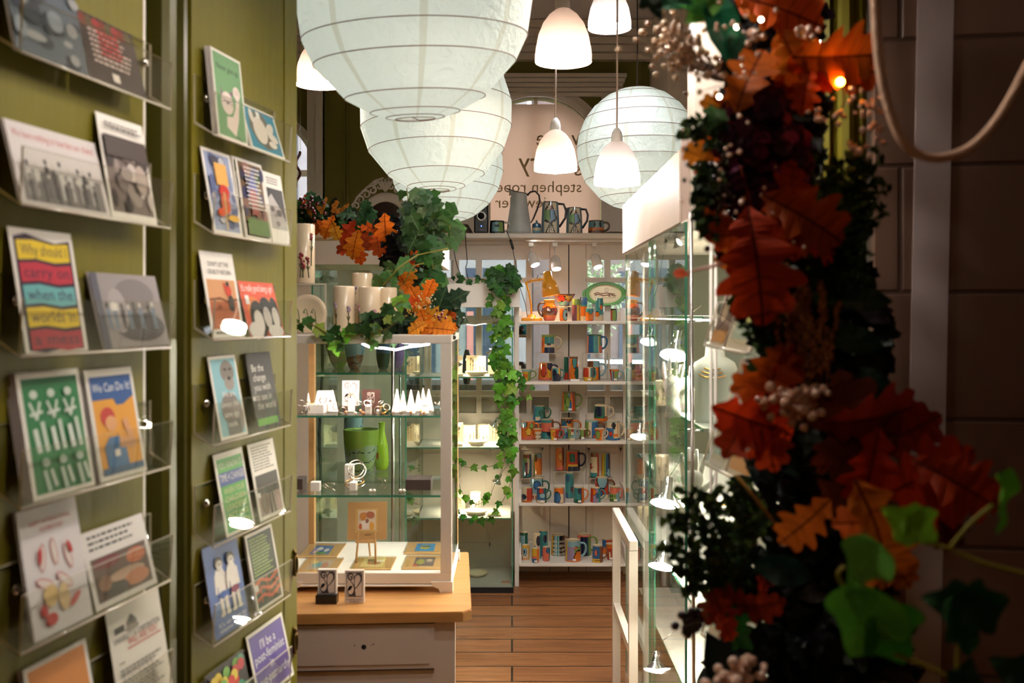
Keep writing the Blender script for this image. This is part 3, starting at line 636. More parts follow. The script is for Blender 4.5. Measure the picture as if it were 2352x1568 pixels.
card(521, 586, z[4], 192, .004, [('r', .07, .04, .94, .93, (84, 156, 80)), ('r', .07, .60, .94, .76, (52, 72, 140)), ('t', 'YOU KNOW IT', .5, .80, .15, (230, 236, 210), 'c', .8), ('t', 'TIME 4 CHANGE', .5, .65, .17, (240, 240, 244), 'c', .8), ('t', 'WHEN YOUR', .5, .5, .13, (216, 230, 160), 'c', .7), ('t', 'CHILDISH', .5, .40, .13, (216, 230, 160), 'c', .7), ('t', 'LEADERS', .5, .30, .13, (216, 230, 160), 'c', .7), ('t', 'ACT LIKE', .5, .2, .13, (216, 230, 160), 'c', .7), ('t', 'CHILDREN', .5, .09, .13, (216, 230, 160), 'c', .7)], 'green hand lettered card with a blue band, fifth rack of farther door', 1)
card(598, 655, z[4], 179, .004, [('tl', .1, .9, .62, .95, 9, (70, 66, 64)), ('r', .08, .05, .93, .58, (170, 150, 144)), ('r', .08, .32, .93, .58, (62, 54, 52)), ('e', .3, .2, .16, .14, (120, 88, 80)), ('l', [(.5, .05), (.5, .34)], .06, (40, 36, 36)), ('l', [(.64, .05), (.6, .34)], .05, (40, 36, 36)), ('e', .8, .15, .1, .1, (190, 160, 160)), ('r', .02, .3, .16, .36, (240, 238, 236))], 'card with typed text above a dark photo, right in fifth rack', 1)
sk = (236, 228, 222)
card(496, 573, z[5], 212, .004, [('bg', (88, 112, 176))]+[q for (cx_, c2) in ((.36, (52, 92, 170)), (.68, (130, 40, 84))) for q in [('e', cx_, .62, .14, .12, sk), ('e', cx_+.02, .50, .11, .1, sk), ('l', [(cx_-.12, .66), (cx_-.15, .46)], .06, sk), ('l', [(cx_+.13, .66), (cx_+.16, .46)], .06, sk), ('l', [(cx_-.05, .42), (cx_-.04, .22)], .09, sk), ('l', [(cx_+.08, .42), (cx_+.10, .22)], .09, sk), ('e', cx_-.06, .22, .07, .02, sk), ('e', cx_+.1, .22, .07, .02, sk), ('e', cx_+.02, .43, .12, .04, c2), ('e', cx_, .78, .11, .07, (54, 34, 34)), ('e', cx_+.01, .755, .09, .055, sk), ('l', [(cx_-.03, .76), (cx_+.06, .76)], .012, (54, 34, 34))]]+[('t', "It's so easy to", .5, .11, .085, (226, 228, 240), 'c', .8), ('t', 'whatever next gap?', .5, .05, .085, (226, 228, 240), 'c', .8)], 'blue card with two cartoon toddlers, sixth rack of farther door', 1)
card(592, 652, z[5], 178, .004, [('r', .06, .04, .94, .96, (56, 60, 52)), ('tl', .12, .85, .42, .92, 12, (170, 196, 110))]+[('l', [(.06, y), (.3, y+.04), (.6, y-.03), (.94, y+.04)], .05, (214, 106, 78)) for y in (.34, .24, .14)]+[('l', [(x, y-.04), (x+.06, y+.05)], .03, (214, 106, 78)) for y in (.34, .24, .14) for x in (.2, .45, .75)]+[('r', -.0, .26, .14, .34, (240, 236, 232))], 'black card with green writing and red barbed wire, sixth rack', 2)
card(500, 586, z[6], 150, .006, [('bg', (50, 40, 44))]+[('e', random.Random(i).uniform(.08, .92), random.Random(i+50).uniform(.1, .9), .09, .09, random.Random(i+9).choice([(206, 56, 48), (120, 170, 80), (222, 196, 70), (80, 150, 120), (190, 60, 70)])) for i in range(46)], 'busy card covered with small coloured badges, lowest rack of farther door', 1)
card(596, 676, z[6], 156, .003, [('r', .05, .05, .95, .95, (92, 70, 158)), ('t', "I'll be a", .5, .70, .15, (240, 238, 246), 'c'), ('t', 'post-feminist', .5, .53, .15, (240, 238, 246), 'c', .8), ('t', 'in', .5, .36, .15, (240, 238, 246), 'c'), ('t', 'post-patriarchy', .5, .19, .15, (240, 238, 246), 'c', .9), ('r', .03, .04, .16, .16, (240, 238, 246))], 'purple card reading that I will be a post feminist, lowest rack', 1)
z = r1z
card(38, 204, z[0], 255, .004, photo(.0, .0, 1, 1, [(92, 100, 108), (60, 66, 74), (130, 138, 146), (150, 150, 150)], 21), 'glossy grey photo card, leftmost in topmost rack of the nearest door', 2)
card(209, 338, z[0], 172, .004, [('bg', (66, 56, 52))]+[('e', .1+i*.11, .88, .07, .09, [(120, 60, 50), (90, 84, 60), (150, 60, 60)][i % 3]) for i in range(8)]+[('tl', .14, .86, .25, .78, 7, (214, 190, 184)), ('tl', .3, .7, .4, .78, 5, (196, 60, 64)), ('r', .4, .08, .52, .2, (226, 214, 206))], 'dark card with white and red writing, topmost rack of the nearest door', 2)
card(51, 256, z[1], 203, .004, [('r', .0, .0, 1, 1, (214, 206, 204)), ('t', 'We have nothing to lose but our chains!', .5, .82, .075, (176, 52, 66), 'c', .9), ('r', .05, .05, .95, .45, (128, 122, 122)), ('figs', 9, .12, .62, (60, 58, 62), (206, 202, 200), 4), ('figs', 11, .05, .42, (74, 70, 72), (110, 104, 106), 9)], 'wide black and white group photo card with red heading, second rack nearest door', 2)
card(258, 362, z[1], 250, .004, photo(.05, .07, .95, .80, [(118, 104, 100), (60, 52, 52), (92, 78, 74), (150, 138, 132), (196, 184, 178)], 31)+[('r', .05, .6, .95, .8, (72, 62, 60)), ('tl', .1, .9, .84, .92, 2, (70, 64, 62)), ('e', .72, .42, .13, .14, (176, 160, 152))], 'tall sepia photo card with caption, right in second rack of the nearest door', 1)
SH = [(228, 196, 50), (190, 54, 72), (110, 176, 180), (228, 196, 50), (176, 50, 70)]; a_ = [('p', [(.05, .02), (.3, .0), (.6, .03), (.94, .02), (.95, .93), (.7, .9), (.45, .93), (.25, .96), (.05, .93)], (56, 42, 60))]
for i, (c, s) in enumerate(zip(SH, ['Why should I', 'carry on', 'when the', 'worlds in', 'a mess'])):
    y1 = .90-i*.18; y0 = y1-.155; a_.append(('p', [(.09, y0), (.35, y0+.015), (.65, y0-.012), (.91, y0+.005), (.91, y1), (.65, y1-.015), (.35, y1+.012), (.09, y1)], c)); a_.append(('t', s, .5, y0+.04, .17, (58, 46, 70), 'c', .72))
card(61, 203, z[2], 298, .004, a_, 'yellow, red and blue striped hand lettered card, third rack nearest door', 1)
card(242, 391, z[2], 183, .004, [('r', 0, 0, 1, 1, (150, 142, 142)), ('r', 0, 0, .1, 1, (88, 88, 100)), ('e', .6, .72, .3, .22, (126, 118, 118)), ('e', .6, .28, .38, .2, (92, 86, 88)), ('e', .3, .5, .14, .3, (164, 156, 156)), ('figs', 8, .25, .62, (84, 80, 84), (120, 132, 150), 12), ('r', .2, .5, .3, .6, (226, 220, 214))], 'grey photo card of people sitting in a row, third rack nearest door', 2)
a_ = [('r', .06, .04, .95, .95, (44, 120, 72)), ('r', .06, .90, .95, .95, (30, 92, 56))]
for i, (cx_, w2) in enumerate(((.22, .1), (.48, .12), (.74, .1))): 
    a_ += [('e', cx_, .82, .06, .035, (200, 214, 200)), ('l', [(cx_-.08, .76), (cx_, .62), (cx_+.08, .76)], .035, (206, 220, 206)), ('l', [(cx_-.05, .55), (cx_-.02, .36)], .07, (210, 222, 210)), ('l', [(cx_+.07, .6), (cx_+.1, .36)], .06, (196, 214, 198)), ('l', [(cx_-.1, .66), (cx_+.1, .68)], .03, (210, 222, 210)),
           ('e', cx_+.04, .28, .06, .035, (180, 204, 188)), ('l', [(cx_, .22), (cx_+.04, .05)], .06, (186, 208, 192)), ('l', [(cx_+.1, .22), (cx_+.15, .08)], .05, (200, 216, 204))]
card(78, 219, z[3], 298, .004, a_, 'green and white print of standing figures, left in fourth rack nearest door', 5)
card(232, 338, z[3], 262, .004, [('r', .07, .05, .94, .93, (228, 158, 52)), ('r', .07, .72, .94, .93, (40, 84, 150)), ('t', 'We Can Do It!', .5, .79, .15, (240, 240, 240), 'c', .8), ('p', [(.5, .72), (.9, .72), (.7, .66), (.55, .66)], (40, 84, 150)), ('e', .33, .56, .15, .09, (196, 60, 52)), ('e', .38, .50, .12, .07, (222, 160, 108)), ('p', [(.2, .05), (.65, .05), (.62, .26), (.5, .38), (.3, .38), (.18, .3)], (62, 110, 162)), ('l', [(.5, .32), (.8, .3)], .13, (222, 160, 108)), ('l', [(.8, .28), (.66, .52)], .11, (222, 160, 108)), ('r', .07, .05, .94, .11, (60, 90, 130)), ('r', .36, .2, .47, .26, (236, 228, 220))], 'yellow card with a blue heading We Can Do It, fourth rack nearest door', 3)
card(80, 213, z[4], 300, .004, [('r', 0, 0, 1, 1, (224, 218, 220)), ('t', 'HAPPY INTERNATIONAL', .52, .86, .075, (186, 50, 56), 'c', .7), ('t', "WOMEN'S DAY", .52, .80, .075, (186, 50, 56), 'c', .4)]+[q for (cx_, cy_, r) in ((.3, .6, -.2), (.5, .62, .1), (.72, .55, .3), (.28, .4, 1.2), (.6, .38, .9)) for q in (('e', cx_, cy_, .055, .11, (188, 66, 70), r), ('e', cx_, cy_, .043, .1, (228, 214, 208), r))]+[('e', .34, .30, .12, .09, (222, 190, 130)), ('e', .55, .25, .09, .11, (224, 196, 150)), ('e', .2, .2, .06, .05, (190, 50, 56)), ('e', .3, .12, .1, .05, (196, 60, 60)), ('e', .72, .2, .12, .03, (196, 90, 90), .5), ('e', .25, .62, .03, .07, (196, 46, 54), -.2), ('e', .75, .62, .03, .06, (196, 46, 54), .4)], 'white card with red fingernail drawing, left in fifth rack nearest door', 2)
card(222, 362, z[4], 182, .004, [('r', 0, 0, 1, 1, (226, 220, 216)), ('r', .06, .08, .94, .64, (96, 72, 66)), ('tl', .08, .92, .70, .93, 3, (66, 60, 60)), ('e', .3, .55, .22, .08, (110, 46, 54)), ('e', .75, .5, .16, .1, (180, 96, 60)), ('e', .55, .32, .3, .07, (206, 170, 150)), ('e', .7, .22, .2, .1, (196, 128, 96)), ('e', .35, .18, .2, .08, (70, 60, 58)), ('e', .2, .3, .1, .1, (150, 110, 90))], 'white card with caption over a brown photo, right in fifth rack nearest door', 1)
card(96, 236, z[5], 255, .004, [('r', .05, 0, .95, .96, (214, 138, 74)), ('e', .6, .3, .34, .34, (44, 30, 32)), ('e', .6, .1, .24, .2, (150, 90, 60))], 'orange portrait card with dark hair, left in lowest rack nearest door', 3)
card(280, 398, z[5], 258, .004, [('bg', (226, 220, 208)), ('e', .42, .80, .10, .065, (124, 116, 104)), ('e', .42, .84, .05, .04, (90, 84, 76)), ('e', .42, .76, .13, .03, (150, 140, 126)), ('r', .1, .76, .28, .82, (70, 66, 60)), ('t', 'UNIVERSITY & CORPORATION', .5, .68, .085, (60, 54, 50), 'c', .86), ('t', 'WILL ARE YOU', .58, .62, .10, (190, 60, 44), 'c', .55), ('l', [(.28, .595), (.92, .595)], .012, (190, 60, 44)), ('l', [(.1, .50), (.2, .50)], .01, (60, 54, 50)), ('tl', .1, .9, .15, .44, 9, (80, 74, 68))], 'cream letter style card with a crest, right in lowest rack nearest door', 1)

t = thing('added_fill_lamp', 'added unseen globe light behind the viewer, brightening the dark right wall', 'lamp', (-.5, -.9, 2.95)); g = MB(); g.ball((-.5, -.9, 2.95), .07, seg=20, rings=12); g.build('globe', emis('fill_glow', (255, 214, 178), 24), t)  # unseen lamp, added to brighten the dark brick wall and foreground
g = MB(); g.cyl((-.5, -.9, 3.01), (-.5, -.9, 3.22), .01); g.build('rod', STEEL, t)
# ================= RACK OF PAINTED POTTERY
YF, YB = 5.12, 5.40
t = thing('pottery_rack', 'white stepped five shelf rack full of painted pottery', 'shelf unit', (X(1315, 5.25), 5.25, 0))
SY = {1: 737, 2: 876, 3: 1013, 4: 1155, 5: 1294}; SZ = {k: Z(v, YF) for k, v in SY.items()}
xL, xR = X(1192, YF), X(1442, YF)
for k in range(1, 6):
    z = SZ[k]; g = MB(); g.bbox(xL, xR, YF, YB, z-.016, z, .002); g.build('shelf', WHITE, t)
    for x, nm in ((xL, 0), (xR-.012, 1)):
        prof = [(YF+.01, 0), (YF+.014, .028), (YF+.035, .040), (YF+.06, .06), (YF+.10, .068), (YB, .068), (YB, 0)]
        g = MB(); g.prism([(x, y, z+h) for y, h in prof], (.012, 0, 0)); g.build('shelf_end', WHITE, t)
    g = MB(); g.box(xL+.012, xR-.012, YB-.012, YB, z, z+.05); g.build('back_lip', WHITE, t)
for x0 in (xL-.022, xR): g = MB(); g.box(x0, x0+.022, YF+.0, YF+.05, 0 if x0 < 0 or 1 else 0, SZ[1]+.07); g.box(x0+.004, x0+.018, YB-.03, YB, 0, SZ[1]+.02); g.box(x0+.006, x0+.016, YF+.05, YB-.03, SZ[3]-.02, SZ[3]+.01); g.build('upright', WHITE, t)

PC = dict(O=(222, 116, 36), R=(192, 58, 36), T=(54, 132, 132), B=(48, 100, 146), N=(24, 34, 66), G=(122, 150, 70), Y=(226, 176, 54), C=(228, 208, 172), L=(132, 174, 182), P=(104, 62, 74), K=(26, 26, 30), S=(222, 112, 88), D=(34, 96, 76), M=(122, 70, 44), V=(150, 132, 160))
PC = {k: tuple(c*.92 for c in v) for k, v in PC.items()}
def paintfn(design, nrow):
    ops = []
    for s in design.split('|'):
        a = s.split(','); ops.append((a[0], [float(q) for q in a[1:-1]] if len(a) > 1 else [], PC[a[-1]] if a[-1] in PC else None))
    base = PC[ops[0][0]]
    def f(a, i):
        x = math.sin(a); fr = math.cos(a) > -.3; v = i/nrow; c = base
        for k, p, col in ops[1:]:
            if k == 'v' and p[0] <= x <= p[1] and (fr): c = col; edge = min(x-p[0], p[1]-x)
            elif k == 'h' and p[0] <= v <= p[1]: c = col
            elif k == 'e' and fr:
                d = math.hypot((x-p[0])/p[2], (v-p[1])/p[3])
                if d < 1: c = col if d < .86 else (30, 26, 28)
            elif k == 'b' and fr and p[0] <= x <= p[1] and p[2] <= v <= p[3]: c = col
            elif k == 'w' and v < p[0]+p[1]*math.sin(p[2]*a+p[3]): c = col
            elif k == 'd' and fr and math.hypot(((x*p[0]) % 1)-.5, (v*p[1]) % 1-.5) < .32 and v < p[2]: c = col
        return c
    return f
def tubec(g, pts, r, c, seg=8): g.tube(pts, r, seg, 0, c)
def pot(kind, xl, xr, yt, yb, hs, hx, Y, design, label, name=None, cat=None, zb=None, group='painted pottery on the white rack', tagp=False, rim=(214, 196, 160), hcol=None):
    R = (xr-xl)*Y/F/2; x = X((xl+xr)/2, Y); zb = Z(yb, Y) if zb is None else zb; h = (yb-yt)*Y/F
    nm = name or {'mug': 'painted_mug', 'cup': 'painted_cup', 'cyl': 'cylinder_vase', 'tum': 'tumbler', 'jug': 'pottery_jug', 'beak': 'pottery_jug'}[kind]; ct = cat or {'mug': 'mug', 'cup': 'cup', 'cyl': 'vase', 'tum': 'tumbler', 'jug': 'jug', 'beak': 'jug'}[kind]
    t = thing(nm, label, ct, (x, Y, zb), group); g = MB()
    q = {'mug': [(1, 0), (1, .04), (.97, .3), (.93, .7), (.9, 1)], 'cyl': [(.94, 0), (1, .05), (1, .5), (.96, .85), (.9, 1)], 'tum': [(.84, 0), (.95, .12), (1, .5), (.98, .8), (.92, 1)],
         'cup': [(.62, 0), (.66, .08), (.74, .4), (.86, .75), (1, 1)], 'jug': [(.6, 0), (.66, .04), (.9, .3), (1, .45), (.92, .62), (.66, .8), (.6, .86), (.68, 1)], 'beak': [(.95, 0), (1, .06), (.98, .3), (.86, .8), (.82, 1)]}[kind]
    q = list(q); m = 26; prof = []
    for i in range(m+1):
        v = i/m
        for (r0, v0), (r1, v1) in zip(q[:-1], q[1:]):
            if v0 <= v <= v1: prof.append((R*(r0+(r1-r0)*(v-v0)/(v1-v0)), h*v)); break
    f = paintfn(design, m)
    g.lathe(prof, 56, org=(x, Y, zb), cf=f)
    ri = prof[-1][0]; th = min(.0035, ri*.15)
    ins = [(ri, h), (ri-th*.5, h+.0015), (ri-th, h)]+[(max(p[0]-th, .003), p[1]) for p in reversed(prof[3:-1:3])]+[(.001, prof[3][1])]
    g.lathe(ins, 40, c=rim, org=(x, Y, zb)); g.lathe([(prof[0][0]*.98, -.0003), (prof[0][0]*1.005, .0025)], 32, c=(90, 50, 34), org=(x, Y, zb))
    if kind == 'beak': 
        g.add([(x-ri*1.45, Y, zb+h*1.02), (x-ri*.75, Y-ri*.6, zb+h*.99), (x-ri*.75, Y+ri*.6, zb+h*.99), (x-ri*.85, Y, zb+h*.70)], [(0, 3, 1), (0, 2, 3)], 0, f(-1.3, 22), True)
    g.build('body', GLAZE, t)
    if hs:
        r_att = R*.9; xx = (hx-(xl+xr)/2)*Y/F; ext = abs(xx); sgn = 1 if hs > 0 else -1; g = MB(); pts = []
        z1, z2 = h*.86, h*.22
        r1 = np.interp(z1, [p[1] for p in prof], [p[0] for p in prof])-th*.6; r2 = np.interp(z2, [p[1] for p in prof], [p[0] for p in prof])-th*.6
        for i in range(15):
            a = PI*i/14; zz = (z1+z2)/2+(z1-z2)/2*math.cos(a)*1.0+ (.08*h*math.sin(a)); r0 = r1+(r2-r1)*i/14
            pts.append((x+sgn*(r0+(ext-r0)*math.sin(a)**.8), Y-.004, zb+zz))
        rr = max(.0034, R*.13); tubec(g, pts, rr, hcol or f(sgn*1.2, 20)); g.build('handle', GLAZE, t)
    if tagp:
        g = MB(); tx = x+R*.1; yy = Y-R*1.0-.0006; g.box(tx-.008, tx+.008, yy-.0004, yy+.004, zb+h*.06, zb+h*.06+.010); g.build('price_label', PORC, t)
    return t
def riser(xa, xb, yt, Y, zb, label):
    """clear acrylic bridge"""
    t = thing('acrylic_riser', label, 'stand', (X((xa+xb)/2, Y), Y, zb), 'clear acrylic risers'); g = MB(); x0, x1 = X(xa, Y), X(xb, Y); zt = Z(yt, Y)-.0005; d = .045
    for (a, b, c, e_) in ((x0, x1, zt-.003, zt), (x0, x0+.003, zb, zt-.003), (x1-.003, x1, zb, zt-.003)): g.box(a, b, Y-d, Y+d, c, e_, 0)
    g.box(x0, x1, Y-d-.0006, Y-d, zt-.0028, zt-.0002, 1); g.box(x0+.0004, x0+.0026, Y-d-.0006, Y-d, zb, zt-.003, 1); g.box(x1-.0026, x1-.0004, Y-d-.0006, Y-d, zb, zt-.003, 1)
    g.build('bridge', [ACRYL, AEDGE], t); return t
def ys(k, py):  # depth of an item standing on shelf k whose foot shows at row py
    return min(YB-.05, max(YF+.02, (H-SZ[k])*F/(py-HY)))
def shelfpot(k, kind, xl, xr, yt, yb, hs, hx, Y, design, label, **kw):
    y = Y or ys(k, yb); return pot(kind, xl, xr, yt, yb, hs, hx, y, design, label, zb=SZ[k], **kw)
# shelf 1
pot('jug', 1243, 1281, 688, 736, -1, 1236, 5.22, 'O|h,.28,.62,P|e,-.3,.5,.5,.2,M|h,.8,1,Y|w,.2,.05,2,1,S', 'round orange and purple jug beside the yellow desk lamp', zb=SZ[1], hcol=(70, 52, 40))
SH1 = [('tum', 1285, 1303.5, 708, 5.2, 'O|e,.5,.5,.75,.5,L|e,.75,.5,.28,.16,N', 'orange tumbler with a blue eye shape on top shelf of the rack'),
 ('cyl', 1313, 1334, 686, 5.22, 'P|v,.15,1,Y|h,.74,1,G|v,.6,.8,M', 'tall purple and yellow cylinder with a green rim, top rack shelf'),
 ('cyl', 1331, 1349, 682, 5.32, 'B|h,.2,.62,O|h,0,.2,C|h,.62,.7,T', 'tall blue over orange cylinder at the back of top rack shelf'),
 ('tum', 1345, 1363.5, 707, 5.17, 'O|h,.68,1,T|e,.2,.68,.5,.14,T|w,.08,.03,3,0,R', 'small orange tumbler with teal top on the top rack shelf'),
 ('cyl', 1367, 1386, 684, 5.21, 'T|h,0,.28,C|e,.4,.6,.35,.12,O|e,-.6,.3,.6,.12,O', 'tall teal cylinder with orange spots on the top rack shelf'),
 ('tum', 1402, 1417.5, 708, 5.2, 'G|v,-1,-.5,R|h,.88,1,K|v,.5,1,D', 'small dark green and red tumbler at the right of top rack shelf')]
for k, a, b, yt, Y, d, l in SH1: pot(k, a, b, yt, 736, 0, 0, Y, d, l, zb=SZ[1])
# conical bowl on a riser
riser(1271, 1320, 703, 5.31, SZ[1], 'clear riser under the conical bowl on top shelf of the rack')
t = thing('conical_bowl', 'wide conical orange and red bowl behind the small tumblers', 'bowl', (X(1295.5, 5.31), 5.31, Z(703, 5.31))); g = MB(); k_ = 5.31/F
fb = paintfn('O|e,-.3,.6,.5,.25,R|e,.5,.7,.5,.2,Y|h,0,.35,T|w,.3,.1,3,1,L|h,.94,1,M', 12)
g.lathe([((9+17.5*i/12)*k_, (27*i/12+1)*k_) for i in range(13)], 56, org=(X(1295.5, 5.31), 5.31, Z(703, 5.31)), cf=fb); g.lathe([(26.5*k_, 28*k_), (25*k_, 28*k_), (8*k_, 3*k_), (.001, 3*k_)], 40, c=(150, 80, 50), org=(X(1295.5, 5.31), 5.31, Z(703, 5.31)))
g.lathe([(10*k_, 0), (10*k_, 1.2*k_), (9*k_, 1.4*k_)], 24, c=(60, 50, 44), org=(X(1295.5, 5.31), 5.31, Z(703, 5.31))); g.build('bowl', GLAZE, t)
# oval green dish leaning at the back
Yd = 5.34; t = thing('oval_dish', 'oval green rimmed dish painted with a leaping dog, propped at back', 'dish', (X(1392, Yd), Yd, Z(703, Yd))); g = MB(); cx_, cz_ = X(1391, Yd), Z(675, Yd); kk = Yd/F
for (ra, rb, ya, yb_, c) in [(0, 33, .0, .0, (232, 214, 176)), (33, 37, .0, -.006, (214, 200, 150)), (37, 46, -.006, -.014, (96, 150, 84)), (46, 48, -.014, -.008, (70, 120, 60))]:
    n = 48; A = [(cx_+ra*kk*math.cos(2*PI*i/n), Yd+.02+ya, cz_+ra*.60*kk*math.sin(2*PI*i/n)) for i in range(n)]; B = [(cx_+rb*kk*math.cos(2*PI*i/n), Yd+.02+yb_, cz_+rb*.58*kk*math.sin(2*PI*i/n)) for i in range(n)]
    if ra == 0: g.add(B, [tuple(range(n))], 0, c)
    else: g.add(A+B, [(i, (i+1) % n, n+(i+1) % n, n+i) for i in range(n)], 0, c, True)
n = 48; B = [(cx_+48*kk*math.cos(2*PI*i/n), Yd+.012, cz_+28*kk*math.sin(2*PI*i/n)) for i in range(n)]; A = [(cx_+34*kk*math.cos(2*PI*i/n), Yd+.03, cz_+20*kk*math.sin(2*PI*i/n)) for i in range(n)]
g.add(A+B, [(i, (i+1) % n, n+(i+1) % n, n+i) for i in range(n)]+[tuple(range(n))], 0, (96, 150, 84), True)
g.build('dish', GLAZE, t); 
for sg in (-1, 1):
    g = MB(); g.tube([(cx_+sg*44*kk, Yd+.01, cz_+10*kk), (cx_+sg*51*kk, Yd+.006, cz_+5*kk), (cx_+sg*51*kk, Yd+.006, cz_-5*kk), (cx_+sg*44*kk, Yd+.01, cz_-10*kk)], .006, 8, 0, (80, 136, 70)); g.build('handle', GLAZE, t)
g = MB(); yy = Yd+.0195
def dl(ps, wd=.0026): g.tube([(cx_+a*kk, yy, cz_+b*kk) for a, b in ps], wd, 5, 0, (122, 62, 40))
dl([(-26, 0), (-18, 4), (-8, 1), (4, 3), (10, 1), (22, 0)]); dl([(-24, -3), (-16, 0), (-4, -4), (6, -2), (10, -6)]); dl([(6, 3), (12, -5)]); dl([(10, 2), (18, -4), (24, -4)]); dl([(-8, -7), (-4, -8), (-5, -10)], .0008); dl([(-2, -9), (24, -8)], .0008)
dl([(3+4*math.cos(a), 10+4*math.sin(a)) for a in np.linspace(0, 2*PI, 12)], .0009); g.build('painted_dog', GLAZE, t)
t = thing('plate_easel', 'small wire easel holding up the oval green dish', 'stand', (cx_, Yd+.03, SZ[1])); g = MB()
for sg in (-1, 1): g.tube([(cx_+sg*.03, Yd-.01, Z(704, Yd)+.012), (cx_+sg*.03, Yd-.01, Z(704, Yd)-.003), (cx_+sg*.03, Yd+.03, Z(704, Yd)-.003), (cx_+sg*.03, Yd+.034, Z(690, Yd))], .0015, 5); g.tube([(cx_+sg*.03, Yd+.03, Z(704, Yd)-.003), (cx_+sg*.03, Yd+.03, SZ[1])], .0015, 5)
g.build('wire', STEEL, t)
# shelf 2
riser(1231, 1294, 809.5, 5.27, SZ[2], 'clear riser under the square patterned mug, left on second rack shelf'); riser(1337.5, 1396, 809.5, 5.27, SZ[2], 'clear riser under the tall blue mug, right on second rack shelf')
pot('mug', 1241.5, 1277, 769, 809.5, 1, 1289, 5.27, 'O|v,-.55,1,C|b,-.5,.8,.5,.9,T|b,-.5,.8,0,.32,N|v,-1,-.6,O|e,-.8,.5,.12,.18,R|h,.9,1,G|b,-.2,.3,.44,.52,K', 'mug with teal, cream and navy blocks raised on the left riser')
pot('mug', 1346.5, 1383.5, 768, 809.5, 1, 1394, 5.27, 'B|v,-.2,.4,T|v,-1,-.75,O|v,.45,.55,C|v,.55,.8,G|b,.5,.95,0,.4,S|h,.92,1,D', 'blue and teal striped mug raised on the right riser')
S2 = [('cup', 1198, 1222, 847, 873, 1, 1231, 5.18, 'G|v,-.9,.2,Y|b,-.9,.2,.3,.6,O|h,.85,1,L', 'small yellow and green cup at left end of second rack shelf, behind ivy'),
 ('mug', 1236, 1270, 830, 870, 1, 1281, 5.24, 'O|v,.3,1,Y|e,-.3,.55,.42,.36,R|e,.75,.85,.55,.3,N|h,0,.15,S', 'orange and yellow mug with a red oval, second rack shelf'),
 ('tum', 1266, 1289, 843, 873, 1, 1296, 5.16, 'T|v,.2,.5,L|v,.4,.8,Y|w,.3,.3,2,1,N|e,-.4,.6,.4,.3,N|v,-1,-.85,O', 'small navy and teal mug in front of the orange one, second rack shelf'),
 ('cyl', 1294.5, 1307, 816, 868, 0, 0, 5.28, 'D|h,0,.3,R|v,.5,1,M', 'narrow green and red cylinder half hidden on second rack shelf'),
 ('cyl', 1306, 1328.5, 816, 870, 0, 0, 5.23, 'O|e,.2,.8,.5,.3,T|e,.7,.3,.55,.28,D|v,-1,-.7,S|h,.94,1,M', 'tall orange cylinder with teal circles, centre of second rack shelf'),
 ('mug', 1347, 1379, 827, 870, 1, 1391, 5.26, 'Y|v,.3,.7,O|v,.7,1,N|e,-.1,.45,.42,.24,N|h,.7,1,L|b,-1,-.1,.7,1,M', 'large yellow mug with a dark blue disc, right on second rack shelf'),
 ('tum', 1339, 1363.5, 841.5, 872, 1, 1368, 5.17, 'R|v,0,.3,C|v,.3,1,T|h,0,.3,Y|v,.6,.8,P', 'small red and teal mug in front of the yellow mug, second rack shelf'),
 ('cup', 1399, 1423, 846, 872, 1, 1431, 5.18, 'L|v,-.1,.7,G|v,-.4,-.1,P|h,.88,1,O|v,-1,-.7,R', 'small green and blue cup at right end of second rack shelf')]
for k, a, b, yt, yb, hs, hx, Y, d, l in S2: pot(k, a, b, yt, yb, hs, hx, Y, d, l, zb=SZ[2], name='painted_mug' if hs and k == 'tum' else None, cat='mug' if hs and k == 'tum' else None, tagp=(a in (1339, 1399)))
g = MB(); g.box(X(1310, 5.15), X(1331, 5.15), 5.145, 5.148, SZ[2], SZ[2]+.011); tag(g.build('price_card', PORC), 'small white price card before the orange cylinder', 'card')
# shelf 3
riser(1286, 1330, 943, 5.33, SZ[3], 'clear riser under the raised red and green mug, middle of third shelf'); riser(1222, 1264, 969, 5.33, SZ[3], 'clear riser behind the jugs, left on third rack shelf'); riser(1360, 1404, 966, 5.33, SZ[3], 'clear riser under the dark green mug, right on third rack shelf')
pot('mug', 1290, 1324, 900, 943, 1, 1336, 5.33, 'G|v,-.2,.1,L|v,.1,.45,O|v,.45,.8,R|e,-.2,.5,.4,.3,G|v,-1,-.75,O|h,.95,1,M|b,.0,.3,0,.5,B', 'raised green and red striped mug at the top of third shelf', tagp=True)
pot('beak', 1224, 1254, 932, 968, 1, 1265, 5.33, 'T|e,.2,.6,.3,.2,D|b,-.6,.1,.1,.35,C|v,.5,1,D|v,-1,-.7,B|w,.15,.1,1,0,B', 'teal jug with a pouring lip, left on third rack shelf')
pot('mug', 1363.5, 1396, 929, 966, 1, 1409, 5.33, 'D|e,-.35,.62,.5,.32,N|h,0,.2,O|v,.5,1,C|e,.7,.1,.4,.2,O|h,.94,1,C', 'raised dark green and navy mug, right on third rack shelf')
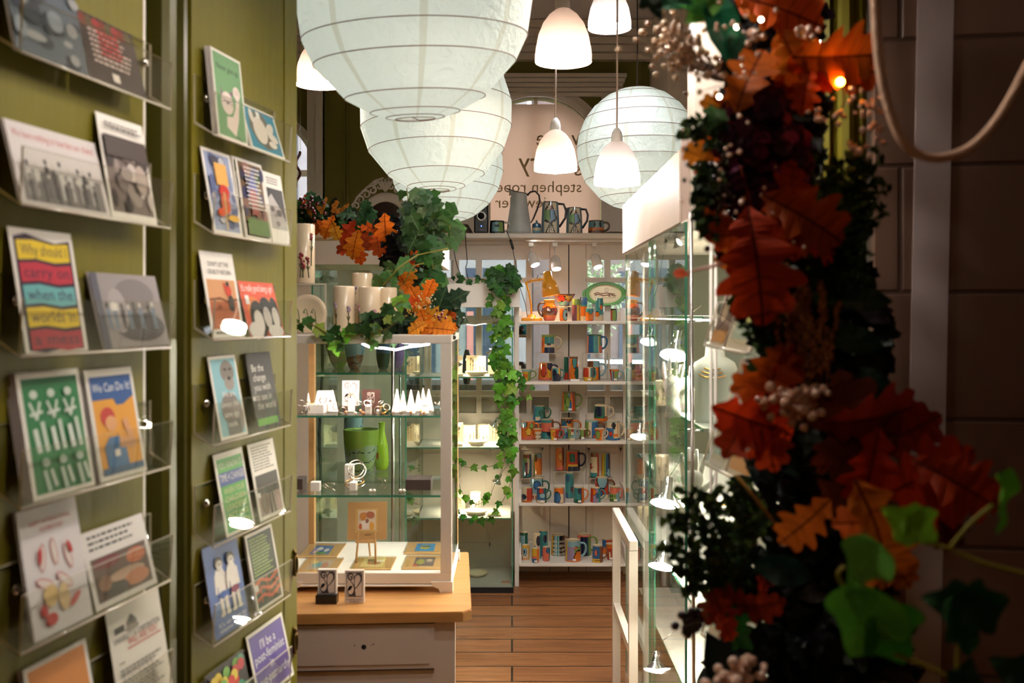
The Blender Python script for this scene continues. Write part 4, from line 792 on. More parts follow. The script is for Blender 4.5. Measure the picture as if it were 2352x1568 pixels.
S3 = [('mug', 1195, 1230, 966, 1008, 1, 1237, 'O|e,-.6,.85,.5,.2,L|e,.1,.45,.45,.22,Y|w,.18,.06,3,0,S|e,.5,.75,.3,.16,G|h,.96,1,S', 'orange mug with yellow flower shape, left end of third rack shelf'),
 ('mug', 1241, 1273, 963, 1006, 1, 1287, 'S|h,0,.34,T|h,.84,1,T|v,.6,1,M|e,.2,.28,.3,.12,N|h,.34,.38,K', 'large coral and teal mug on third rack shelf'),
 ('cup', 1224, 1246, 985, 1010, -1, 1220, 'C|d,3,3,.7,N|h,.82,1,O|v,-1,-.6,O', 'small white cup with navy dots in front, third rack shelf'),
 ('cup', 1261.5, 1286, 983, 1010.5, 1, 1295, 'R|v,-1,.1,Y|e,-.1,.5,.45,.25,O|h,.9,1,S', 'small yellow and red cup, centre front of third rack shelf'),
 ('mug', 1285.5, 1318, 959, 1000, 1, 1334, 'T|v,.1,1,O|v,-.2,.1,Y|v,-1,-.75,R|e,.3,.85,.4,.12,N|e,-.3,.6,.3,.3,B|h,.94,1,M', 'teal and orange mug in back row middle of third rack shelf'),
 ('cup', 1287, 1314, 980, 1006, 0, 0, 'L|e,0,.3,.4,.3,B|h,.92,1,S', 'pale blue bowl shaped cup between two cups, third rack shelf'),
 ('cup', 1302, 1326, 984, 1010.5, 1, 1331, 'L|v,-1,-.3,G|e,0,.7,.4,.3,C|e,0,.85,.25,.12,R|h,0,.2,C', 'small pale blue cup with a heart shape, third rack shelf'),
 ('cup', 1327, 1347, 984, 1008, 1, 1355, 'G|v,.4,1,M|v,-1,-.5,M|h,.94,1,C', 'small olive green and brown cup, third rack shelf'),
 ('mug', 1342, 1377, 964.5, 1004, 1, 1388, 'C|v,-.1,.75,B|v,-1,-.5,G|v,.75,1,M|e,.3,.1,.3,.12,S|h,.93,1,L', 'tan mug with a broad blue stripe, back row of third rack shelf'),
 ('cup', 1365, 1389, 984, 1010.5, 1, 1396, 'O|e,-.5,.5,.6,.4,G|v,.6,1,C|h,.93,1,S', 'small lime and orange cup, right front of third rack shelf'),
 ('mug', 1391, 1425, 967, 1009, 1, 1433, 'C|e,0,.8,.3,.22,K|b,-1,-.05,.0,.65,B|e,-.4,.35,.25,.14,R|b,-.1,.6,.2,.35,O|v,.5,.65,O|h,0,.12,B|h,.95,1,L', 'blue and cream mug with a black disc, right end of third rack shelf')]
for k, a, b, yt, yb, hs, hx, d, l in S3: shelfpot(3, k, a, b, yt, yb, hs, hx, 5.33 if yb < 1001 else None, d, l, tagp=a in (1261.5, 1327))
# shelf 4
Yh = 5.345
for xa, xb, yt, l in ((1196, 1250, 1094.5, 'clear riser under two upright vases, left of fourth rack shelf'), (1271, 1340, 1079, 'clear riser under the square red mug, middle of fourth rack shelf'), (1352, 1406, 1094.5, 'clear riser under two upright vases, right of fourth rack shelf')): riser(xa, xb, yt, Yh, SZ[4], l)
for k, a, b, yt, yb, hs, hx, d, l in [('cyl', 1200.5, 1221, 1042, 1094, 0, 0, 'T|e,.2,.55,.4,.45,C|e,-.2,.4,.36,.36,P|e,-.4,.8,.4,.16,G|h,.86,1,M|v,.7,1,B', 'teal vase with purple berries, far left pair of the fourth shelf'),
  ('cyl', 1226, 1245, 1040, 1094, 0, 0, 'O|h,.82,1,L|e,-.5,.8,.4,.15,M|h,0,.1,C|v,-1,-.8,G', 'orange vase with a blue neck, left pair of the fourth shelf'),
  ('cyl', 1276, 1295.5, 1021.5, 1074, 0, 0, 'O|e,.1,.6,.35,.2,Y|v,.5,1,M|h,0,.1,C|w,.2,.04,3,0,S', 'tall rust orange vase, highest on the fourth shelf'),
  ('mug', 1299, 1333, 1035, 1079, 1, 1345, 'R|h,0,.24,N|h,.24,.36,Y|v,.65,1,N|b,-.55,.2,.45,.9,D|v,-1,-.7,O', 'square patterned red, yellow and navy mug raised on fourth shelf'),
  ('cyl', 1355.5, 1376, 1039, 1094, 0, 0, 'C|h,0,.2,T|h,.84,1,M|v,.5,1,R|e,-.9,.45,.45,.12,R', 'cream and red vase with teal base, right pair of fourth shelf'),
  ('cyl', 1381.5, 1402, 1040, 1094, 0, 0, 'Y|v,-.5,.1,G|v,-.1,.5,B|v,.4,1,N|e,.5,.2,.4,.2,L', 'yellow, blue and navy vase, far right pair of fourth shelf')]:
    zr = Z({1042: 1094.5, 1040: 1094.5, 1021.5: 1079, 1035: 1079, 1039: 1094.5}[yt], Yh); pot(k, a, b, yt, yb, hs, hx, Yh, d, l, zb=zr)
for k, a, b, yt, yb, hs, hx, d, l in [('mug', 1217, 1249, 1098, 1145, 1, 1261, 'L|e,0,.7,.6,.22,B|b,.2,.8,.3,.65,R|e,.1,.15,.3,.12,C|v,.8,1,D|h,.0,.3,C|d,3,4,.3,R', 'pale blue and red mug at back, left on fourth rack shelf'),
  ('tum', 1198, 1223.5, 1119.5, 1152, 0, 0, 'R|v,-1,-.15,C|e,-.6,.4,.45,.2,N|h,0,.14,O', 'red and cream tumbler with a navy patch, left front of fourth shelf'),
  ('mug', 1232, 1256, 1119.5, 1153, 1, 1265, 'B|e,-.1,.8,.5,.3,R|e,.1,.5,.6,.2,L|h,0,.18,C|v,.6,1,D', 'small blue mug with a red leaf, front of fourth rack shelf'),
  ('mug', 1272, 1298, 1119, 1153, 0, 0, 'C|h,.62,1,O|e,-.5,.35,.7,.42,B|v,.7,1,V', 'small mug with blue circle and orange band, middle of fourth shelf'),
  ('cyl', 1298, 1318, 1086, 1142.5, 0, 0, 'T|e,-.4,.8,.4,.13,B|e,.6,.35,.35,.12,P|e,-.7,.1,.4,.12,B', 'tall teal vase with blue spots in the middle of fourth shelf'),
  ('mug', 1317, 1342, 1119, 1153, 1, 1350, 'T|e,.1,.85,.4,.25,N|v,.35,.55,N|v,.55,1,O|e,-.4,.1,.5,.12,D', 'small teal mug with navy and orange stripes, fourth rack shelf'),
  ('mug', 1355.5, 1380, 1119.5, 1152, 1, 1390, 'V|e,-.4,.75,.45,.25,O|v,-1,-.5,R|v,.4,1,T|e,.3,.5,.3,.2,B', 'small lilac and orange mug, right front of fourth rack shelf'),
  ('mug', 1366, 1399, 1096, 1142, 1, 1411, 'R|e,0,.95,.85,.5,L|h,0,.2,C|v,.85,1,M|e,-.3,.25,.4,.15,B', 'large red mug with pale blue half circle, fourth rack shelf'),
  ('mug', 1399.5, 1424, 1117, 1150.5, 1, 1429, 'G|h,.55,.95,S|d,3,4,.5,N|v,.2,1,L|h,.6,.95,S', 'small coral mug with navy berries, right end of fourth shelf')]:
    shelfpot(4, k, a, b, yt, yb, hs, hx, None, d, l, tagp=a in (1232, 1317, 1399.5))
# shelf 5
for k, a, b, yt, yb, hs, hx, d, l in [('cyl', 1194, 1213, 1222, 1273, 0, 0, 'L|v,.2,.8,D|h,0,.3,M|h,.9,1,D', 'blue grey vase at back left of lowest rack shelf'),
  ('cyl', 1223.5, 1243.5, 1226, 1281, 0, 0, 'C|e,.3,.75,.5,.22,N|v,.6,1,T|e,.2,.45,.2,.06,R|e,-.5,.45,.3,.1,L', 'cream vase with a big navy spot on the lowest rack shelf'),
  ('cyl', 1238, 1258.5, 1218, 1275, 0, 0, 'T|e,.3,.7,.45,.16,N|w,.3,.1,2,0,B|v,-1,-.6,B', 'tall teal blue vase at the back of lowest rack shelf'),
  ('tum', 1198, 1216.5, 1251, 1285, 0, 0, 'C|e,-.2,.6,.55,.3,L|e,-.3,.6,.2,.14,N|d,2,4,.3,O|h,.85,1,Y|v,.6,1,Y', 'cream tumbler with a blue eye, left on lowest rack shelf'),
  ('tum', 1221, 1238.5, 1258.5, 1291, 0, 0, 'Y|h,0,.3,B|v,.3,1,O|b,-1,.2,.3,.5,S', 'small yellow tumbler with blue base, front of lowest shelf'),
  ('tum', 1246, 1263.5, 1255.5, 1287, 0, 0, 'S|e,.4,.8,.5,.22,B|v,.7,1,D', 'small coral tumbler with blue patch, front of lowest shelf'),
  ('mug', 1265.5, 1299, 1227, 1273, 1, 1309, 'M|v,-.6,.15,L|v,.15,.75,K|d,5,5,.8,C|v,-1,-.75,Y|v,-.2,0,T', 'striped pale blue and black mug on the lowest rack shelf'),
  ('mug', 1325, 1358.5, 1226, 1273, 1, 1371, 'D|v,-.6,.4,N|v,-1,-.6,S|v,.6,1,G|h,.94,1,S', 'dark green and navy mug at the back of lowest rack shelf'),
  ('mug', 1298, 1335, 1239.5, 1286, 1, 1346, 'V|v,.1,1,G|h,.72,1,L|e,.7,.12,.7,.45,O|e,.3,.68,.2,.08,S|v,-1,-.75,Y|h,0,.08,O', 'large lilac, green and orange mug in front on the lowest rack shelf'),
  ('mug', 1360, 1385.5, 1252, 1289, 1, 1395, 'B|h,0,.24,Y|v,.3,1,M|b,-.5,.3,.1,.16,K|e,-.4,.6,.25,.2,S', 'small square looking blue and brown mug, right of lowest shelf'),
  ('mug', 1382, 1408, 1234, 1266, 0, 0, 'R|v,-1,-.3,B|e,-.6,.2,.3,.3,O', 'dark red and blue mug at back right of lowest rack shelf'),
  ('cup', 1391, 1412, 1248, 1284, 0, 0, 'R|h,.75,1,O|e,-.2,.3,.3,.3,C', 'red footed cup with orange rim at right of lowest rack shelf')]:
    shelfpot(5, k, a, b, yt, yb, hs, hx, None, d, l, tagp=a in (1221, 1298, 1391))

# ================= YELLOW DESK LAMP
Yl = 5.2; YEL = mat('yellow_enamel', (236, 160, 36), .25, coat=.5); zb = SZ[1]
t = thing('desk_lamp', 'yellow jointed desk lamp on the top shelf of the rack', 'lamp', (X(1220, Yl), Yl, zb))
g = MB(); g.lathe([(.056, 0), (.058, .004), (.058, .012), (.054, .016), (.024, .018), (.021, .030), (.012, .034), (.001, .034)], 40, org=(X(1220.5, Yl), Yl, zb)); g.build('base', YEL, t)
g = MB(); g.tube([P(1221, 722, Yl), P(1220, 700, Yl), P(1215, 672, Yl), P(1209, 652, Yl)], .005, 10); g.build('lower_arm', YEL, t)
g = MB(); g.tube([P(1209, 650, Yl), P(1222, 645, Yl), P(1240, 642, Yl), P(1252, 641, Yl)], .0042, 10); g.tube([P(1209, 646, Yl), P(1234, 640, Yl)], .0016, 6); g.build('upper_arm', YEL, t)
for a, b, nm in ((1209, 650, 'j'), (1239, 642, 'k')):
    g = MB(); g.cyl(P(a, b, Yl-.012), P(a, b, Yl+.012), .008); g.build('joint', YEL, t)
ax = Vector((math.sin(-.16), -.12, 1)).normalized(); top = P(1256, 622, Yl); bot = P(1266, 679, Yl)
axd = (bot-top).normalized(); M = Matrix.Translation(top) @ axd.to_track_quat('Z', 'X').to_matrix().to_4x4(); L_ = (bot-top).length
g = MB(); g.lathe([(.001, 0), (.014, .001), (.022, .008), (.024, .045), (.034, .055), (.044, .085), (.048, L_), (.046, L_), (.042, .085), (.03, .058), (.001, .05)], 32, M=M); g.build('lamp_shade', YEL, t)
g = MB(); g.ball(top+axd*(L_-.028), .02, seg=14, rings=8); g.build('bulb', emis('desk_bulb', (255, 206, 130), 120), t)
g = MB(); g.tube([P(1234, 641, Yl-.01), P(1235, 632, Yl), P(1240, 628, Yl), P(1250, 632, Yl)], .0016, 6); g.build('cable', DCORD, t)

# ================= THINGS ON THE LONG SHELF
Ys_ = 5.36
t = thing('enamel_pitcher', 'tall grey enamel pitcher with black handle on the long shelf', 'pitcher', (X(1192, Ys_), Ys_, ZS)); GRE = mat('grey_enamel', (206, 206, 200), .4, noise=.18, nscale=14); BL2 = mat('dark_enamel', (48, 40, 42), .3)
g = MB(); k_ = Ys_/F
def pz(p): return (535.5-p)*k_
x0 = X(1192, Ys_)
vs = []; fs = []; seg = 40; rows_ = [(29, 535.5), (28.5, 528), (25, 500), (21, 475), (18.5, 455), (18, 447)]
pr = [(r*k_, pz(p)) for r, p in rows_]
for i, (r, zz) in enumerate(pr):
    for j in range(seg): a = 2*PI*j/seg; vs.append((x0+r*math.cos(a), Ys_+r*math.sin(a), ZS+zz))
# flared slanted lip with spout at left
for s_l in (0, 1):
    for j in range(seg):
        a = 2*PI*j/seg; sp = max(0, -math.cos(a))**3; r = (18+ (11*sp+1.0 if s_l else 4*sp))*k_; zz = pz(441-6*max(0, -math.cos(a)) if not s_l else 440+2*math.cos(a)+(-9)*sp)
        vs.append((x0+r*math.cos(a), Ys_+r*math.sin(a)*(1-.55*sp), ZS+zz))
nr = len(pr)+2
for i in range(nr-1):
    for j in range(seg): a = i*seg+j; b = i*seg+(j+1) % seg; fs.append((a, b, b+seg, a+seg))
fs.append(tuple(range(seg-1, -1, -1))); g.add(vs, fs, sm=True); g.build('body', GRE, t)
g = MB(); g.tube([Vector(v) for v in vs[-seg:]], .0022, 6, closed=True); g.build('rim', BL2, t)
g = MB(); g.tube([P(1211, 449, Ys_), P(1218, 441, Ys_), P(1229, 439, Ys_), P(1238, 448, Ys_), P(1240, 462, Ys_), P(1234, 480, Ys_), P(1225, 502, Ys_), P(1219, 512, Ys_)], [.005, .005, .005, .005, .005, .005, .0045, .003], 10); g.build('handle', BL2, t)
def scene_jug(xl, xr, yt, hx, label):
    Y = 5.33; t = thing('pottery_jug', label, 'jug', (X((xl+xr)/2, Y), Y, ZS), 'big patterned jugs on the long shelf'); R = (xr-xl)/2*Y/F; h = (535.5-yt)*Y/F; x = X((xl+xr)/2, Y); g = MB(); m = 30
    def cf(a, i):
        xx = math.sin(a); v = i/m
        if math.cos(a) < -.2: return (120, 140, 150)
        c = (226, 212, 184)
        if xx < -.7 or xx > .72: c = (112, 136, 150)
        if .38 < v < .74 and -.72 < xx < -.02: c = (126, 164, 110)
        if .38 < v < .74 and -.02 <= xx < .62: c = (130, 164, 196)
        for (a0, b0, a1, b1) in ((-.6, .74, 0, 1), (.0, 1, .7, .45), (-.6, .40, .0, .33), (.0, .33, .5, .42), (-.02, .35, -.02, .75), (-.1, .33, -.5, .03), (-.05, .33, -.2, .03), (.05, .33, .1, .03), (.1, .33, .45, .03)):
            dx, dy = a1-a0, b1-b0; tt = max(0, min(1, ((xx-a0)*dx+(v-b0)*dy)/(dx*dx+dy*dy)))
            if math.hypot(xx-a0-dx*tt, (v-b0-dy*tt)*1.2) < .045: c = (60, 44, 38)
        if math.hypot(xx-.1, (v-.8)*1.3) < .1: c = (120, 70, 50)
        if v > .965: c = (70, 62, 58)
        if v < .03: c = (110, 60, 40)
        return c
    prof = [(R*(1-.16*(i/m)**2), h*i/m) for i in range(m+1)]; g.lathe(prof, 64, org=(x, Y, ZS), cf=cf); r = prof[-1][0]; g.lathe([(r, h), (r-.004, h+.001), (r-.006, h-.01), (r-.004, h*.3), (.001, h*.28)], 32, c=(120, 110, 100), org=(x, Y, ZS))
    g.add([(x-r*1.2, Y-.012, ZS+h*1.0), (x-r*.9, Y-r*.42, ZS+h), (x-r*.9, Y+r*.42, ZS+h), (x-r*.95, Y, ZS+h*.8)], [(0, 3, 1), (0, 2, 3)], 0, (226, 212, 184), True); g.build('body', GLAZE, t)
    g = MB(); hxx = X(hx, Y); g.tube([(x+r*.9, Y, ZS+h*.95), (x+r+(hxx-x-r)*.7, Y-.005, ZS+h*.93), (hxx, Y-.008, ZS+h*.72), (hxx-.004, Y-.008, ZS+h*.5), (x+R*.98, Y, ZS+h*.22)], .0062, 10, 0, (40, 48, 60)); g.build('handle', GLAZE, t)
scene_jug(1243, 1285, 462, 1300, 'taller cream jug with green and blue pattern on the long shelf'); scene_jug(1300, 1338, 475, 1350, 'shorter cream jug with green and blue pattern, right of its taller twin')
pot('tum', 1222, 1243, 512, 535.5, 0, 0, 5.34, 'B|h,.35,.6,C|h,.15,.35,L|h,.9,1,B', 'little blue banded bottle between the pitcher and patterned jugs', name='blue_bottle', cat='bottle', zb=ZS, group=None)
g = MB(); k_ = 5.34/F; g.lathe([(9.5*k_, 23*k_), (7*k_, 25.5*k_), (2.2*k_, 27*k_), (2*k_, 32*k_), (.0005, 32*k_)], 20, c=(60, 130, 160), org=(X(1232.5, 5.34), 5.34, ZS)); o = g.build('bottle_neck', GLAZE, [q for q in bpy.data.objects if q.name.startswith('blue_bottle')][0])
pot('mug', 1124, 1160, 505.5, 535.5, 1, 1171, 5.33, 'K|b,-.7,.1,.15,.9,L|b,.1,.75,.15,.9,G|b,-.35,.35,.5,.7,K', 'black, yellow and blue mug beside the loudspeaker', zb=ZS, group=None, hcol=(206, 190, 170))
pot('mug', 1350, 1388, 505, 535.5, 1, 1399, 5.33, 'O|h,.45,1,L|e,-.3,.7,.14,.24,N|e,.5,.7,.14,.24,N|h,.92,1,M|w,.25,.04,3,0,M', 'blue and orange mug with dark ovals, right on the long shelf', zb=ZS, group=None, hcol=(96, 80, 60))
t = thing('brown_dish', 'shallow dark brown dish at the right end of the long shelf', 'dish', (X(1408, 5.38), 5.38, ZS)); g = MB(); g.lathe([(.028, 0), (.03, .003), (.052, .009), (.055, .012), (.052, .013), (.03, .006), (.001, .005)], 28, org=(X(1410, 5.38), 5.38, ZS)); g.build('dish', BROWN, t)
t = thing('brown_pot', 'upturned dark brown dish with cables at left of loudspeaker', 'pot', (X(1062, 5.34), 5.34, ZS)); g = MB(); k_ = 5.34/F; g.lathe([(26*k_, 0), (25*k_, 3*k_), (15*k_, 20*k_), (13*k_, 22.5*k_), (.001, 22.5*k_)], 30, org=(X(1062, 5.34), 5.34, ZS)); g.build('body', BROWN, t)
Yk = 5.3; t = thing('loudspeaker', 'small black loudspeaker with a blue light on the long shelf', 'speaker', (X(1106, Yk), Yk, ZS)); x0, x1 = X(1089, Yk), X(1122, Yk); zt = Z(459, Yk)
g = MB(); g.bbox(x0, x1, Yk-.03, Yk+.07, ZS, zt, .008); g.build('cabinet', BLACK, t)
c = Vector((X(1105.5, Yk), Yk-.031, Z(497, Yk))); M = Matrix.Translation(c) @ Vector((0, -1, 0)).to_track_quat('Z', 'Y').to_matrix().to_4x4()
g = MB(); g.lathe([(.018, 0), (.025, .003), (.026, .0), (.028, -.001)], 28, M=M); g.build('cone_ring', STEEL, t); g = MB(); g.lathe([(.018, .0012), (.008, -.000), (.007, .004), (.0001, .006)], 24, M=M); g.build('driver', BLACK, t)
g = MB(); c = P(1105.5, 519, Yk-.031); g.cyl(c, c+Vector((0, -.001, 0)), .0032); g.build('status_light', emis('blue_light', (60, 90, 255), 4), t)
g = MB(); put_text(g, 'creative', P(1105.5, 528.5, Yk-.0305), (1, 0, 0), (0, 0, 1), .0065, (150, 150, 150), align='c'); g.build('maker_name', PRINT, t)
# cables
def cable(pts, r, label, nm='power_cable'): 
    g = MB(); sm = [Vector(p) for p in pts]; out = []
    for i in range(len(sm)-1):
        p0, p1, p2, p3 = sm[max(i-1, 0)], sm[i], sm[i+1], sm[min(i+2, len(sm)-1)]
        for k in range(6):
            u = k/6; out.append(.5*((2*p1)+(p2-p0)*u+(2*p0-5*p1+4*p2-p3)*u*u+(3*p1-p0-3*p2+p3)*u**3))
    out.append(sm[-1]); g.tube(out, r, 6); t = thing(nm, label, 'cable', tuple(sm[0])); g.build('cord', DCORD, t); return t
cable([P(1051, 535, 5.24), P(1046, 548, 5.235), P(1043, 575, 5.235), P(1050, 610, 5.235), P(1064, 645, 5.235)], .0022, 'left dark cable hanging from the upturned brown dish')
cable([P(1069, 535, 5.24), P(1070, 560, 5.235), P(1073, 600, 5.235), P(1070, 617, 5.235), P(1077, 647, 5.235)], .0022, 'right dark cable hanging from the upturned brown dish')
t = cable([P(1163, 531, 5.26), P(1168, 540, 5.235), P(1175, 560, 5.235), P(1181, 590, 5.235), P(1186, 612, 5.235), P(1187, 632, 5.235), P(1196, 665, 5.235), P(1207, 700, 5.235), P(1211, 728, 5.2)], .0018, 'dark cable with an inline switch dropping to the yellow lamp')
g = MB(); g.tube([P(1171, 550, 5.235), P(1173, 552, 5.235), P(1178, 570, 5.235), P(1179, 573, 5.235)], [.005, .007, .007, .004], 10); g.build('inline_switch', BLACK, t)
# ================= PINE TOPPED CHEST + WHITE DISPLAY CABINET
ang = math.radians(3.2); ca, sa = math.cos(ang), math.sin(ang)
FR = Vector((X(1083, 2.15), 2.15, 0)); ex_ = Vector((ca, sa, 0)); ey_ = Vector((-sa, ca, 0)); ZT = .758
def TP(u, v, z): return FR + ex_*u + ey_*v + Vector((0, 0, z))   # u<0 to the left, v>0 away
def tbox(mb, u0, u1, v0, v1, z0, z1, m=0):
    vs = [TP(u, v, z) for u in (u0, u1) for v in (v0, v1) for z in (z0, z1)]; mb.add(vs, [(0, 1, 3, 2), (4, 6, 7, 5), (0, 4, 5, 1), (2, 3, 7, 6), (0, 2, 6, 4), (1, 5, 7, 3)], m)
t = thing('pine_chest', 'white painted chest with a varnished pine top and one wide drawer', 'chest', TP(-.4, .25, 0))
g = MB()
for k in range(4):
    v0, v1 = k*.135, (k+1)*.135-.0012; pts = [TP(-.9, v0, ZT-.022), TP(-.0, v0, ZT-.022), TP(-.0, v1, ZT-.022), TP(-.9, v1, ZT-.022)]
    if k == 0: pts = [TP(-.9, 0, ZT-.022), TP(-.018, 0, ZT-.022), TP(0, .018, ZT-.022), TP(0, v1, ZT-.022), TP(-.9, v1, ZT-.022)]
    g.prism(pts, (0, 0, .020)); pin = [p+(TP(-.45, .27, 0)-p)*.004 for p in pts]; g.prism([Vector((p.x, p.y, ZT-.002)) for p in pin], (0, 0, .002))
g.build('table_top', PINE, t)
WCH = mat('chalky_white_paint', (226, 208, 196), .55, noise=.12, nscale=4, bump=.1, bscale=18)
g = MB(); tbox(g, -.87, -.035, .02, .50, .0, ZT-.022); g.build('carcass', WCH, t)
g = MB(); z1 = Z(1431, 2.16); z0 = Z(1533, 2.16); u1 = -.035-(1046-998)*2.16/F
tbox(g, -.80, u1, .012, .021, z0, z1); tbox(g, -.79, u1-.012, .0085, .0125, z0+.011, z1-.008); g.build('drawer_front', WCH, t)
g = MB(); tbox(g, -.805, u1+.003, .0188, .0199, z1, z1+.0022); tbox(g, -.80, u1, .0110, .0125, z0-.003, z0-.0005); g.build('shadow_gap', mat('gap_dark', (60, 44, 34), .9), t)
g = MB()
for px, py, r in ((836, 1484, .0055), (815, 1480, .0014), (853, 1480, .0011), (858, 1478, .0016), (985, 1526, .0012)):
    c = P(px, py, 2.15); d_ = (c-FR).dot(ey_); c = c-ey_*(d_-.0083); g.lathe([(r, 0), (r*.9, .0006), (.0001, .0002)], 14, M=Matrix.Translation(c) @ (-ey_).to_track_quat('Z', 'Y').to_matrix().to_4x4())
g.build('keyhole', mat('hole_dark', (30, 22, 18), .9), t)

YA, YBK = 2.30, 2.62; XL, XR = -.53, X(1037, YA); ZB, ZTOP = .7585, Z(769, YA)
t = thing('display_cabinet', 'white glazed jewellery display cabinet standing on the pine topped chest', 'cabinet', ((XL+XR)/2, (YA+YBK)/2, ZB))
g = MB(); st = .025
zin = Z(1311, YA); ztin = Z(789, YA)
g.bbox(XL, XR, YA, YA+.02, ztin, ZTOP, .0015); g.bbox(XL, XR, YA, YA+.02, zin-.030, zin-.004, .0015)
g.box(XR-st, XR, YA, YA+.02, zin-.004, ztin); g.box(XL, XL+.018, YA, YA+.02, zin-.004, ztin)
g.build('front_frame', WHITE, t)
g = MB(); g.box(XL, XR, YA+.02, YBK, ZTOP-.016, ZTOP); g.build('top_board', WHITE, t)
g = MB(); g.box(XL+.002, XR-.002, YA+.02, YBK, zin-.03, zin-.006); g.bbox(XL-.001, XR+.001, YA-.003, YBK, ZB+.012, zin-.031, .002)
g.build('bottom_board', WHITE, t)
g = MB(); fr = [(0, 0), (.030, 0), (.030, .006), (.022, .006), (.012, .010), (-.0, .014)]
for sx, x0 in ((-1, XR+.003), (1, XL-.003)):
    for y0 in (YA-.004, YBK-.03): g = MB(); g.prism([(x0, y0, ZB), (x0+sx*.030, y0, ZB), (x0+sx*.032, y0, ZB+.008), (x0+sx*.045, y0, ZB+.013), (x0+sx*.05, y0, ZB+.024), (x0, y0, ZB+.024)], (0, .024, 0)); g.build('bracket_foot', WHITE, t)
g = MB(); g.box(XR-.014, XR-.002, YBK-.025, YBK, zin-.006, ZTOP-.016); g.build('back_post', PINEL, t); g = MB(); g.box(XL, XL+.014, YBK-.025, YBK, zin-.006, ZTOP-.016); g.build('back_post', PINEL, t)
g = MB(); g.box(XR-.006, XR-.002, YA+.02, YBK-.025, zin-.006, ZTOP-.016); g.build('side_glass', GLASS, t)
g = MB(); g.box(XL+.014, XR-.014, YBK-.012, YBK-.008, zin-.006, ZTOP-.016); g.build('back_glass', GLASS, t)
zs1, zs2 = Z(953.5, YA+.03), Z(1136, YA+.03)
for z in (zs1, zs2):
    g = MB(); y0, y1 = YA+.025, YBK-.03; a, b = XL+.018, XR-.016; g.box(a, b, y0, y1, z-.0045, z, 0); g.box(a, b, y0-.0012, y0, z-.0048, z+.0002, 1); g.build('glass_shelf', [GLASS, GEDGE], t)
g = MB(); g.tube([P(832, 789, 2.4), P(850, 797, 2.4), P(880, 799, 2.4), P(910, 803, 2.4), P(935, 797, 2.4), P(960, 794, 2.4), P(986, 790, 2.38)], .0022, 6); g.build('light_strip', emis('led_strip', (255, 244, 250), 60), t)
g = MB(); g.box(XL+.06, XR-.03, YA+.024, YA+.044, ZTOP-.0185, ZTOP-.0165); g.build('fill_bar', emis('fill_bar_glow', (255, 238, 218), 40), t)  # added bar, tucked behind the front frame to brighten the interior

zf = zin-.0058
def blk(px, py_b, wpx, hpx, Y, z, m, name, label, cat, d=.02, group=None):
    w_ = wpx*Y/F; h = hpx*Y/F; x = X(px, Y); g = MB(); g.bbox(x-w_/2, x+w_/2, Y-d/2, Y+d/2, z, z+h, min(.0012, h*.2)); return tag(g.build(name, m, None, (0, 0, 0)), label, cat, group)
def ringc(px, Y, z, hpx, r_, label, hollow=False):
    t = thing('ring_cone', label, 'ring display', (X(px, Y), Y, z), 'ring cones on the upper glass shelf'); h = hpx*Y/F; g = MB(); R = r_*Y/F
    g.lathe([(R, 0), (R*.97, .002), (R*.12, h*.96), (.0002, h)], 20, org=(X(px, Y), Y, z)); g.build('cone', ACRYL if hollow else VELVET, t)
    rr = R*.55; zc = z+h*.44; g = MB(); ang_ = .35; pts = [(X(px, Y)+rr*math.cos(a), Y+rr*math.sin(a), zc+.004*math.sin(a+px)) for a in np.linspace(0, 2*PI, 20)[:-1]]; g.tube(pts, .0011, 6, closed=True); g.build('ring', GOLD if px % 3 == 0 else SILVER, t)
zs_ = zs1; cones = [(708, 2.44, 42, 8, 'white'), (730+34, 2.42, 50, 13, 'white'), (826, 2.38, 52, 12, 'clear'), (874, 2.44, 44, 10, 'clear'), (912, 2.40, 54, 13, 'white'), (926, 2.45, 46, 10, 'white'), (944, 2.41, 52, 12, 'white'), (961, 2.44, 46, 11, 'white'), (972, 2.48, 50, 10, 'white'), (977, 2.37, 36, 9, 'white'), (985, 2.45, 50, 12, 'white'), (1004, 2.40, 46, 11, 'clear')]
for i, (px, Y, hh, r_, c) in enumerate(cones):
    ringc(px, Y, zs_, hh, r_, f'{c} ring cone, number {["one","two","three","four","five","six","seven","eight","nine","ten","eleven","twelve"][i]} from the left on the upper glass shelf', c == 'clear')
# blocks and cards on the upper shelf
g = MB(); x0, x1 = X(721, 2.45), X(762, 2.45); g.prism([(x0, 2.44, zs_), (x1+.006, 2.44, zs_), (x1-.004, 2.46, zs_+.047), (x0+.006, 2.46, zs_+.047)], (0, .02, 0)); g.box(X(712, 2.4), X(748, 2.4), 2.375, 2.43, zs_, zs_+.020)
tag(g.build('ring_block', VELVET), 'white sloping block carrying rings at left of upper glass shelf', 'ring display')
blk(807, 0, 15, 30, 2.41, zs_, VELVET, 'ring_block', 'small frosted upright block before the logo card, upper glass shelf', 'ring display', .012)
blk(846, 0, 14, 22, 2.36, zs_, VELVET, 'ring_block', 'small frosted block with two rings before the brown box', 'ring display', .012)
def loop(pts, r, m, name, label, cat, closed=True, group=None):
    g = MB(); g.tube(pts, r, 6, closed=closed); return tag(g.build(name, m), label, cat, group)
def circ(c, r, n, tilt=0, sq=1):
    n = Vector(n).normalized(); u = n.orthogonal().normalized(); v = n.cross(u); return [Vector(c)+u*r*math.cos(a)+v*r*sq*math.sin(a) for a in np.linspace(0, 2*PI, 25)[:-1]]
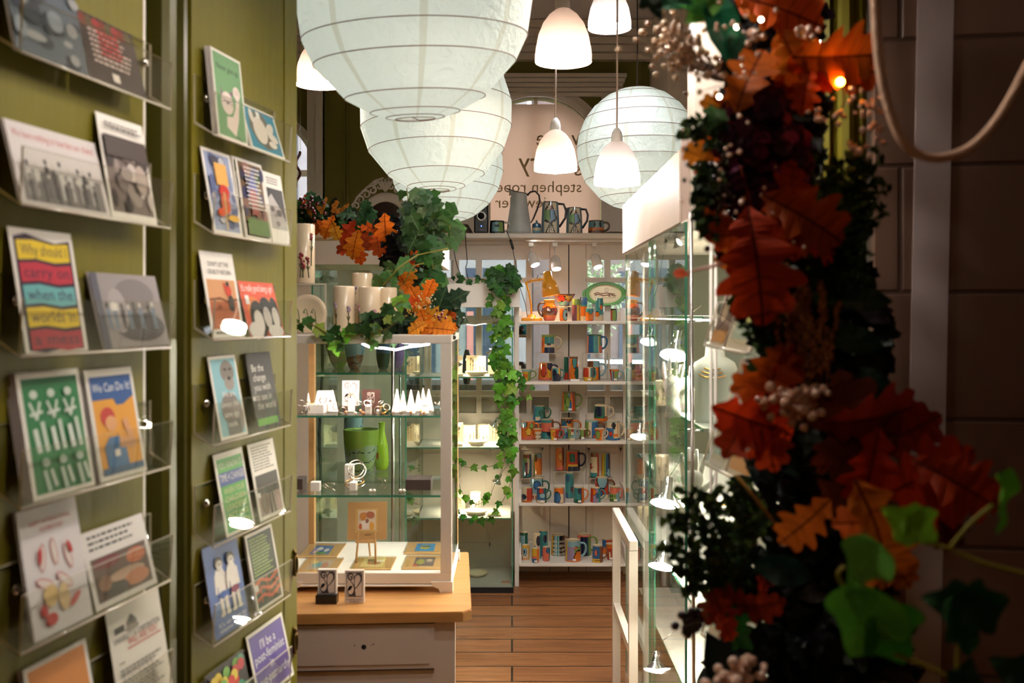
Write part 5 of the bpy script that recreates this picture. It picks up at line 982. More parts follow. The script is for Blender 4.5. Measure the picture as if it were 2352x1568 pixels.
ringpos = [(690, 2.40, 22, 'at far left'), (698, 2.37, 10, 'low at far left'), (717, 2.38, 14, 'beside the thin cone'), (733, 2.37, 27, 'on the white block'), (742, 2.37, 31, 'tilted on the white block'), (772, 2.40, 14, 'leaning on second cone'), (807, 2.408, 33, 'atop the small frosted block'), (844, 2.35, 25, 'atop the left of the twin block'), (850, 2.352, 25, 'atop the right of the twin block'), (868, 2.36, 9, 'lying right of the brown box'), (880, 2.37, 8, 'with orange stone on the shelf'), (888, 2.40, 12, 'behind the orange stone ring'), (786, 2.36, 6, 'flat before the frosted block')]
for i, (px, Y, up, wh) in enumerate(ringpos):
    R = .0085; z = zs_+max(R+.001, up*Y/F)
    loop(circ((X(px, Y), Y, z), R, (.3+.2*(i % 3), -1, .5*((i % 4)-1.5))), .0010, GOLD if i % 4 == 2 else SILVER, 'ring', 'slim metal ring '+wh+' on the upper glass shelf', 'ring', group='rings on the upper glass shelf')
rnd = random.Random(5)
for i in range(16):
    px = rnd.uniform(790, 1000); Y = rnd.uniform(2.335, 2.40); g = MB(); c = Vector((X(px, Y), Y, zs_+.0042)); g.ball(c, .004, c=rnd.choice([(236, 220, 206), (220, 150, 100), (200, 196, 190), (240, 236, 230)]), seg=6, rings=4)
    tag(g.build('cut_stone', GLAZE), 'tiny cut stone lying along the front of the upper glass shelf', 'gem', 'tiny stones along the upper glass shelf')

def logo(g, o, ex, ez, w_, h_, c, lw=1.0, m=0, frame=True):
    """plant-like monogram: two hearts of tendrils on a stem within a thin frame; o = lower left"""
    o = Vector(o); ex = Vector(ex); ez = Vector(ez); nn = ex.cross(ez)
    def S(pts, ws, cl=False):
        q = []; pts = [Vector((x, y)) for x, y in pts]; n = len(pts); out = []; wo_ = []
        for i in range(n-1):
            p0, p1, p2, p3 = pts[max(i-1, 0)], pts[i], pts[i+1], pts[min(i+2, n-1)]
            for k in range(5):
                u = k/5; out.append(.5*((2*p1)+(p2-p0)*u+(2*p0-5*p1+4*p2-p3)*u*u+(3*p1-p0-3*p2+p3)*u**3)); wo_.append(ws[i]+(ws[i+1]-ws[i])*u)
        out.append(pts[-1]); wo_.append(ws[-1]); L, R_ = [], []
        for i, p in enumerate(out):
            tt = out[min(i+1, len(out)-1)]-out[max(i-1, 0)]; tt.normalize(); nx = Vector((-tt.y, tt.x)); ww = wo_[i]*lw/2
            a = p+nx*ww; b = p-nx*ww; L.append(o+ex*(a.x*w_)+ez*(a.y*h_)); R_.append(o+ex*(b.x*w_)+ez*(b.y*h_))
        k = len(L); g.add(L+R_, [(i, i+1, k+i+1, k+i) for i in range(k-1)], m, c)
    if frame:
        for (a, b) in (((.0, .0), (1, .0)), ((1, 0), (1, 1)), ((1, 1), (0, 1)), ((0, 1), (0, 0))): S([a, b], [.035, .035])
    S([(.5, .0), (.5, .3), (.5, .6), (.52, .85)], [.22, .06, .04, .05])
    S([(.5, .30), (.72, .45), (.93, .68), (.92, .88), (.74, .96), (.56, .86), (.5, .7)], [.05, .05, .09, .14, .10, .05, .03])
    S([(.5, .72), (.42, .9), (.26, .98), (.1, .9), (.1, .78), (.22, .7), (.36, .76), (.3, .84), (.24, .8)], [.04, .06, .10, .10, .06, .05, .08, .08, .04])
    S([(.12, .86), (.26, .66), (.42, .5), (.5, .3), (.42, .1), (.22, .04), (.08, .14), (.08, .26), (.22, .34), (.36, .42)], [.03, .04, .05, .05, .10, .10, .05, .04, .14, .04])
    S([(.08, .24), (.2, .36), (.36, .44)], [.06, .16, .03])
def logocard(px0, px1, pyt, pyb, Y, z, label, c=(120, 112, 110), bgm=(240, 236, 232), band=.16, txt=None, tilt=0):
    w_ = (px1-px0)*Y/F; h = (pyb-pyt)*Y/F; x = X(px0, Y); g = MB(); g.box(x, x+w_, Y, Y+.012, z, z+h, 0, bgm)
    logo(g, (x+w_*.1, Y-.0004, z+h*band), (1, 0, 0), (0, 0, 1), w_*.8, h*(.93-band), c)
    if txt: put_text(g, txt[0], (x+w_/2, Y-.0004, z+h*.085), (1, 0, 0), (0, 0, 1), w_*.14, c, align='c'); put_text(g, txt[1], (x+w_/2, Y-.0004, z+h*.02), (1, 0, 0), (0, 0, 1), w_*.14, c, align='c')
    return tag(g.build('logo_card', PRINT, None, (0, 0, 0)), label, 'sign')
blk(802, 0, 30, 8, 2.487, zs_, mat('brown_card', (96, 72, 62), .6), 'brown_block', 'low brown block under the white logo card on upper shelf', 'stand', .02)
logocard(786, 824, 871, 928, 2.48, zs_+.0088, 'white card with grey plant monogram on upper glass shelf', (176, 170, 172))
x0 = X(831, 2.49); g = MB(); w_ = 42*2.49/F; h = 44*2.49/F; g.box(x0, x0+w_, 2.49, 2.50, zs_, zs_+h, 0, (88, 62, 56)); logo(g, (x0+w_*.3, 2.4895, zs_+h*.35), (1, 0, 0), (0, 0, 1), w_*.38, h*.5, (200, 186, 176), 1.2); tag(g.build('gift_box', PRINT), 'dark brown jewellery box lid with monogram on upper glass shelf', 'box')
# lower glass shelf
z = zs2; BRB = mat('brown_box_card', (66, 52, 48), .5)
t = blk(963, 0, 58, 25, 2.42, z, BRB, 'gift_box', 'flat dark brown jewellery box at right of lower glass shelf', 'box', .06)
g = MB(); put_text(g, 'sr', (X(963, 2.42), 2.42-.012, z+25*2.42/F+.0003), (1, 0, 0), (0, 1, 0), .012, (170, 160, 150), align='c'); g.build('box_mark', PRINT, t, world=True)
blk(690, 0, 20, 25, 2.42, z, BRB, 'gift_box', 'dark brown box at left end of lower glass shelf, cut by the door', 'box', .05)
blk(725, 0, 22, 22, 2.38, z, VELVET, 'earring_block', 'small white block with two pearl studs, lower glass shelf', 'earring display', .02)
blk(803, 0, 20, 52, 2.44, z, VELVET, 'bracelet_block', 'tall frosted block holding a bangle, lower glass shelf', 'bracelet display', .02)
blk(812, 0, 16, 20, 2.39, z, VELVET, 'bracelet_block', 'low frosted block inside the stack of bangles, lower glass shelf', 'bracelet display', .02)
for i, (px, py, rp, n, m_, l) in enumerate([(818, 1075, 22, (.5, -.8, .5), SILVER, 'upper silver bangle slipped over the tall frosted block'), (821, 1082, 22, (.3, -.8, .6), SILVER, 'lower silver bangle leaning on the tall frosted block'), (815, 1106, 23, (0, -.25, 1), GOLD, 'thin gold bangle around the low frosted block, upper of two'), (815, 1112, 24, (.05, -.22, 1), SILVER, 'thin silver bangle around the low frosted block, lower of two')]):
    c = P(px, py, 2.41); loop(circ(c, rp*2.41/F, n, 0, .8), .0014, m_, 'bangle', l, 'bangle')
loop([P(738, 1112, 2.36), P(748, 1120, 2.36), P(760, 1122, 2.36), P(769, 1117, 2.36), P(768, 1110, 2.36), P(755, 1108, 2.37), P(744, 1110, 2.37), P(752, 1116, 2.36), P(764, 1122, 2.36), P(769, 1126, 2.35)], .0011, SILVER, 'open_bangle', 'open silver bangle with a leaf end, left of lower glass shelf', 'bangle', False)
loop([P(868, 1099, 2.38), P(876, 1100, 2.38), P(880, 1108, 2.38), P(874, 1118, 2.38), P(882, 1122, 2.38), P(890, 1112, 2.38), P(884, 1102, 2.38)], .0008, SILVER, 'pendant_chain', 'fine silver chain curled on the lower glass shelf', 'necklace', False)
for px, l in ((855, 'pair of round pearl studs in the middle of lower glass shelf'), (924, 'pair of square studs left of the flat brown box')):
    t = thing('stud_earrings', l, 'earrings', (X(px, 2.36), 2.36, z))
    for dx in (-4, 4):
        g = MB(); c = Vector((X(px+dx, 2.36), 2.36, z+.0046)); g.ball(c, .0042, seg=10, rings=6); g.build('stud', PORC, t)
for dx in (-5, 5): pass
# picture card on easel + five wrapped cards on the cabinet floor
KR = (206, 164, 112)
def kraft(g, o, ex, ey, nrm, w_, h, blobs, seed):
    o, ex, ey, nrm = map(Vector, (o, ex, ey, nrm)); g.prism([o, o+ex*w_, o+ex*w_+ey*h, o+ey*h], -nrm*.002, 0, KR); rnd = random.Random(seed); k = 1
    def rect(x0, y0, x1, y1, c):
        nonlocal k; g.add([o+ex*x*w_+ey*y*h+nrm*.00015*k for x, y in ((x0, y0), (x1, y0), (x1, y1), (x0, y1))], [(0, 1, 2, 3)], 0, c); k += 1
    def ell(cx_, cy_, rx, ry, c):
        nonlocal k; g.add([o+ex*(cx_+rx*math.cos(a)*rnd.uniform(.8, 1.1))*w_+ey*(cy_+ry*math.sin(a)*rnd.uniform(.8, 1.1))*h+nrm*.00015*k for a in np.linspace(0, 2*PI, 15)[:-1]], [tuple(range(14))], 0, c); k += 1
    for b in blobs: (rect if b[0] == 'r' else ell)(*b[1:])
t = thing('easel', 'tiny wooden easel under the kraft picture card', 'easel', (X(844, 2.46), 2.46, zf)); Ye = 2.40
zc = Z(1240, Ye); g = MB(); g.box(X(817, Ye), X(863, Ye), Ye-.006, Ye+.006, zc-.006, zc); g.build('ledge', PINEL, t)
for a, b in ((822, 818), (858, 863)): g = MB(); g.tube([(X(a+3, Ye), Ye+.006, zc+.04), (X(b+1, Ye), Ye-.01, zf+.001)], .0026, 6); g.build('leg', PINEL, t)
g = MB(); g.tube([(X(840, Ye), Ye+.012, zc+.05), (X(842, Ye), Ye+.06, zf+.002)], .0024, 6); g.build('leg', PINEL, t)
g = MB(); w_ = 90*Ye/F; h = 86*Ye/F; lean = .12; kraft(g, (X(798, Ye), Ye-.002, zc), (1, 0, .02), (0, math.sin(lean), math.cos(lean)), (0, -math.cos(lean), math.sin(lean)), w_, h, [('r', .2, .2, .76, .82, (222, 184, 120)), ('r', .26, .26, .72, .78, (236, 214, 190)), ('e', .4, .62, .1, .12, (214, 150, 90)), ('e', .58, .66, .12, .1, (190, 120, 96)), ('e', .45, .4, .14, .12, (244, 232, 224)), ('e', .62, .36, .07, .12, (226, 170, 90)), ('e', .33, .35, .05, .08, (200, 110, 70)), ('e', .5, .5, .05, .06, (160, 110, 100)), ('r', .45, .12, .6, .14, (110, 80, 60))], 1)
g.box(0, .001, 0, .001, 0, .001) if 0 else None
o = g.build('art_card', PRINT); tag(o, 'square kraft card with a pale painting, standing on the tiny easel', 'card')
for i, (x0, x1, y0, y1, bl, l) in enumerate([
    (685, 773, 1250, 1281, [('r', .22, .2, .72, .85, (86, 124, 186)), ('e', .4, .6, .09, .14, (240, 236, 240)), ('e', .6, .5, .07, .13, (240, 236, 240)), ('e', .35, .35, .08, .1, (230, 190, 200)), ('e', .5, .28, .16, .08, (110, 160, 90))], 'kraft card with blue flower picture, back left on cabinet floor'),
    (680, 768, 1284, 1316, [('r', .18, .2, .78, .85, (196, 176, 160)), ('e', .4, .5, .14, .2, (130, 180, 190)), ('e', .62, .5, .1, .2, (210, 140, 120)), ('e', .3, .7, .1, .1, (226, 196, 120))], 'kraft card with pale fish picture, front left on cabinet floor'),
    (804, 898, 1281, 1309, [('r', .2, .2, .75, .9, (226, 202, 150)), ('e', .5, .55, .18, .24, (170, 110, 84)), ('e', .4, .72, .1, .1, (110, 100, 80)), ('e', .62, .66, .12, .1, (244, 236, 220))], 'kraft card with brown flower picture, middle of cabinet floor'),
    (927, 1016, 1246, 1273, [('r', .25, .2, .75, .85, (56, 140, 206)), ('e', .5, .55, .14, .2, (196, 176, 60)), ('e', .5, .6, .16, .08, (40, 90, 120))], 'kraft card with bright blue picture, back right on cabinet floor'),
    (922, 1016, 1277, 1308, [('r', .25, .2, .75, .85, (106, 92, 96)), ('e', .4, .5, .12, .2, (150, 150, 70)), ('e', .62, .6, .08, .12, (200, 180, 150)), ('e', .3, .25, .05, .08, (190, 70, 60))], 'kraft card with dark fish picture, front right on cabinet floor')]):
    ya = (H-zf)*F/(y1-HY); yb2 = (H-zf)*F/(y0-HY); g = MB(); xa, xb = X(x0, ya), min(X(x1, ya), XR-.012)
    kraft(g, (xa, ya, zf+.0022), (1, 0, 0), (0, 1, 0), (0, 0, 1), xb-xa, yb2-ya, bl, i); g.prism([(xa-.002, ya-.002, zf+.0045), (xb+.001, ya-.002, zf+.0045), (xb+.001, yb2+.002, zf+.0045), (xa-.002, yb2+.002, zf+.0045)], (0, 0, .0004), 1)
    tag(g.build('wrapped_card', [PRINT, ACRYL]), l, 'card')
# two logo cards on the pine top
Yc = 2.215
g = MB(); g.box(X(727, Yc), X(775, Yc), Yc-.012, Yc+.016, ZT, ZT+20*Yc/F-.0005, 0); tag(g.build('card_stand', BLACK), 'small black block holding the left monogram card on the pine top', 'stand')
logocard(730, 773, 1312, 1368, Yc, ZT+20*Yc/F, 'monogram card standing in a black block on the pine top', (96, 90, 90), (236, 226, 220), .04)
logocard(792, 836, 1311, 1385, Yc, ZT, 'white monogram box with shop name, right one on the pine top', (96, 90, 90), (232, 220, 212), .2, ('stephen roper', 'jewellery'))

# ================= BOTANICAL CERAMICS ON TOP OF THE WHITE CABINET
CE = (238, 216, 184)
def plantart(g, f, stems, seed, c=(92, 92, 60), fc=(150, 120, 150)):
    rnd = random.Random(seed)
    for (u, v0, v1, ben) in stems:
        pts = [f(u+ben*k/6, v0+(v1-v0)*k/6) for k in range(7)]; g.tube(pts, .0014, 5, 0, c)
        for k in range(7):
            q = f(u+ben+rnd.uniform(-.07, .07), v1+rnd.uniform(-.06, .05)); g.ball(q, rnd.uniform(.0026, .0048), c=fc, seg=6, rings=4)
        for s_ in (-1, 1): g.tube([f(u+ben*.5, v0+(v1-v0)*.45), f(u+ben*.5+s_*.10, v0+(v1-v0)*.68)], .0012, 5, 0, c)
def ceramic(px0, px1, pyt, Y, zb, label, stems, seed, fc, name='ceramic_candle_vase', group='cream botanical vases', sc_=1.0, c=(92, 92, 60)):
    R = (px1-px0)/2*Y/F; x = X((px0+px1)/2, Y); h = Z(pyt, Y)-zb; t = thing(name, label, 'vase', (x, Y, zb), group); g = MB()
    g.lathe([(R*.96, 0), (R, .004), (R, h-.002), (R-.002, h), (R-.005, h-.002), (R-.005, h*.3), (.001, h*.28)], 40, c=CE, org=(x, Y, zb)); g.build('body', CERAM, t)
    f = lambda u, v: Vector((x+(R+.0004)*math.sin(u*1.5), Y-(R+.0004)*math.cos(u*1.5), zb+h*v)); g = MB(); plantart(g, f, stems, seed, c, fc); g.build('flower_relief', GLAZE, t)
zc = ZTOP+.0005
ceramic(766, 815, 657, 2.42, zc, 'cream vase with two tall flowering stems, left on white cabinet', [(-.4, .06, .6, -.08), (.35, .08, .5, .05)], 1, (176, 150, 168))
ceramic(808, 856, 627, 2.52, zc, 'tallest cream vase with lavender sprig behind two others', [(-.5, .1, .42, .02), (-.45, .55, .72, .05)], 2, (110, 92, 140))
ceramic(824, 874, 659, 2.42, zc, 'cream vase with pink clover heads, centre on white cabinet', [(-.35, .05, .3, 0), (.3, .05, .45, .12), (-.75, .05, .55, 0)], 3, (206, 150, 160))
ceramic(868, 912, 660, 2.45, zc, 'cream vase with yellow fern, behind the dark garland end', [(-.3, .3, .6, .7), (-.4, .1, .3, .5)], 4, (222, 180, 80))
# riser and tall vase at left
t = thing('acrylic_riser', 'large clear riser under the tall poppy vase on white cabinet', 'stand', (X(700, 2.46), 2.46, zc)); g = MB(); zt = Z(651, 2.46); x0, x1 = X(640, 2.46), X(757, 2.46)
g.box(x0, x1, 2.42, 2.52, zt-.005, zt-.001); g.box(x1-.004, x1, 2.42, 2.52, zc, zt-.005); g.box(x0, x0+.004, 2.42, 2.52, zc, zt-.005); g.box(x0, x1, 2.4185, 2.42, zt-.005, zt-.001, 1); g.box(x1-.004, x1, 2.4185, 2.42, zc, zt-.005, 1); g.build('bridge', [ACRYL, AEDGE], t)
ceramic(672, 723, 515, 2.47, zt-.0008, 'tall cream vase with poppies on a clear riser, cut by door', [(-.05, .1, .45, .05), (.45, .1, .38, -.1), (.6, .3, .78, .06), (.1, .1, .33, 0)], 5, (150, 60, 64))
t = thing('ceramic_plate', 'round cream plate with snowdrops leaning by the clear riser', 'plate', (X(706, 2.38), 2.38, zc)); R = 45*2.38/F; x = X(706, 2.38); g = MB(); M = Matrix.Translation((x, 2.385, zc+R+.001)) @ Matrix.Rotation(-.12, 4, 'X') @ Matrix.Rotation(PI/2, 4, 'X')
g.lathe([(.001, -.004), (R*.7, -.003), (R, .004), (R-.001, .007), (R*.75, .001), (.001, .0)], 48, c=CE, M=M); g.build('plate', CERAM, t)
g = MB(); ff = lambda u, v: M @ Vector((u*R, v*R, .0035))
for u in (-.42, .02, .42): g.tube([ff(u+.04, -.55), ff(u, -.1), ff(u-.06, .18), ff(u-.14, .26), ff(u-.2, .16)], .0009, 5, 0, (96, 110, 60)); g.add([ff(u-.2, .2), ff(u-.28, .02), ff(u-.2, .06), ff(u-.12, .0)], [(0, 1, 2, 3)], 0, (120, 136, 90))
g.build('flower_relief', GLAZE, t)

# ================= FIRST GLASS VITRINE (art glass), BEHIND THE WHITE CABINET
Y0, Y1 = 3.0, 3.42; x0, x1 = X(716, Y0), X(934, Y0)
t = thing('glass_vitrine', 'tall glass vitrine with white top holding green art glass', 'cabinet', ((x0+x1)/2, (Y0+Y1)/2, 0)); zt0, zt1 = Z(607, Y0), Z(553, Y0)
g = MB(); g.box(x0-.004, X(1012, Y0), Y0-.004, Y1, zt0, zt1); g.build('top_fascia', WHITE, t)
g = MB(); g.box(x0, x1, Y0, Y1, 0, .12); g.build('plinth', BLACK, t)
g = MB(); g.box(x0+.005, x1-.005, Y0+.005, Y1-.005, .12, .13); g.build('floor_board', WHITE, t)
for nm, a in (('front_glass', (x0+.004, x1-.004, Y0, Y0+.004)), ('side_glass', (x1-.004, x1, Y0, Y1)), ('side_glass', (x0, x0+.004, Y0, Y1))):
    g = MB(); g.box(*a, .12, zt0, 0)
    if nm == 'side_glass': g.box(a[0]-.0003, a[1]+.0003, Y0-.0015, Y0, .12, zt0, 1)
    g.build(nm, [GLASST, GEDGE], t)
g = MB(); g.box(x0+.004, x1-.004, Y1-.004, Y1, .12, zt0); g.build('back_glass', GLASST, t)
for px in (903, ): g = MB(); g.cyl((X(px, Y0), Y0-.006, .12), (X(px, Y0), Y0-.006, zt0), .005); g.cyl((X(px, Y0)-.025*1, Y1-.01, .12), (X(px, Y0)-.025, Y1-.01, zt0), .004); g.build('steel_post', STEEL, t)
g = MB(); g.tube([(X(737, 3.3), 3.3, zt0), (X(741, 3.3), 3.3, Z(850, 3.3)), (X(733, 3.3), 3.3, Z(1000, 3.3)), (X(737, 3.3), 3.3, Z(1100, 3.3)), (X(732, 3.3), 3.3, .14)], .005, 8); g.build('power_cable', DCORD, t)

vs1, vs2 = Z(856, Y0), Z(1082, Y0+.2)
for z in (vs1, vs2): g = MB(); g.box(x0+.006, x1-.006, Y0+.01, Y1-.01, z-.006, z, 0); g.box(x0+.006, x1-.006, Y0+.0085, Y0+.01, z-.0062, z+.0002, 1); g.build('glass_shelf', [GLASST, GEDGE], t)
ARTG = vcol('art_glass', .12, .5, coat=.5, transl=.35)
def artglass(px, pw, pyt, Y, zb, prof, cf, label, name='glass_vase'):
    t_ = pw/2*Y/F; h = Z(pyt, Y)-zb; x = X(px, Y); t = thing(name, label, 'vase', (x, Y, zb), 'coloured art glass in the vitrine'); g = MB(); m = 34; pr = []
    for i in range(m+1):
        v = i/m
        for (r0, v0), (r1, v1) in zip(prof[:-1], prof[1:]):
            if v0 <= v <= v1: pr.append((t_*(r0+(r1-r0)*(v-v0)/(v1-v0)), h*v)); break
    g.lathe(pr, 56, org=(x, Y, zb), cf=lambda a, i: cf(a, i/m)); r = pr[-1][0]; g.lathe([(r, h), (r-.003, h+.001), (r-.005, h), (r-.006, h*.7), (r*.6, h*.2), (.001, h*.15)], 40, c=cf(0, .97), org=(x, Y, zb)); g.build('vessel', ARTG, t)
def marb(base, lo, line, vl=.58):
    def f(a, v):
        if v > vl+.05*math.sin(2*a): return base
        n = math.sin(9*v+2.2*math.sin(1.7*a)+a)+.5*math.sin(17*v+3*a); 
        if abs(math.sin(14*v+2.5*math.sin(1.6*a+1)+.8*a)) < .16: return line
        return lo if n > -.3 else tuple((p+q)/2 for p, q in zip(lo, base))
    return f
artglass(830, 82, 986, 3.2, vs2, [(.62, 0), (.66, .05), (.85, .4), (.97, .75), (1, 1)], marb((178, 196, 92), (172, 186, 160), (70, 84, 90), .6), 'big lime green vase with marbled lower half on vitrine shelf')
artglass(877, 32, 970, 3.24, vs2+.0, [(.75, 0), (.95, .08), (1, .25), (.92, .5), (.6, .68), (.45, .8), (.42, .94), (.5, 1)], lambda a, v: (206, 90, 40) if math.hypot(math.sin(a)+.5, (v-.3)*3) < .22 else (196, 220, 70), 'slender lime green bottle with an orange spot on vitrine shelf', 'glass_bottle')
artglass(815, 46, 790, 3.18, vs1, [(.45, 0), (.62, .12), (.85, .45), (1, .8), (1, 1)], marb((190, 210, 226), (196, 140, 116), (50, 70, 90), .55), 'pale blue vase with rust marbled base on the upper vitrine shelf')
artglass(778, 62, 780, 3.26, vs1, [(.3, 0), (.45, .08), (.75, .45), (1, .9), (1.02, 1)], lambda a, v: (196, 190, 130) if v > .5 else (164, 184, 80), 'yellow green flared bowl on the upper vitrine shelf', 'glass_bowl')
artglass(880, 32, 784, 3.17, vs1, [(.5, 0), (.7, .08), (.95, .4), (1, .7), (.9, 1)], lambda a, v: (24, 70, 70) if v < .6 else (60, 96, 140), 'dark teal and blue glass vase on the upper vitrine shelf')
artglass(913, 32, 786, 3.28, vs1, [(.5, 0), (.8, .2), (1, .55), (.9, 1)], lambda a, v: (150, 116, 180), 'lilac glass vase at right of the upper vitrine shelf')
artglass(812, 44, 905, 3.35, vs2+.001, [(.8, 0), (1, .3), (.95, .8), (.8, 1)], marb((200, 212, 220), (180, 204, 220), (30, 50, 80), .95), 'white and blue marbled tall vase behind the lime vase')

# ================= SECOND GLASS VITRINE (cream ceramics) BESIDE THE RACK
Y0, Y1 = 5.0, 5.36; x0, x1 = X(955, Y0), X(1178, Y0); zt1, zt0 = Z(651, Y0), Z(705, Y0)
t = thing('glass_vitrine', 'tall glass vitrine of cream ceramics with hanging ivy, beside the rack', 'cabinet', ((x0+x1)/2, (Y0+Y1)/2, 0))
g = MB(); g.box(x0, X(1194, Y0), Y0-.012, Y1, zt0, zt1); g.build('top_fascia', WHITE, t)
g = MB(); g.box(x0, x1+.003, Y0-.003, Y1, 0, .028); g.build('plinth', BLACK, t)
g = MB(); g.box(x0+.003, x1-.003, Y0+.003, Y1-.003, .028, .042); g.build('floor_board', mat('grey_board', (186, 178, 170), .6), t)
for nm, a in (('front_glass', (x0, x1-.005, Y0, Y0+.003)), ('side_glass', (x1-.005, x1, Y0, Y1)), ('side_glass', (x0, x0+.004, Y0+.003, Y1))):
    g = MB(); g.box(*a, .028, zt0, 0)
    if nm == 'side_glass': g.box(a[0]-.0003, a[1]+.0003, Y0-.0025, Y0, .028, zt0, 1); g.box(a[0]-.0003, a[1]+.0003, Y1, Y1+.0015, .028, zt0, 1)
    g.build(nm, [GLASST, GEDGE], t)
sz2 = [Z(865, Y0+.01), Z(1027, Y0+.01), Z(1189, Y0+.01)]
for z in sz2: g = MB(); g.box(x0+.008, x1-.012, Y0+.008, Y1-.008, z-.006, z); g.box(x0+.008, x1-.012, Y0+.0065, Y0+.008, z-.0062, z+.0002, 1); g.build('shelf_board', [WHITE, GEDGE], t)
def minispot(px, py, Y, aim, label, group='silver halogen lamps in the vitrines', E=None, s_=1.0):
    c = P(px, py, Y); d = Vector(aim).normalized(); M = Matrix.Translation(c) @ d.to_track_quat('Z', 'Y').to_matrix().to_4x4(); t = thing('halogen_lamp', label, 'lamp', tuple(c), group)
    g = MB(); g.lathe([(.001*s_, -.045*s_), (.008*s_, -.043*s_), (.009*s_, -.02*s_), (.012*s_, -.012*s_), (.025*s_, .004*s_), (.026*s_, .006*s_)], 20, M=M); g.build('lamp_head', CHROME, t)
    g = MB(); g.add([M @ Vector((.0245*s_*math.cos(k*PI/10), .0245*s_*math.sin(k*PI/10), .0055*s_)) for k in range(20)], [tuple(range(20))]); g.build('lamp_face', E or SPOTE, t)
    p = M @ Vector((0, 0, -.044*s_)); g = MB(); g.tube([p, p+Vector((.02, .0, .03))*s_, p+Vector((.045, 0, .05))*s_], .0012, 5); g.build('stem', STEEL, t)
for px, py, l in ((1051, 838, 'upper left'), (1046, 985, 'middle left'), (1048, 1130, 'lower left'), (1142, 1105, 'lower right')):
    minispot(px, py, 5.12, (.5 if px < 1100 else -.5, .25, -1), 'silver halogen lamp at '+l+' in the ivy vitrine', E=SPOTV)
for i, (px, py) in enumerate(((1128, 812), (1135, 975))): minispot(px, py, 5.14, (-.5, .25, -1), ['silver halogen lamp behind the ivy at top right of vitrine', 'silver halogen lamp behind the ivy at middle of vitrine'][i], E=SPOTV)
# items
def tile(px0, px1, pyt, k, Y, label, seed):
    z = sz2[k]; h = Z(pyt, Y)-z; x = X(px0, Y); w_ = X(px1, Y)-x; t = thing('botanical_tile', label, 'tile', (x+w_/2, Y, z), 'cream tiles with pressed plants'); g = MB(); g.box(x, x+w_, Y, Y+.01, z, z+h, 0, (226, 200, 160)); g.build('tile', CERAM, t)
    g = MB(); plantart(g, lambda u, v: Vector((x+w_*(.5+u*.5), Y-.0008, z+h*v)), [(-.35, .1, .8, .1), (.1, .1, .7, .05), (.4, .15, .65, -.05)], seed, (120, 100, 70), (130, 110, 70)); g.build('flower_relief', GLAZE, t)
tile(1032, 1062, 816, 0, 5.26, 'cream tile with plant relief, left on top shelf of ivy vitrine', 1); tile(1071, 1098, 816, 0, 5.26, 'cream tile with plant relief, second on top shelf of ivy vitrine', 2); tile(1121, 1146, 818, 0, 5.26, 'cream tile behind ivy, right on top shelf of ivy vitrine', 3)
tile(1032, 1064, 970, 1, 5.26, 'cream tile with pink flowers, left on middle shelf of vitrine', 4); tile(1122, 1150, 972, 1, 5.26, 'cream tile behind ivy, right on middle shelf of vitrine', 5)
tile(1034, 1069, 1135, 2, 5.24, 'cream tile with branch relief on lowest vitrine shelf', 6)
def vit_v(px0, px1, pyt, k, Y, label, seed): ceramic(px0, px1, pyt, Y, sz2[k], label, [(-.5, .1, .5, 0), (0, .1, .4, .1), (.5, .1, .5, 0)], seed, (150, 130, 120), 'ceramic_candle_vase', 'cream candle vases in the ivy vitrine')
vit_v(1088, 1116, 817, 0, 5.2, 'cream candle vase on the plate, top shelf of ivy vitrine', 1); vit_v(1064, 1093, 974, 1, 5.22, 'left of two cream candle vases on middle vitrine shelf', 2); vit_v(1097, 1123, 974, 1, 5.22, 'right of two cream candle vases on middle vitrine shelf', 3); vit_v(1080, 1104, 1128, 2, 5.22, 'cream candle vase on lowest vitrine shelf', 4)
def dish(px0, px1, z, Y, label):
    R = (px1-px0)/2*Y/F; x = X((px0+px1)/2, Y); t = thing('cream_dish', label, 'dish', (x, Y, z), 'cream dishes in the ivy vitrine'); g = MB(); g.lathe([(R*.6, 0), (R*.66, .003), (R*.94, .014), (R, .021), (R*.97, .022), (R*.8, .012), (.001, .008)], 36, c=CE, org=(x, Y, z)); g.build('dish', CERAM, t)
dish(1068, 1120, sz2[0], 5.10, 'cream dish in front of tiles on top vitrine shelf'); dish(1072, 1118, sz2[1], 5.10, 'cream dish in front of the two candle vases'); dish(1067, 1120, sz2[2], 5.10, 'cream dish on the lowest lit vitrine shelf'); dish(1070, 1120, .042, 5.17, 'cream dish alone on the floor of the ivy vitrine')
for i, (px0, px1, k) in enumerate(((1034, 1064, 0), (1124, 1150, 0), (1036, 1062, 1), (1120, 1150, 2))):
    Y = 5.06; g = MB(); z = sz2[k]; g.bbox(X(px0, Y), X(px1, Y), Y-.02, Y+.03, z, z+.012, .002, 0, (236, 214, 184)); tag(g.build('ceramic_slab', CERAM), ['flat cream slab at left of top vitrine shelf', 'flat cream slab at right of top vitrine shelf', 'flat cream slab at left of middle vitrine shelf', 'flat cream slab at right of lowest lit vitrine shelf'][i], 'slab')
g = MB(); g.box(X(1152, 5.04), X(1171, 5.04), 5.03, 5.045, .042, .05); tag(g.build('price_card', mat('pinkish_card', (190, 130, 110), .6)), 'tiny pinkish card on the vitrine floor at right', 'card')

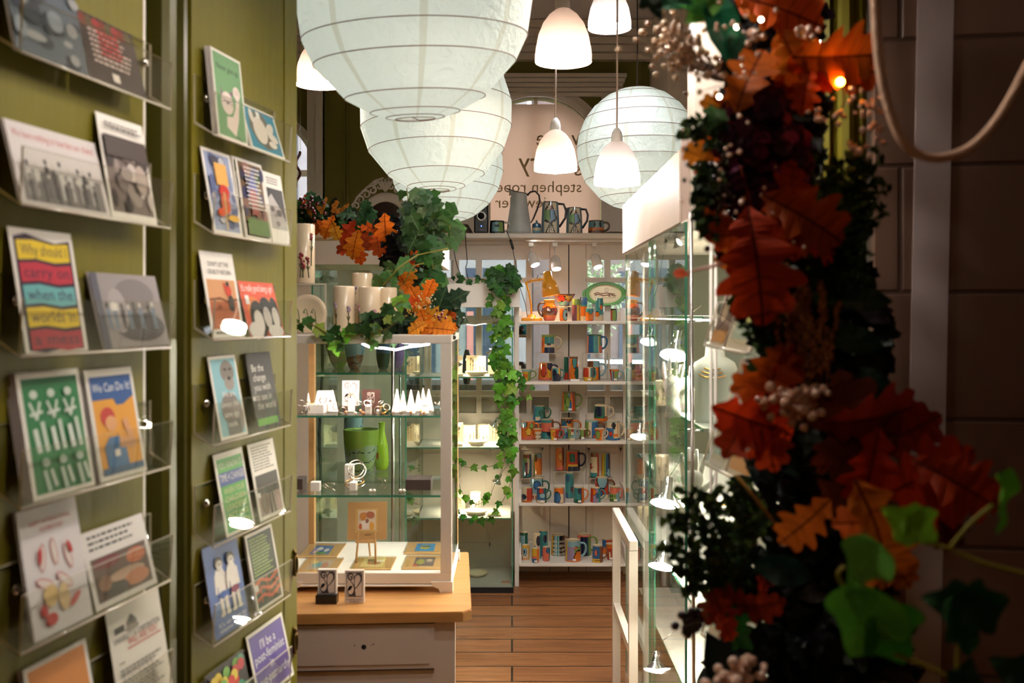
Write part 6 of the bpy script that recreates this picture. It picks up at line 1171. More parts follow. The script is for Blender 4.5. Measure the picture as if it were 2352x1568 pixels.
# ================= RIGHT HAND JEWELLERY CABINET
XC = .403; YN, YFf = 2.31, 3.63; XW = .86
t = thing('wall_cabinet', 'long brightly lit glass jewellery cabinet with white fascia along the right', 'cabinet', ((XC+XW)/2, (YN+YFf)/2, 0))
zf0, zf1 = Z(511, YN+.09), Z(345, YN+.09); YNf = YN+.09
g = MB(); g.prism([(XC-.0, YNf, zf0), (XC, YFf, zf0), (XW, YFf, zf0), (XW, YNf, zf0)], (0, 0, zf1-zf0)); g.build('fascia', mat('fascia_white', (214, 194, 178), .5, noise=.03, bump=.3, bscale=9), t)
g = MB(); g.box(XC+.004, XC+.02, YNf-.02, YNf, zf0, zf1+.05); g.build('corner_trim', mat('taupe_trim', (180, 160, 150), .5), t)
g = MB(); g.box(XC+.02, XW, YN-.01, YNf, zf0-.0, zf1+.3); g.build('end_fascia', CREAM, t)
g = MB(); g.box(XC+.01, XW, YN, YFf, 0, .10); g.build('base', WHITE, t); g = MB(); g.box(XC+.004, XW, YN, YFf, zf0-.006, zf0); g.build('top_panel', WHITE, t)
g = MB(); g.box(XW-.02, XW, YN, YFf, .1, zf0); g.build('back_board', WHITE, t)
g = MB(); g.box(XC+.02, XW-.02, YFf-.02, YFf-.015, .1, zf0); g.build('far_glass', GLASST, t)
for a, b in ((YN+.01, 2.93), (2.90, YFf-.02)):
    off = 0 if a < 2.5 else .010
    g = MB(); g.box(XC+off, XC+off+.005, a, b, .10, zf0-.006, 0); g.box(XC+off-.0004, XC+off+.0054, a-.0015, a, .10, zf0-.006, 1); g.box(XC+off-.0004, XC+off+.0054, b, b+.0015, .1, zf0-.006, 1); g.build('sliding_glass', [GLASST, GEDGE], t)
g = MB(); g.box(XC+.01, XW-.02, YN, YN+.004, .1, zf0-.006); g.build('end_glass', GLASST, t)
for i, (x, y) in enumerate(((X(1597, 2.24), 2.24), )):
    g = MB(); g.cyl((x, y, 0), (x-.01, y, zf0+.01), .0045); g.build('upright_rod', STEEL, t)
g = MB(); g.cyl((XC+.02, 3.2, .1), (XC+.02, 3.2, zf0), .004); g.cyl((XC+.02, YFf-.03, .1), (XC+.02, YFf-.03, zf0), .006); g.build('upright_rod', PORC, t)
shz = [1.395, 1.129, .90, .677, .42]
for z in shz:
    g = MB(); g.box(XC+.05, XW-.03, YN+.05, YFf-.06, z-.008, z, 0); g.box(XC+.0485, XC+.05, YN+.05, YFf-.06, z-.0082, z+.0002, 1); g.build('shelf_board', [VELVET, GEDGE], t)
    g = MB(); g.cyl((XC+.005, 2.25 if 0 else YN+.12, z-.012), (XC+.06, YN+.12, z-.012), .003); g.build('shelf_bracket', STEEL, t); g = MB(); g.box(XC+.07, XC+.078, YN+.1, YFf-.1, z-.0115, z-.0085); g.build('light_strip', MATS.get('added_shelf_glow') or emis('added_shelf_glow', (255, 240, 222), 30), t)  # strips under the shelves are added to brighten the cabinet interior
# row of small halogen heads under the fascia
for i, (px, py, Y) in enumerate(((1464, 592, 3.45), (1479, 586, 3.3), (1508, 580, 3.0), (1503, 575, 3.05), (1532, 548, 2.75), (1556, 540, 2.6), (1555, 560, 2.62))):
    minispot(px+4, py, Y, (.5, .2, -1), 'small chrome lamp under the fascia, number %s from the far end' % ['one', 'two', 'three', 'four', 'five', 'six', 'seven'][i], 'chrome lamps under the cabinet fascia', None, .7)
for i, (px, py, Y, s_, l) in enumerate(((1548, 810, 2.75, 1.5, 'large glowing round lamp high in the right cabinet'), (1490, 782, 3.1, 1.0, 'round lamp beyond the large one, high in the right cabinet'), (1466, 1000, 3.3, 1.0, 'tilted round lamp near the far glass of right cabinet'), (1528, 1150, 2.8, 1.6, 'round lamp at middle height in the right cabinet'), (1521, 1295, 2.8, 1.5, 'lowest large round lamp in the right cabinet'), (1502, 1535, 2.8, 1.1, 'round lamp at the bottom edge in the right cabinet'), (1640, 845, 2.6, 1.5, 'round lamp behind the hanging picture racks'), (1700, 1000, 2.6, 1.2, 'round lamp hidden behind the second picture rack'))):
    minispot(px, py, Y, (-.25, -.55, -1), l, 'round lamps inside the right cabinet', None, s_)
# jewellery props
def busto(x, y, z, label):
    t = thing('necklace_bust', label, 'bust', (x, y, z)); g = MB(); g.lathe([(.05, 0), (.055, .01), (.05, .08), (.062, .12), (.05, .15), (.026, .165), (.022, .20), (.001, .205)], 28, org=(x, y, z), sx=1, sy=.6); g.build('form', VELVET, t)
    g = MB()
    for k in range(3): g.tube(circ((x, y-.004, z+.145-.008*k), .04+.006*k, (0, -.35, 1), 0, .7), .0018, 6, closed=True)
    g.build('necklace', GOLD, t)
busto(X(1633, 2.55), 2.5, 1.129, 'white neck bust wearing strands behind the picture racks')
def hand(x, y, z, label, s_=1.0, yaw=0):
    t = thing('hand_display', label, 'ring display', (x, y, z)); g = MB(); g.lathe([(.022*s_, 0), (.017*s_, .03*s_), (.019*s_, .06*s_), (.026*s_, .085*s_), (.024*s_, .10*s_), (.010*s_, .11*s_), (.001, .112*s_)], 20, org=(x, y, z), sy=.55)
    for k, (dx, L) in enumerate(((-.019, .050), (-.007, .062), (.006, .058), (.018, .044))):
        p = Vector((x+dx*s_, y, z+.095*s_)); g.tube([p, p+Vector((dx*.25, -.004, L*.5))*s_, p+Vector((dx*.35, -.012, L))*s_], [.0062*s_, .0056*s_, .003*s_], 8)
    p = Vector((x+.022*s_, y-.002, z+.06*s_)); g.tube([p, p+Vector((.018, -.008, .02))*s_, p+Vector((.026, -.012, .042))*s_], [.0075*s_, .006*s_, .003*s_], 8); g.build('hand', VELVET, t)
    g = MB(); g.tube(circ((x-.007*s_*1.1, y-.003, z+.125*s_), .0075*s_, (0, 0, 1)), .0012, 6, closed=True); g.build('ring', GOLD, t)
hand(X(1545, 2.62), 2.62, 1.129, 'white hand form upright on the second shelf near cabinet glass'); hand(X(1590, 2.45), 2.45, .90, 'white hand form wearing a ring, nearest on a lower shelf', 1.1); hand(X(1580, 2.75), 2.75, 1.129, 'white hand form farther back on the second cabinet shelf', .9)
for i, (px, Y, z, l) in enumerate(((1515, 2.95, 1.129, 'cream mug shaped pot in the far part of right cabinet'), (1520, 3.0, .90, 'pair like cream pot on middle shelf of the right cabinet'), (1480, 3.35, .677, 'cream pot on lower shelf by the far end of right cabinet'))):
    ceramic(px-16, px+16, HY-(z+.075-H)*F/Y, Y, z, l, [(-.3, .1, .5, 0), (.2, .1, .6, .1)], i, (140, 120, 110), 'ceramic_candle_vase', 'cream pots inside the right cabinet')
for i, (px, Y, z) in enumerate(((1560, 2.5, .90), (1600, 2.45, .677), (1530, 2.8, .677), (1620, 2.45, 1.129))):
    g = MB(); x = X(px, Y); x = max(x, XC+.09); g.prism([(x, Y-.03, z), (x+.07, Y-.03, z), (x+.07, Y+.03, z), (x, Y+.03, z)], (0, 0, .02)); 
    for k in range(3): g.tube(circ((x+.015+.02*k, Y-.005, z+.022), .006, (0, 0, 1)), .0011, 5, 1, closed=True)
    tag(g.build('jewellery_tray', [VELVET, GOLD]), 'low white tray of gold rings, '+['front middle shelf', 'near end of lower shelf', 'farther along lower shelf', 'beside the neck bust'][i]+' in right cabinet', 'tray')
# white console beyond the cabinet
XCc = X(1406, 3.72); g_t = thing('white_console', 'low slim white open stand along the far foot of the glass cabinet', 'stand', (XCc+.014, 3.45, 0)); zc_ = Z(1165, 3.72)
g = MB(); g.bbox(XCc, XCc+.028, 3.18, 3.72, zc_-.035, zc_, .003); g.build('table_top', WHITE, g_t)
for y in (3.18, 3.69): g = MB(); g.box(XCc, XCc+.028, y, y+.03, 0, zc_-.035); g.build('leg', WHITE, g_t)
g = MB(); g.box(XCc+.002, XCc+.026, 3.19, 3.71, .30, .33); g.build('shelf', WHITE, g_t)
# ================= LEAVES
def cr(pts, n=3):
    out = []; P_ = [Vector(p) for p in pts]
    for i in range(len(P_)-1):
        p0, p1, p2, p3 = P_[max(i-1, 0)], P_[i], P_[i+1], P_[min(i+2, len(P_)-1)]
        for k in range(n):
            u = k/n; out.append(.5*((2*p1)+(p2-p0)*u+(2*p0-5*p1+4*p2-p3)*u*u+(3*p1-p0-3*p2+p3)*u**3))
    return out+[P_[-1]]
OUT = {
 'oak': cr([(.02, -.5), (.11, -.40), (.20, -.33), (.13, -.24), (.24, -.16), (.33, -.08), (.19, .0), (.33, .09), (.38, .2), (.21, .22), (.27, .33), (.22, .42), (.11, .40), (.08, .48), (.0, .52)], 2),
 'ivy': [(.0, -.28), (.14, -.42), (.34, -.44), (.36, -.26), (.56, -.08), (.46, .04), (.26, .06), (.22, .22), (.12, .40), (.0, .58)],
 'ivyb': cr([(.0, -.26), (.10, -.40), (.28, -.40), (.46, -.24), (.50, -.02), (.34, .08), (.22, .22), (.12, .42), (.0, .55)], 2),
 'plain': cr([(.0, -.5), (.16, -.32), (.25, -.05), (.2, .22), (.0, .5)], 2),
 'holly': [(.0, -.5), (.14, -.36), (.12, -.26), (.26, -.14), (.2, -.03), (.3, .1), (.2, .18), (.22, .3), (.1, .36), (.0, .5)],
 'petal': [(.0, -.45), (.2, -.35), (.36, -.05), (.34, .25), (.15, .45), (.0, .4)],
}
def leaf(g, pos, up, nrm, size, kind, col, curl=.18, vein=None, var=0, rnd=random):
    up = Vector(up).normalized(); nrm = Vector(nrm); nrm = (nrm-up*nrm.dot(up))
    if nrm.length < 1e-4: nrm = up.orthogonal()
    nrm.normalize(); sd = up.cross(nrm); pos = Vector(pos); o = OUT[kind]; n = len(o)
    def q(x, y): return pos+sd*(x*size)+up*(y*size)+nrm*(size*(curl*abs(x)*.9-curl*1.2*(y*y)+.05*math.sin(9*x+7*y)*(abs(x) > .1)))
    mid = [q(0, p[1]) for p in o]; R_ = [q(p[0], p[1]) for p in o]; L = [q(-p[0], p[1]) for p in o]
    if var: col = tuple(max(0, min(255, c*rnd.uniform(1-var, 1+var))) for c in col)
    lf = tuple(min(255, c*1.06) for c in col)
    fs = []
    for i in range(n-1): fs += [(i, n+i, n+i+1, i+1)]
    g.add(mid+R_, fs, 0, col, False); g.add(mid+L, [(i, i+1, n+i+1, n+i) for i in range(n-1)], 0, lf, False)
    if vein:
        w_ = size*.012; m2 = [p+nrm*.0006 for p in mid]; g.add([p-sd*w_ for p in m2]+[p+sd*w_ for p in m2], [(i, i+1, n+i+1, n+i) for i in range(n-1)], 0, vein)
        for k in range(2, n-3, max(1, n//6)):
            for s_, E_ in ((1, R_), (-1, L)):
                a = m2[k]; b = E_[min(n-2, k+2)]+nrm*.0006; b = a+(b-a)*.8; g.add([a-up*w_*.5, a+up*w_*.5, b+up*w_*.2, b-up*w_*.2], [(0, 1, 2, 3)], 0, vein)
IVC = [(58, 96, 44), (44, 82, 40), (74, 112, 58), (92, 124, 84), (36, 70, 36)]
IVL = [(86, 140, 44), (70, 124, 40), (54, 104, 36), (108, 158, 56)]
ORC = [(228, 128, 34), (206, 92, 28), (236, 160, 52), (178, 64, 30)]
def dirang(a, tw=0): a = math.radians(a); return Vector((math.sin(a), tw, math.cos(a)))   # angle clockwise from straight up, seen by the camera
def vine(g, gs, pts, n, size, cols, seed, r=.0011, spread=1.0, kind='ivy', sc=(110, 104, 60), face=-1):
    rnd = random.Random(seed); path = cr(pts, 8); gs.tube(path, r, 5, 0, sc); L = len(path)
    for i in range(n):
        u = (i+rnd.random()*.8)/n; p = path[min(L-1, int(u*(L-1)))]; a = rnd.uniform(110, 250); d = rnd.uniform(.25, .8)*size*spread; sd = rnd.choice((-1, 1))
        q = p+Vector((sd*d, rnd.uniform(-.5, .3)*size, rnd.uniform(-.4, .4)*size)); gs.tube([p, (p+q)/2+Vector((0, 0, .004)), q], .0007, 4, 0, sc)
        leaf(g, q, dirang(a if sd > 0 else 360-a, rnd.uniform(-.3, .3)), (rnd.uniform(-.6, .6), face, rnd.uniform(-.2, .5)), size*rnd.uniform(.65, 1.15), kind, rnd.choice(cols), .2, None, .1, rnd)

# ================= IVY HANGING DOWN THE SECOND VITRINE
t = thing('ivy_plant', 'long trailing ivy hanging down the front of the cream ceramics vitrine', 'plant', (X(1150, 4.96), 5.06, Z(651, 5.0))); g = MB(); gs = MB(); Yv = 4.93
for k, pts in enumerate([[(1152, 640, 5.03), (1150, 630, 4.96), (1160, 690, 4.94), (1150, 760, 4.94), (1160, 840, 4.94), (1165, 920, 4.94), (1172, 1000, 4.94), (1160, 1050, 4.94)],
                        [(1155, 640, 5.03), (1130, 640, 4.95), (1132, 720, 4.93), (1140, 800, 4.93), (1150, 880, 4.93), (1158, 960, 4.93), (1160, 1030, 4.93)],
                        [(1160, 640, 5.03), (1175, 645, 4.95), (1160, 720, 4.92), (1158, 800, 4.92), (1170, 870, 4.92), (1160, 960, 4.92)]]):
    vine(g, gs, [P(*p) for p in pts], 34, .062, IVL, k, spread=.45)
rnd = random.Random(44)
for i in range(70):
    a = rnd.uniform(0, 2*PI); r = rnd.random()**.5; p = P(1158+34*r*math.cos(a), 644+32*r*math.sin(a), rnd.uniform(4.9, 5.02)); leaf(g, p, dirang(rnd.uniform(90, 270), rnd.uniform(-.3, .3)), (rnd.uniform(-.6, .6), -1, rnd.uniform(-.2, .6)), .058*rnd.uniform(.7, 1.1), 'ivy', rnd.choice([(40, 78, 36), (52, 92, 44), (34, 66, 34)]), .2, None, .1, rnd)
for k, (pts, n, s_) in enumerate([([(1160, 1030), (1150, 1060), (1120, 1072), (1090, 1075), (1060, 1068), (1040, 1052)], 7, .05), ([(1163, 1040), (1152, 1080), (1137, 1110), (1125, 1140), (1110, 1152), (1095, 1158), (1075, 1148), (1060, 1128), (1055, 1112)], 10, .05), ([(1174, 1050), (1174, 1100), (1160, 1140), (1140, 1170), (1115, 1190), (1085, 1193), (1060, 1190), (1038, 1176)], 12, .055),
                                 ([(1180, 830), (1186, 860), (1195, 880), (1190, 905)], 4, .06), ([(1172, 900), (1195, 920), (1215, 905), (1228, 885)], 4, .045), ([(1172, 980), (1176, 1040), (1174, 1120)], 7, .06)]):
    vine(g, gs, [P(a, b, 4.95) for a, b in pts], n, s_*.8, IVL, 20+k, .0014, .4)
g.build('ivy_leaves', FOLI, t); gs.build('stems', FOLI, t)
g = MB(); g.lathe([(.03, 0), (.042, .03), (.045, .055), (.041, .055), (.001, .045)], 20, org=(X(1152, 5.1), 5.1, Z(651, 5.0)+.0005)); g.build('pot', BROWN, t)
# spare strands on the vitrine top
t = thing('ivy_sprig', 'thin ivy sprigs lying along the white top left of trailing ivy', 'plant', P(1090, 648, 5.02)); g = MB(); gs = MB()
for k, pts in enumerate([[(1050, 648), (1062, 640), (1080, 648), (1098, 640)], [(1092, 648), (1110, 640), (1125, 648)], [(1060, 650), (1052, 638), (1045, 630)]]): vine(g, gs, [P(a, b, 5.0) for a, b in pts], 5, .035, IVC, 60+k, .001, .5)
g.build('ivy_leaves', FOLI, t); gs.build('stems', FOLI, t)

# ================= ORNATE MIRROR
Ym = 5.22; t = thing('ornate_mirror', 'white carved oval mirror behind the paper lanterns and ivy', 'mirror', P(885, 630, Ym)); k_ = Ym/F; cx_, cz_ = X(885, Ym), Z(540, Ym)
def el(rx, ry, y, n=56): return [(cx_+rx*k_*math.cos(a), y, cz_+ry*k_*math.sin(a)) for a in np.linspace(0, 2*PI, n+1)[:-1]]
g = MB(); g.add(el(56, 78, Ym+.004), [tuple(range(56))]); g.build('mirror_glass', mat('mirror_silver', (225, 228, 230), .03, metal=1), t)
g = MB(); A = [el(55, 77, Ym), el(58, 80, Ym-.008), el(62, 85, Ym-.004), el(66, 91, Ym-.010), el(72, 97, Ym-.006), el(74, 99, Ym+.012)]
g.add([p for r in A for p in r], [(i*56+j, i*56+(j+1) % 56, (i+1)*56+(j+1) % 56, (i+1)*56+j) for i in range(5) for j in range(56)], sm=True)
CARV = mat('carved_white', (206, 196, 188), .6, bump=.3, bscale=40); g.build('oval_frame', CARV, t); g = MB()
def scroll(px, py, r, a0, turns, th, flip=1):
    pts = []; n = 22
    for i in range(n): u = i/(n-1); a = a0+flip*turns*2*PI*u; rr = r*(1-.8*u); pts.append((X(px, Ym)+rr*k_*math.cos(a), Ym-.002, Z(py, Ym)+rr*k_*math.sin(a)))
    g.tube(pts, [th*k_*(1-.5*i/n) for i in range(n)], 6)
for sg in (-1, 1):
    for (dx, py, r, a0, tn, th) in ((14, 428, 13, -.4, 1.1, 3.2), (30, 437, 12, .6, 1.1, 3), (44, 447, 11, .2, 1.2, 3), (57, 459, 10, 0, 1.2, 2.8), (67, 473, 9, -.2, 1.2, 2.6), (75, 489, 8, -.3, 1.2, 2.4), (80, 506, 8, -.4, 1.1, 2.4), (24, 419, 7, 2, .9, 2.4)):
        scroll(885+sg*dx, py, r, a0 if sg > 0 else PI-a0, tn, th, sg)
    g.tube([P(885+sg*4, 409, Ym), P(885+sg*24, 415, Ym), P(885+sg*44, 432, Ym), P(885+sg*62, 450, Ym), P(885+sg*74, 470, Ym), P(885+sg*82, 495, Ym), P(885+sg*86, 520, Ym)], .0055, 6)
for a in (-40, -20, 0, 20, 40): g.tube([P(885, 440, Ym-.004), P(885+a*.25, 425, Ym-.008), P(885+a*.42, 410+abs(a)*.1, Ym)], [.004, .010, .003], 8)
g.build('carved_crest', CARV, t)

# ================= LEFT GARLAND OVER VITRINE AND WHITE CABINET
def garland_core(g, path, radii, n, size, cols, seed, kinds=('holly', 'plain', 'ivy')):
    rnd = random.Random(seed); L = len(path)
    for i in range(n):
        u = rnd.random()*(L-1); k = int(u); p = path[k].lerp(path[min(k+1, L-1)], u-k); R = radii[0]+(radii[1]-radii[0])*u/L
        a = rnd.uniform(0, 2*PI); b = rnd.uniform(-1, 1); r = R*rnd.random()**.45; q = p+Vector((r*math.cos(a)*math.sqrt(1-b*b), r*math.sin(a)*math.sqrt(1-b*b)*.8, r*b))
        leaf(g, q, (rnd.uniform(-1, 1), rnd.uniform(-.5, .5), rnd.uniform(-1, 1)), (rnd.uniform(-.8, .8), -1, rnd.uniform(-.6, .8)), size*rnd.uniform(.6, 1.2), rnd.choice(kinds), rnd.choice(cols), .2, None, .15, rnd)
def cluster(g, c, n, R, r0, cols, seed, flat=1):
    rnd = random.Random(seed)
    for i in range(n):
        d = Vector((rnd.gauss(0, 1), rnd.gauss(0, .6)*flat, rnd.gauss(0, 1)))*R*.5; g.ball(Vector(c)+d, r0*rnd.uniform(.7, 1.2), c=rnd.choice(cols), seg=7, rings=5)
t = thing('autumn_garland', 'autumn leaf garland draped over the vitrine and white display cabinet', 'garland', P(1000, 700, 2.6))
DKG = [(26, 48, 28), (36, 62, 34), (20, 36, 24), (44, 74, 40), (30, 34, 26)]
path = cr([P(655, 500, 2.85), P(720, 495, 2.85), P(770, 505, 2.88), P(830, 530, 2.9), P(890, 545, 2.9), P(935, 575, 2.85), P(965, 620, 2.75), P(980, 680, 2.62), P(985, 735, 2.50)], 4)
g = MB(); garland_core(g, path, (.038, .05), 330, .055, DKG, 1)
path2 = cr([P(1030, 720, 2.42), P(980, 735, 2.42), P(930, 745, 2.40), P(880, 748, 2.38), P(840, 755, 2.36)], 4); garland_core(g, path2, (.036, .018), 170, .045, DKG, 2); 
for p in (P(905, 545, 2.82), P(925, 590, 2.75)): garland_core(g, [p, p], (.06, .06), 60, .05, [(20, 16, 24), (30, 22, 34), (24, 30, 24)], 5)
g.build('dark_foliage', FOLI, t)
g = MB()
for px, py, s_, a, c, Y in [(755, 520, 58, 200, 0, 2.78), (735, 520, 50, 230, 1, 2.8), (770, 530, 45, 160, 2, 2.77), (800, 530, 60, 210, 3, 2.8), (815, 560, 70, 190, 0, 2.76), (800, 565, 60, 240, 3, 2.78), (825, 580, 55, 170, 1, 2.76), (838, 550, 60, 130, 3, 2.8), (845, 520, 50, 300, 1, 2.82), (885, 525, 75, 175, 0, 2.75), (868, 560, 60, 170, 1, 2.75), (945, 600, 60, 60, 1, 2.62), (938, 625, 62, 190, 2, 2.6), (930, 650, 50, 150, 0, 2.58), (935, 605, 40, 250, 3, 2.6), (960, 690, 70, 330, 0, 2.45), (985, 670, 60, 20, 0, 2.45), (970, 715, 80, 210, 0, 2.40), (1000, 730, 80, 120, 2, 2.36), (975, 740, 70, 160, 0, 2.35), (1010, 755, 70, 95, 2, 2.34), (960, 752, 50, 240, 2, 2.34), (1020, 735, 60, 60, 1, 2.38), (950, 700, 60, 280, 1, 2.42), (990, 700, 55, 80, 0, 2.40), (1025, 750, 50, 100, 0, 2.35), (928, 690, 40, 200, 3, 2.45), (710, 465, 40, 330, 3, 2.8)]:
    leaf(g, P(px, py, Y), dirang(a, -.15), (.1*((px % 5)-2), -1, .35), s_*Y/F*1.02, 'oak', ORC[c], .22, (150, 50, 16), .08)
g.build('oak_leaves', PETAL, t)
g = MB(); gs = MB()
for k, (x0, y0, x1, y1) in enumerate([(735, 500, 750, 455), (760, 495, 775, 462), (745, 490, 725, 470), (770, 490, 800, 470), (715, 500, 705, 470), (1020, 700, 1062, 670), (1030, 705, 1058, 690), (780, 500, 765, 470), (995, 700, 1010, 670)]):
    gs = MB(); a, b = P(x0, y0, 2.78 if x0 < 900 else 2.4), P(x1, y1, 2.76 if x0 < 900 else 2.4); gs.tube([a, (a+b)/2+Vector((.004, 0, .003)), b], .0012, 5, 0, (170, 120, 60)); rnd = random.Random(k)
    for i in range(16): p = a.lerp(b, .3+.7*i/16); leaf(gs, p, (rnd.uniform(-1, 1), 0, rnd.uniform(.2, 1)), (0, -1, 0), .014, 'plain', (196, 130, 50), .1)
    gs.build('dried_grass', PETAL, t)
pass
g = MB()
for c, n, R, r_, cols in [((712, 470, 2.75), 26, .03, .0055, [(80, 16, 30), (60, 12, 24)]), ((893, 450+80, 2.78), 10, .02, .004, [(60, 40, 40)]), ((970, 700, 2.33), 22, .03, .0022, [(236, 190, 90), (226, 206, 170)]), ((940, 715, 2.36), 14, .018, .0022, [(236, 190, 90)]), ((985, 690, 2.32), 14, .02, .0022, [(240, 216, 170)]), ((1035, 745, 2.36), 22, .03, .005, [(24, 36, 24), (36, 50, 34)]), ((1003, 632, 2.55), 16, .025, .003, [(96, 76, 90)]), ((1015, 722, 2.32), 8, .015, .004, [(120, 20, 36)])]: g = MB(); cluster(g, P(*c), n, R, r_, cols, n); g.build('berry_cluster', GLAZE, t)
g = MB(); gs = MB(); rnd = random.Random(9)
for i in range(105):   # grey green ivy mound
    a = rnd.uniform(0, 2*PI); r = rnd.random()**.5; px, py = 970+52*r*math.cos(a), 532+86*r*math.sin(a); Y = rnd.uniform(2.55, 2.78); leaf(g, P(px, py, Y), dirang(rnd.uniform(120, 240), -.1), (rnd.uniform(-.5, .5), -1, rnd.uniform(.0, .7)), rnd.uniform(.024, .046), 'ivy', rnd.choice([(54, 80, 48), (78, 104, 76), (36, 60, 34), (60, 90, 46), (104, 126, 104), (120, 140, 118)]), .2, (150, 166, 130) if i % 2 else None, .1, rnd)
for k, (pts, n, s_, Y) in enumerate([([(940, 520), (938, 470), (934, 432)], 4, .04, 2.62), ([(960, 500), (962, 455), (970, 440)], 6, .045, 2.62), ([(980, 520), (1000, 490), (1020, 500), (1035, 530), (1030, 560)], 9, .055, 2.6), ([(990, 500), (975, 470), (985, 455)], 5, .045, 2.64), ([(985, 590), (1000, 575), (1020, 572), (1030, 560)], 5, .05, 2.55), ([(985, 580), (995, 620), (990, 660), (1005, 690)], 9, .05, 2.5), ([(920, 620), (890, 625), (875, 640)], 5, .05, 2.5), ([(920, 660), (925, 690), (915, 710)], 5, .04, 2.48), ([(1000, 640), (1012, 650), (1020, 640)], 4, .04, 2.55)]): vine(g, gs, [P(a, b, Y) for a, b in pts], n, s_, IVC[:4], 80+k, .0013, .5, sc=(150, 140, 70))
gs.build('stems', FOLI, t); gs = MB(); gs.tube([P(880, 655, 2.46), P(915, 615, 2.46), P(960, 585, 2.47), P(1005, 576, 2.5), P(1030, 570, 2.5)], .0018, 6, 0, (160, 150, 70)); gs.build('stems', FOLI, t); gs = MB(); gs.tube([P(925, 655, 2.45), P(950, 610, 2.45), P(990, 600, 2.5)], .0016, 6, 0, (160, 150, 70))
for k, (pts, n, s_) in enumerate([([(660, 738), (720, 748), (760, 768), (820, 770), (880, 758), (910, 740)], 16, .036), ([(760, 765), (775, 785), (780, 800)], 4, .035), ([(850, 765), (845, 785)], 3, .04), ([(900, 735), (905, 705), (925, 690)], 4, .04)]): vine(g, gs, [P(a, b, 2.285) for a, b in pts], n, s_, IVC[:3]+[(120, 160, 60)], 100+k, .0014, .45, sc=(130, 110, 60))
for px, py, s_, a in [(1010, 700, 95, 20), (1040, 690, 90, 60), (1000, 725, 70, 200), (1040, 725, 80, 110), (880, 740, 70, 250), (850, 735, 60, 300), (905, 765, 70, 180), (920, 735, 60, 90), (715, 460, 50, 0), (722, 470, 60, 60), (795, 490, 60, 280), (840, 500, 70, 60), (840, 480, 50, 10)]:
    leaf(g, P(px, py, 2.38 if py > 600 else 2.78), dirang(a, -.2), (.1, -1, .4), s_*2.4/F, 'holly' if py > 600 else 'oak', [(40, 76, 46), (54, 92, 56), (34, 62, 40)][px % 3], .25, (80, 110, 70), .1)
g.build('ivy_leaves', FOLI, t); gs.build('stems', FOLI, t)

# ================= RIGHT FOREGROUND: WALL, POST, ROPE
def tilewall():
    m = bpy.data.materials.new('painted_brick'); m.use_nodes = True; n = m.node_tree; b = n.nodes['Principled BSDF']; tc_ = n.nodes.new('ShaderNodeTexCoord'); mp = n.nodes.new('ShaderNodeMapping'); mp.inputs['Rotation'].default_value = (PI/2, 0, 0)
    br = n.nodes.new('ShaderNodeTexBrick'); br.inputs['Scale'].default_value = 1; br.inputs['Brick Width'].default_value = .42; br.inputs['Row Height'].default_value = .205; br.inputs['Mortar Size'].default_value = .005; br.inputs['Mortar Smooth'].default_value = .6
    br.inputs['Color1'].default_value = lin((120, 92, 76)); br.inputs['Color2'].default_value = lin((106, 80, 66)); br.inputs['Mortar'].default_value = lin((80, 60, 50)); n.links.new(tc_.outputs['Object'], mp.inputs[0]); n.links.new(mp.outputs[0], br.inputs[0]); n.links.new(br.outputs[0], b.inputs['Base Color']); b.inputs['Roughness'].default_value = .4
    bp = n.nodes.new('ShaderNodeBump'); bp.inputs['Strength'].default_value = .5; bp.inputs['Distance'].default_value = .01; bp.invert = True; n.links.new(br.outputs['Fac'], bp.inputs['Height']); n.links.new(bp.outputs[0], b.inputs['Normal']); return m
Yb = 1.62; g = MB(); g.prism([(X(2010, Yb), Yb, 0), (2.3, Yb-.25, 0), (2.3, Yb+.1, 0), (X(2010, Yb)+.02, Yb+.13, 0)], (0, 0, 3.22)); struct('wall_brick', g, tilewall())
g = MB(); g.prism([(.680, 1.6075, 3.2), (.735, 1.5985, 3.2), (.690, 1.605, .8), (.635, 1.613, .8)][::-1], (0, -.0015, 0)); o = g.build('plastic_strip', mat('grey_plastic_strip', (176, 162, 160), .5)); tag(o, kind='structure'); o.name = 'trim_6'
Yp = 1.66; xa, xb = X(1893, Yp), X(1995, Yp); g = MB(); w_ = xb-xa
g.prism([(xa, Yp+.09, 0), (xa, Yp+.01, 0), (xa+w_*.12, Yp, 0), (xa+w_*.24, Yp+.012, 0), (xa+w_*.36, Yp-.008, 0), (xa+w_*.5, Yp-.014, 0), (xa+w_*.64, Yp-.006, 0), (xa+w_*.72, Yp+.012, 0), (xa+w_*.86, Yp, 0), (xb, Yp+.01, 0), (xb, Yp+.09, 0)], (0, 0, 3.22)); t = thing('door_frame', 'olive green moulded door frame behind the dark autumn garland', 'door frame', (xa, Yp, 0)); g.build('frame', GREEN, t)
g = MB(); g.cyl((X(1887, 1.5), 1.5, 0), (X(1887, 1.5), 1.5, 3.22), .0028); tag(g.build('steel_rod', STEEL), 'thin upright steel rod beside the olive door frame at right', 'rod')
g = MB(); g.tube(cr([P(2003, -700, 1.0), P(2006, -200, 1.0), P(2010, 0, 1.0), P(2018, 130, 1.0), P(2036, 230, 1.0), P(2068, 315, 1.0), P(2110, 354, 1.0), P(2165, 362, 1.0), P(2230, 338, 1.0), P(2290, 275, 1.0), P(2345, 180, 1.0), P(2420, 20, 1.0), P(2520, -300, 1.0), P(2600, -700, 1.0)], 8), .0048, 12); tag(g.build('rope_loop', ROPE, None, (0, 0, 0)), 'pale rope hanging in a loop before the dark brick wall', 'rope')

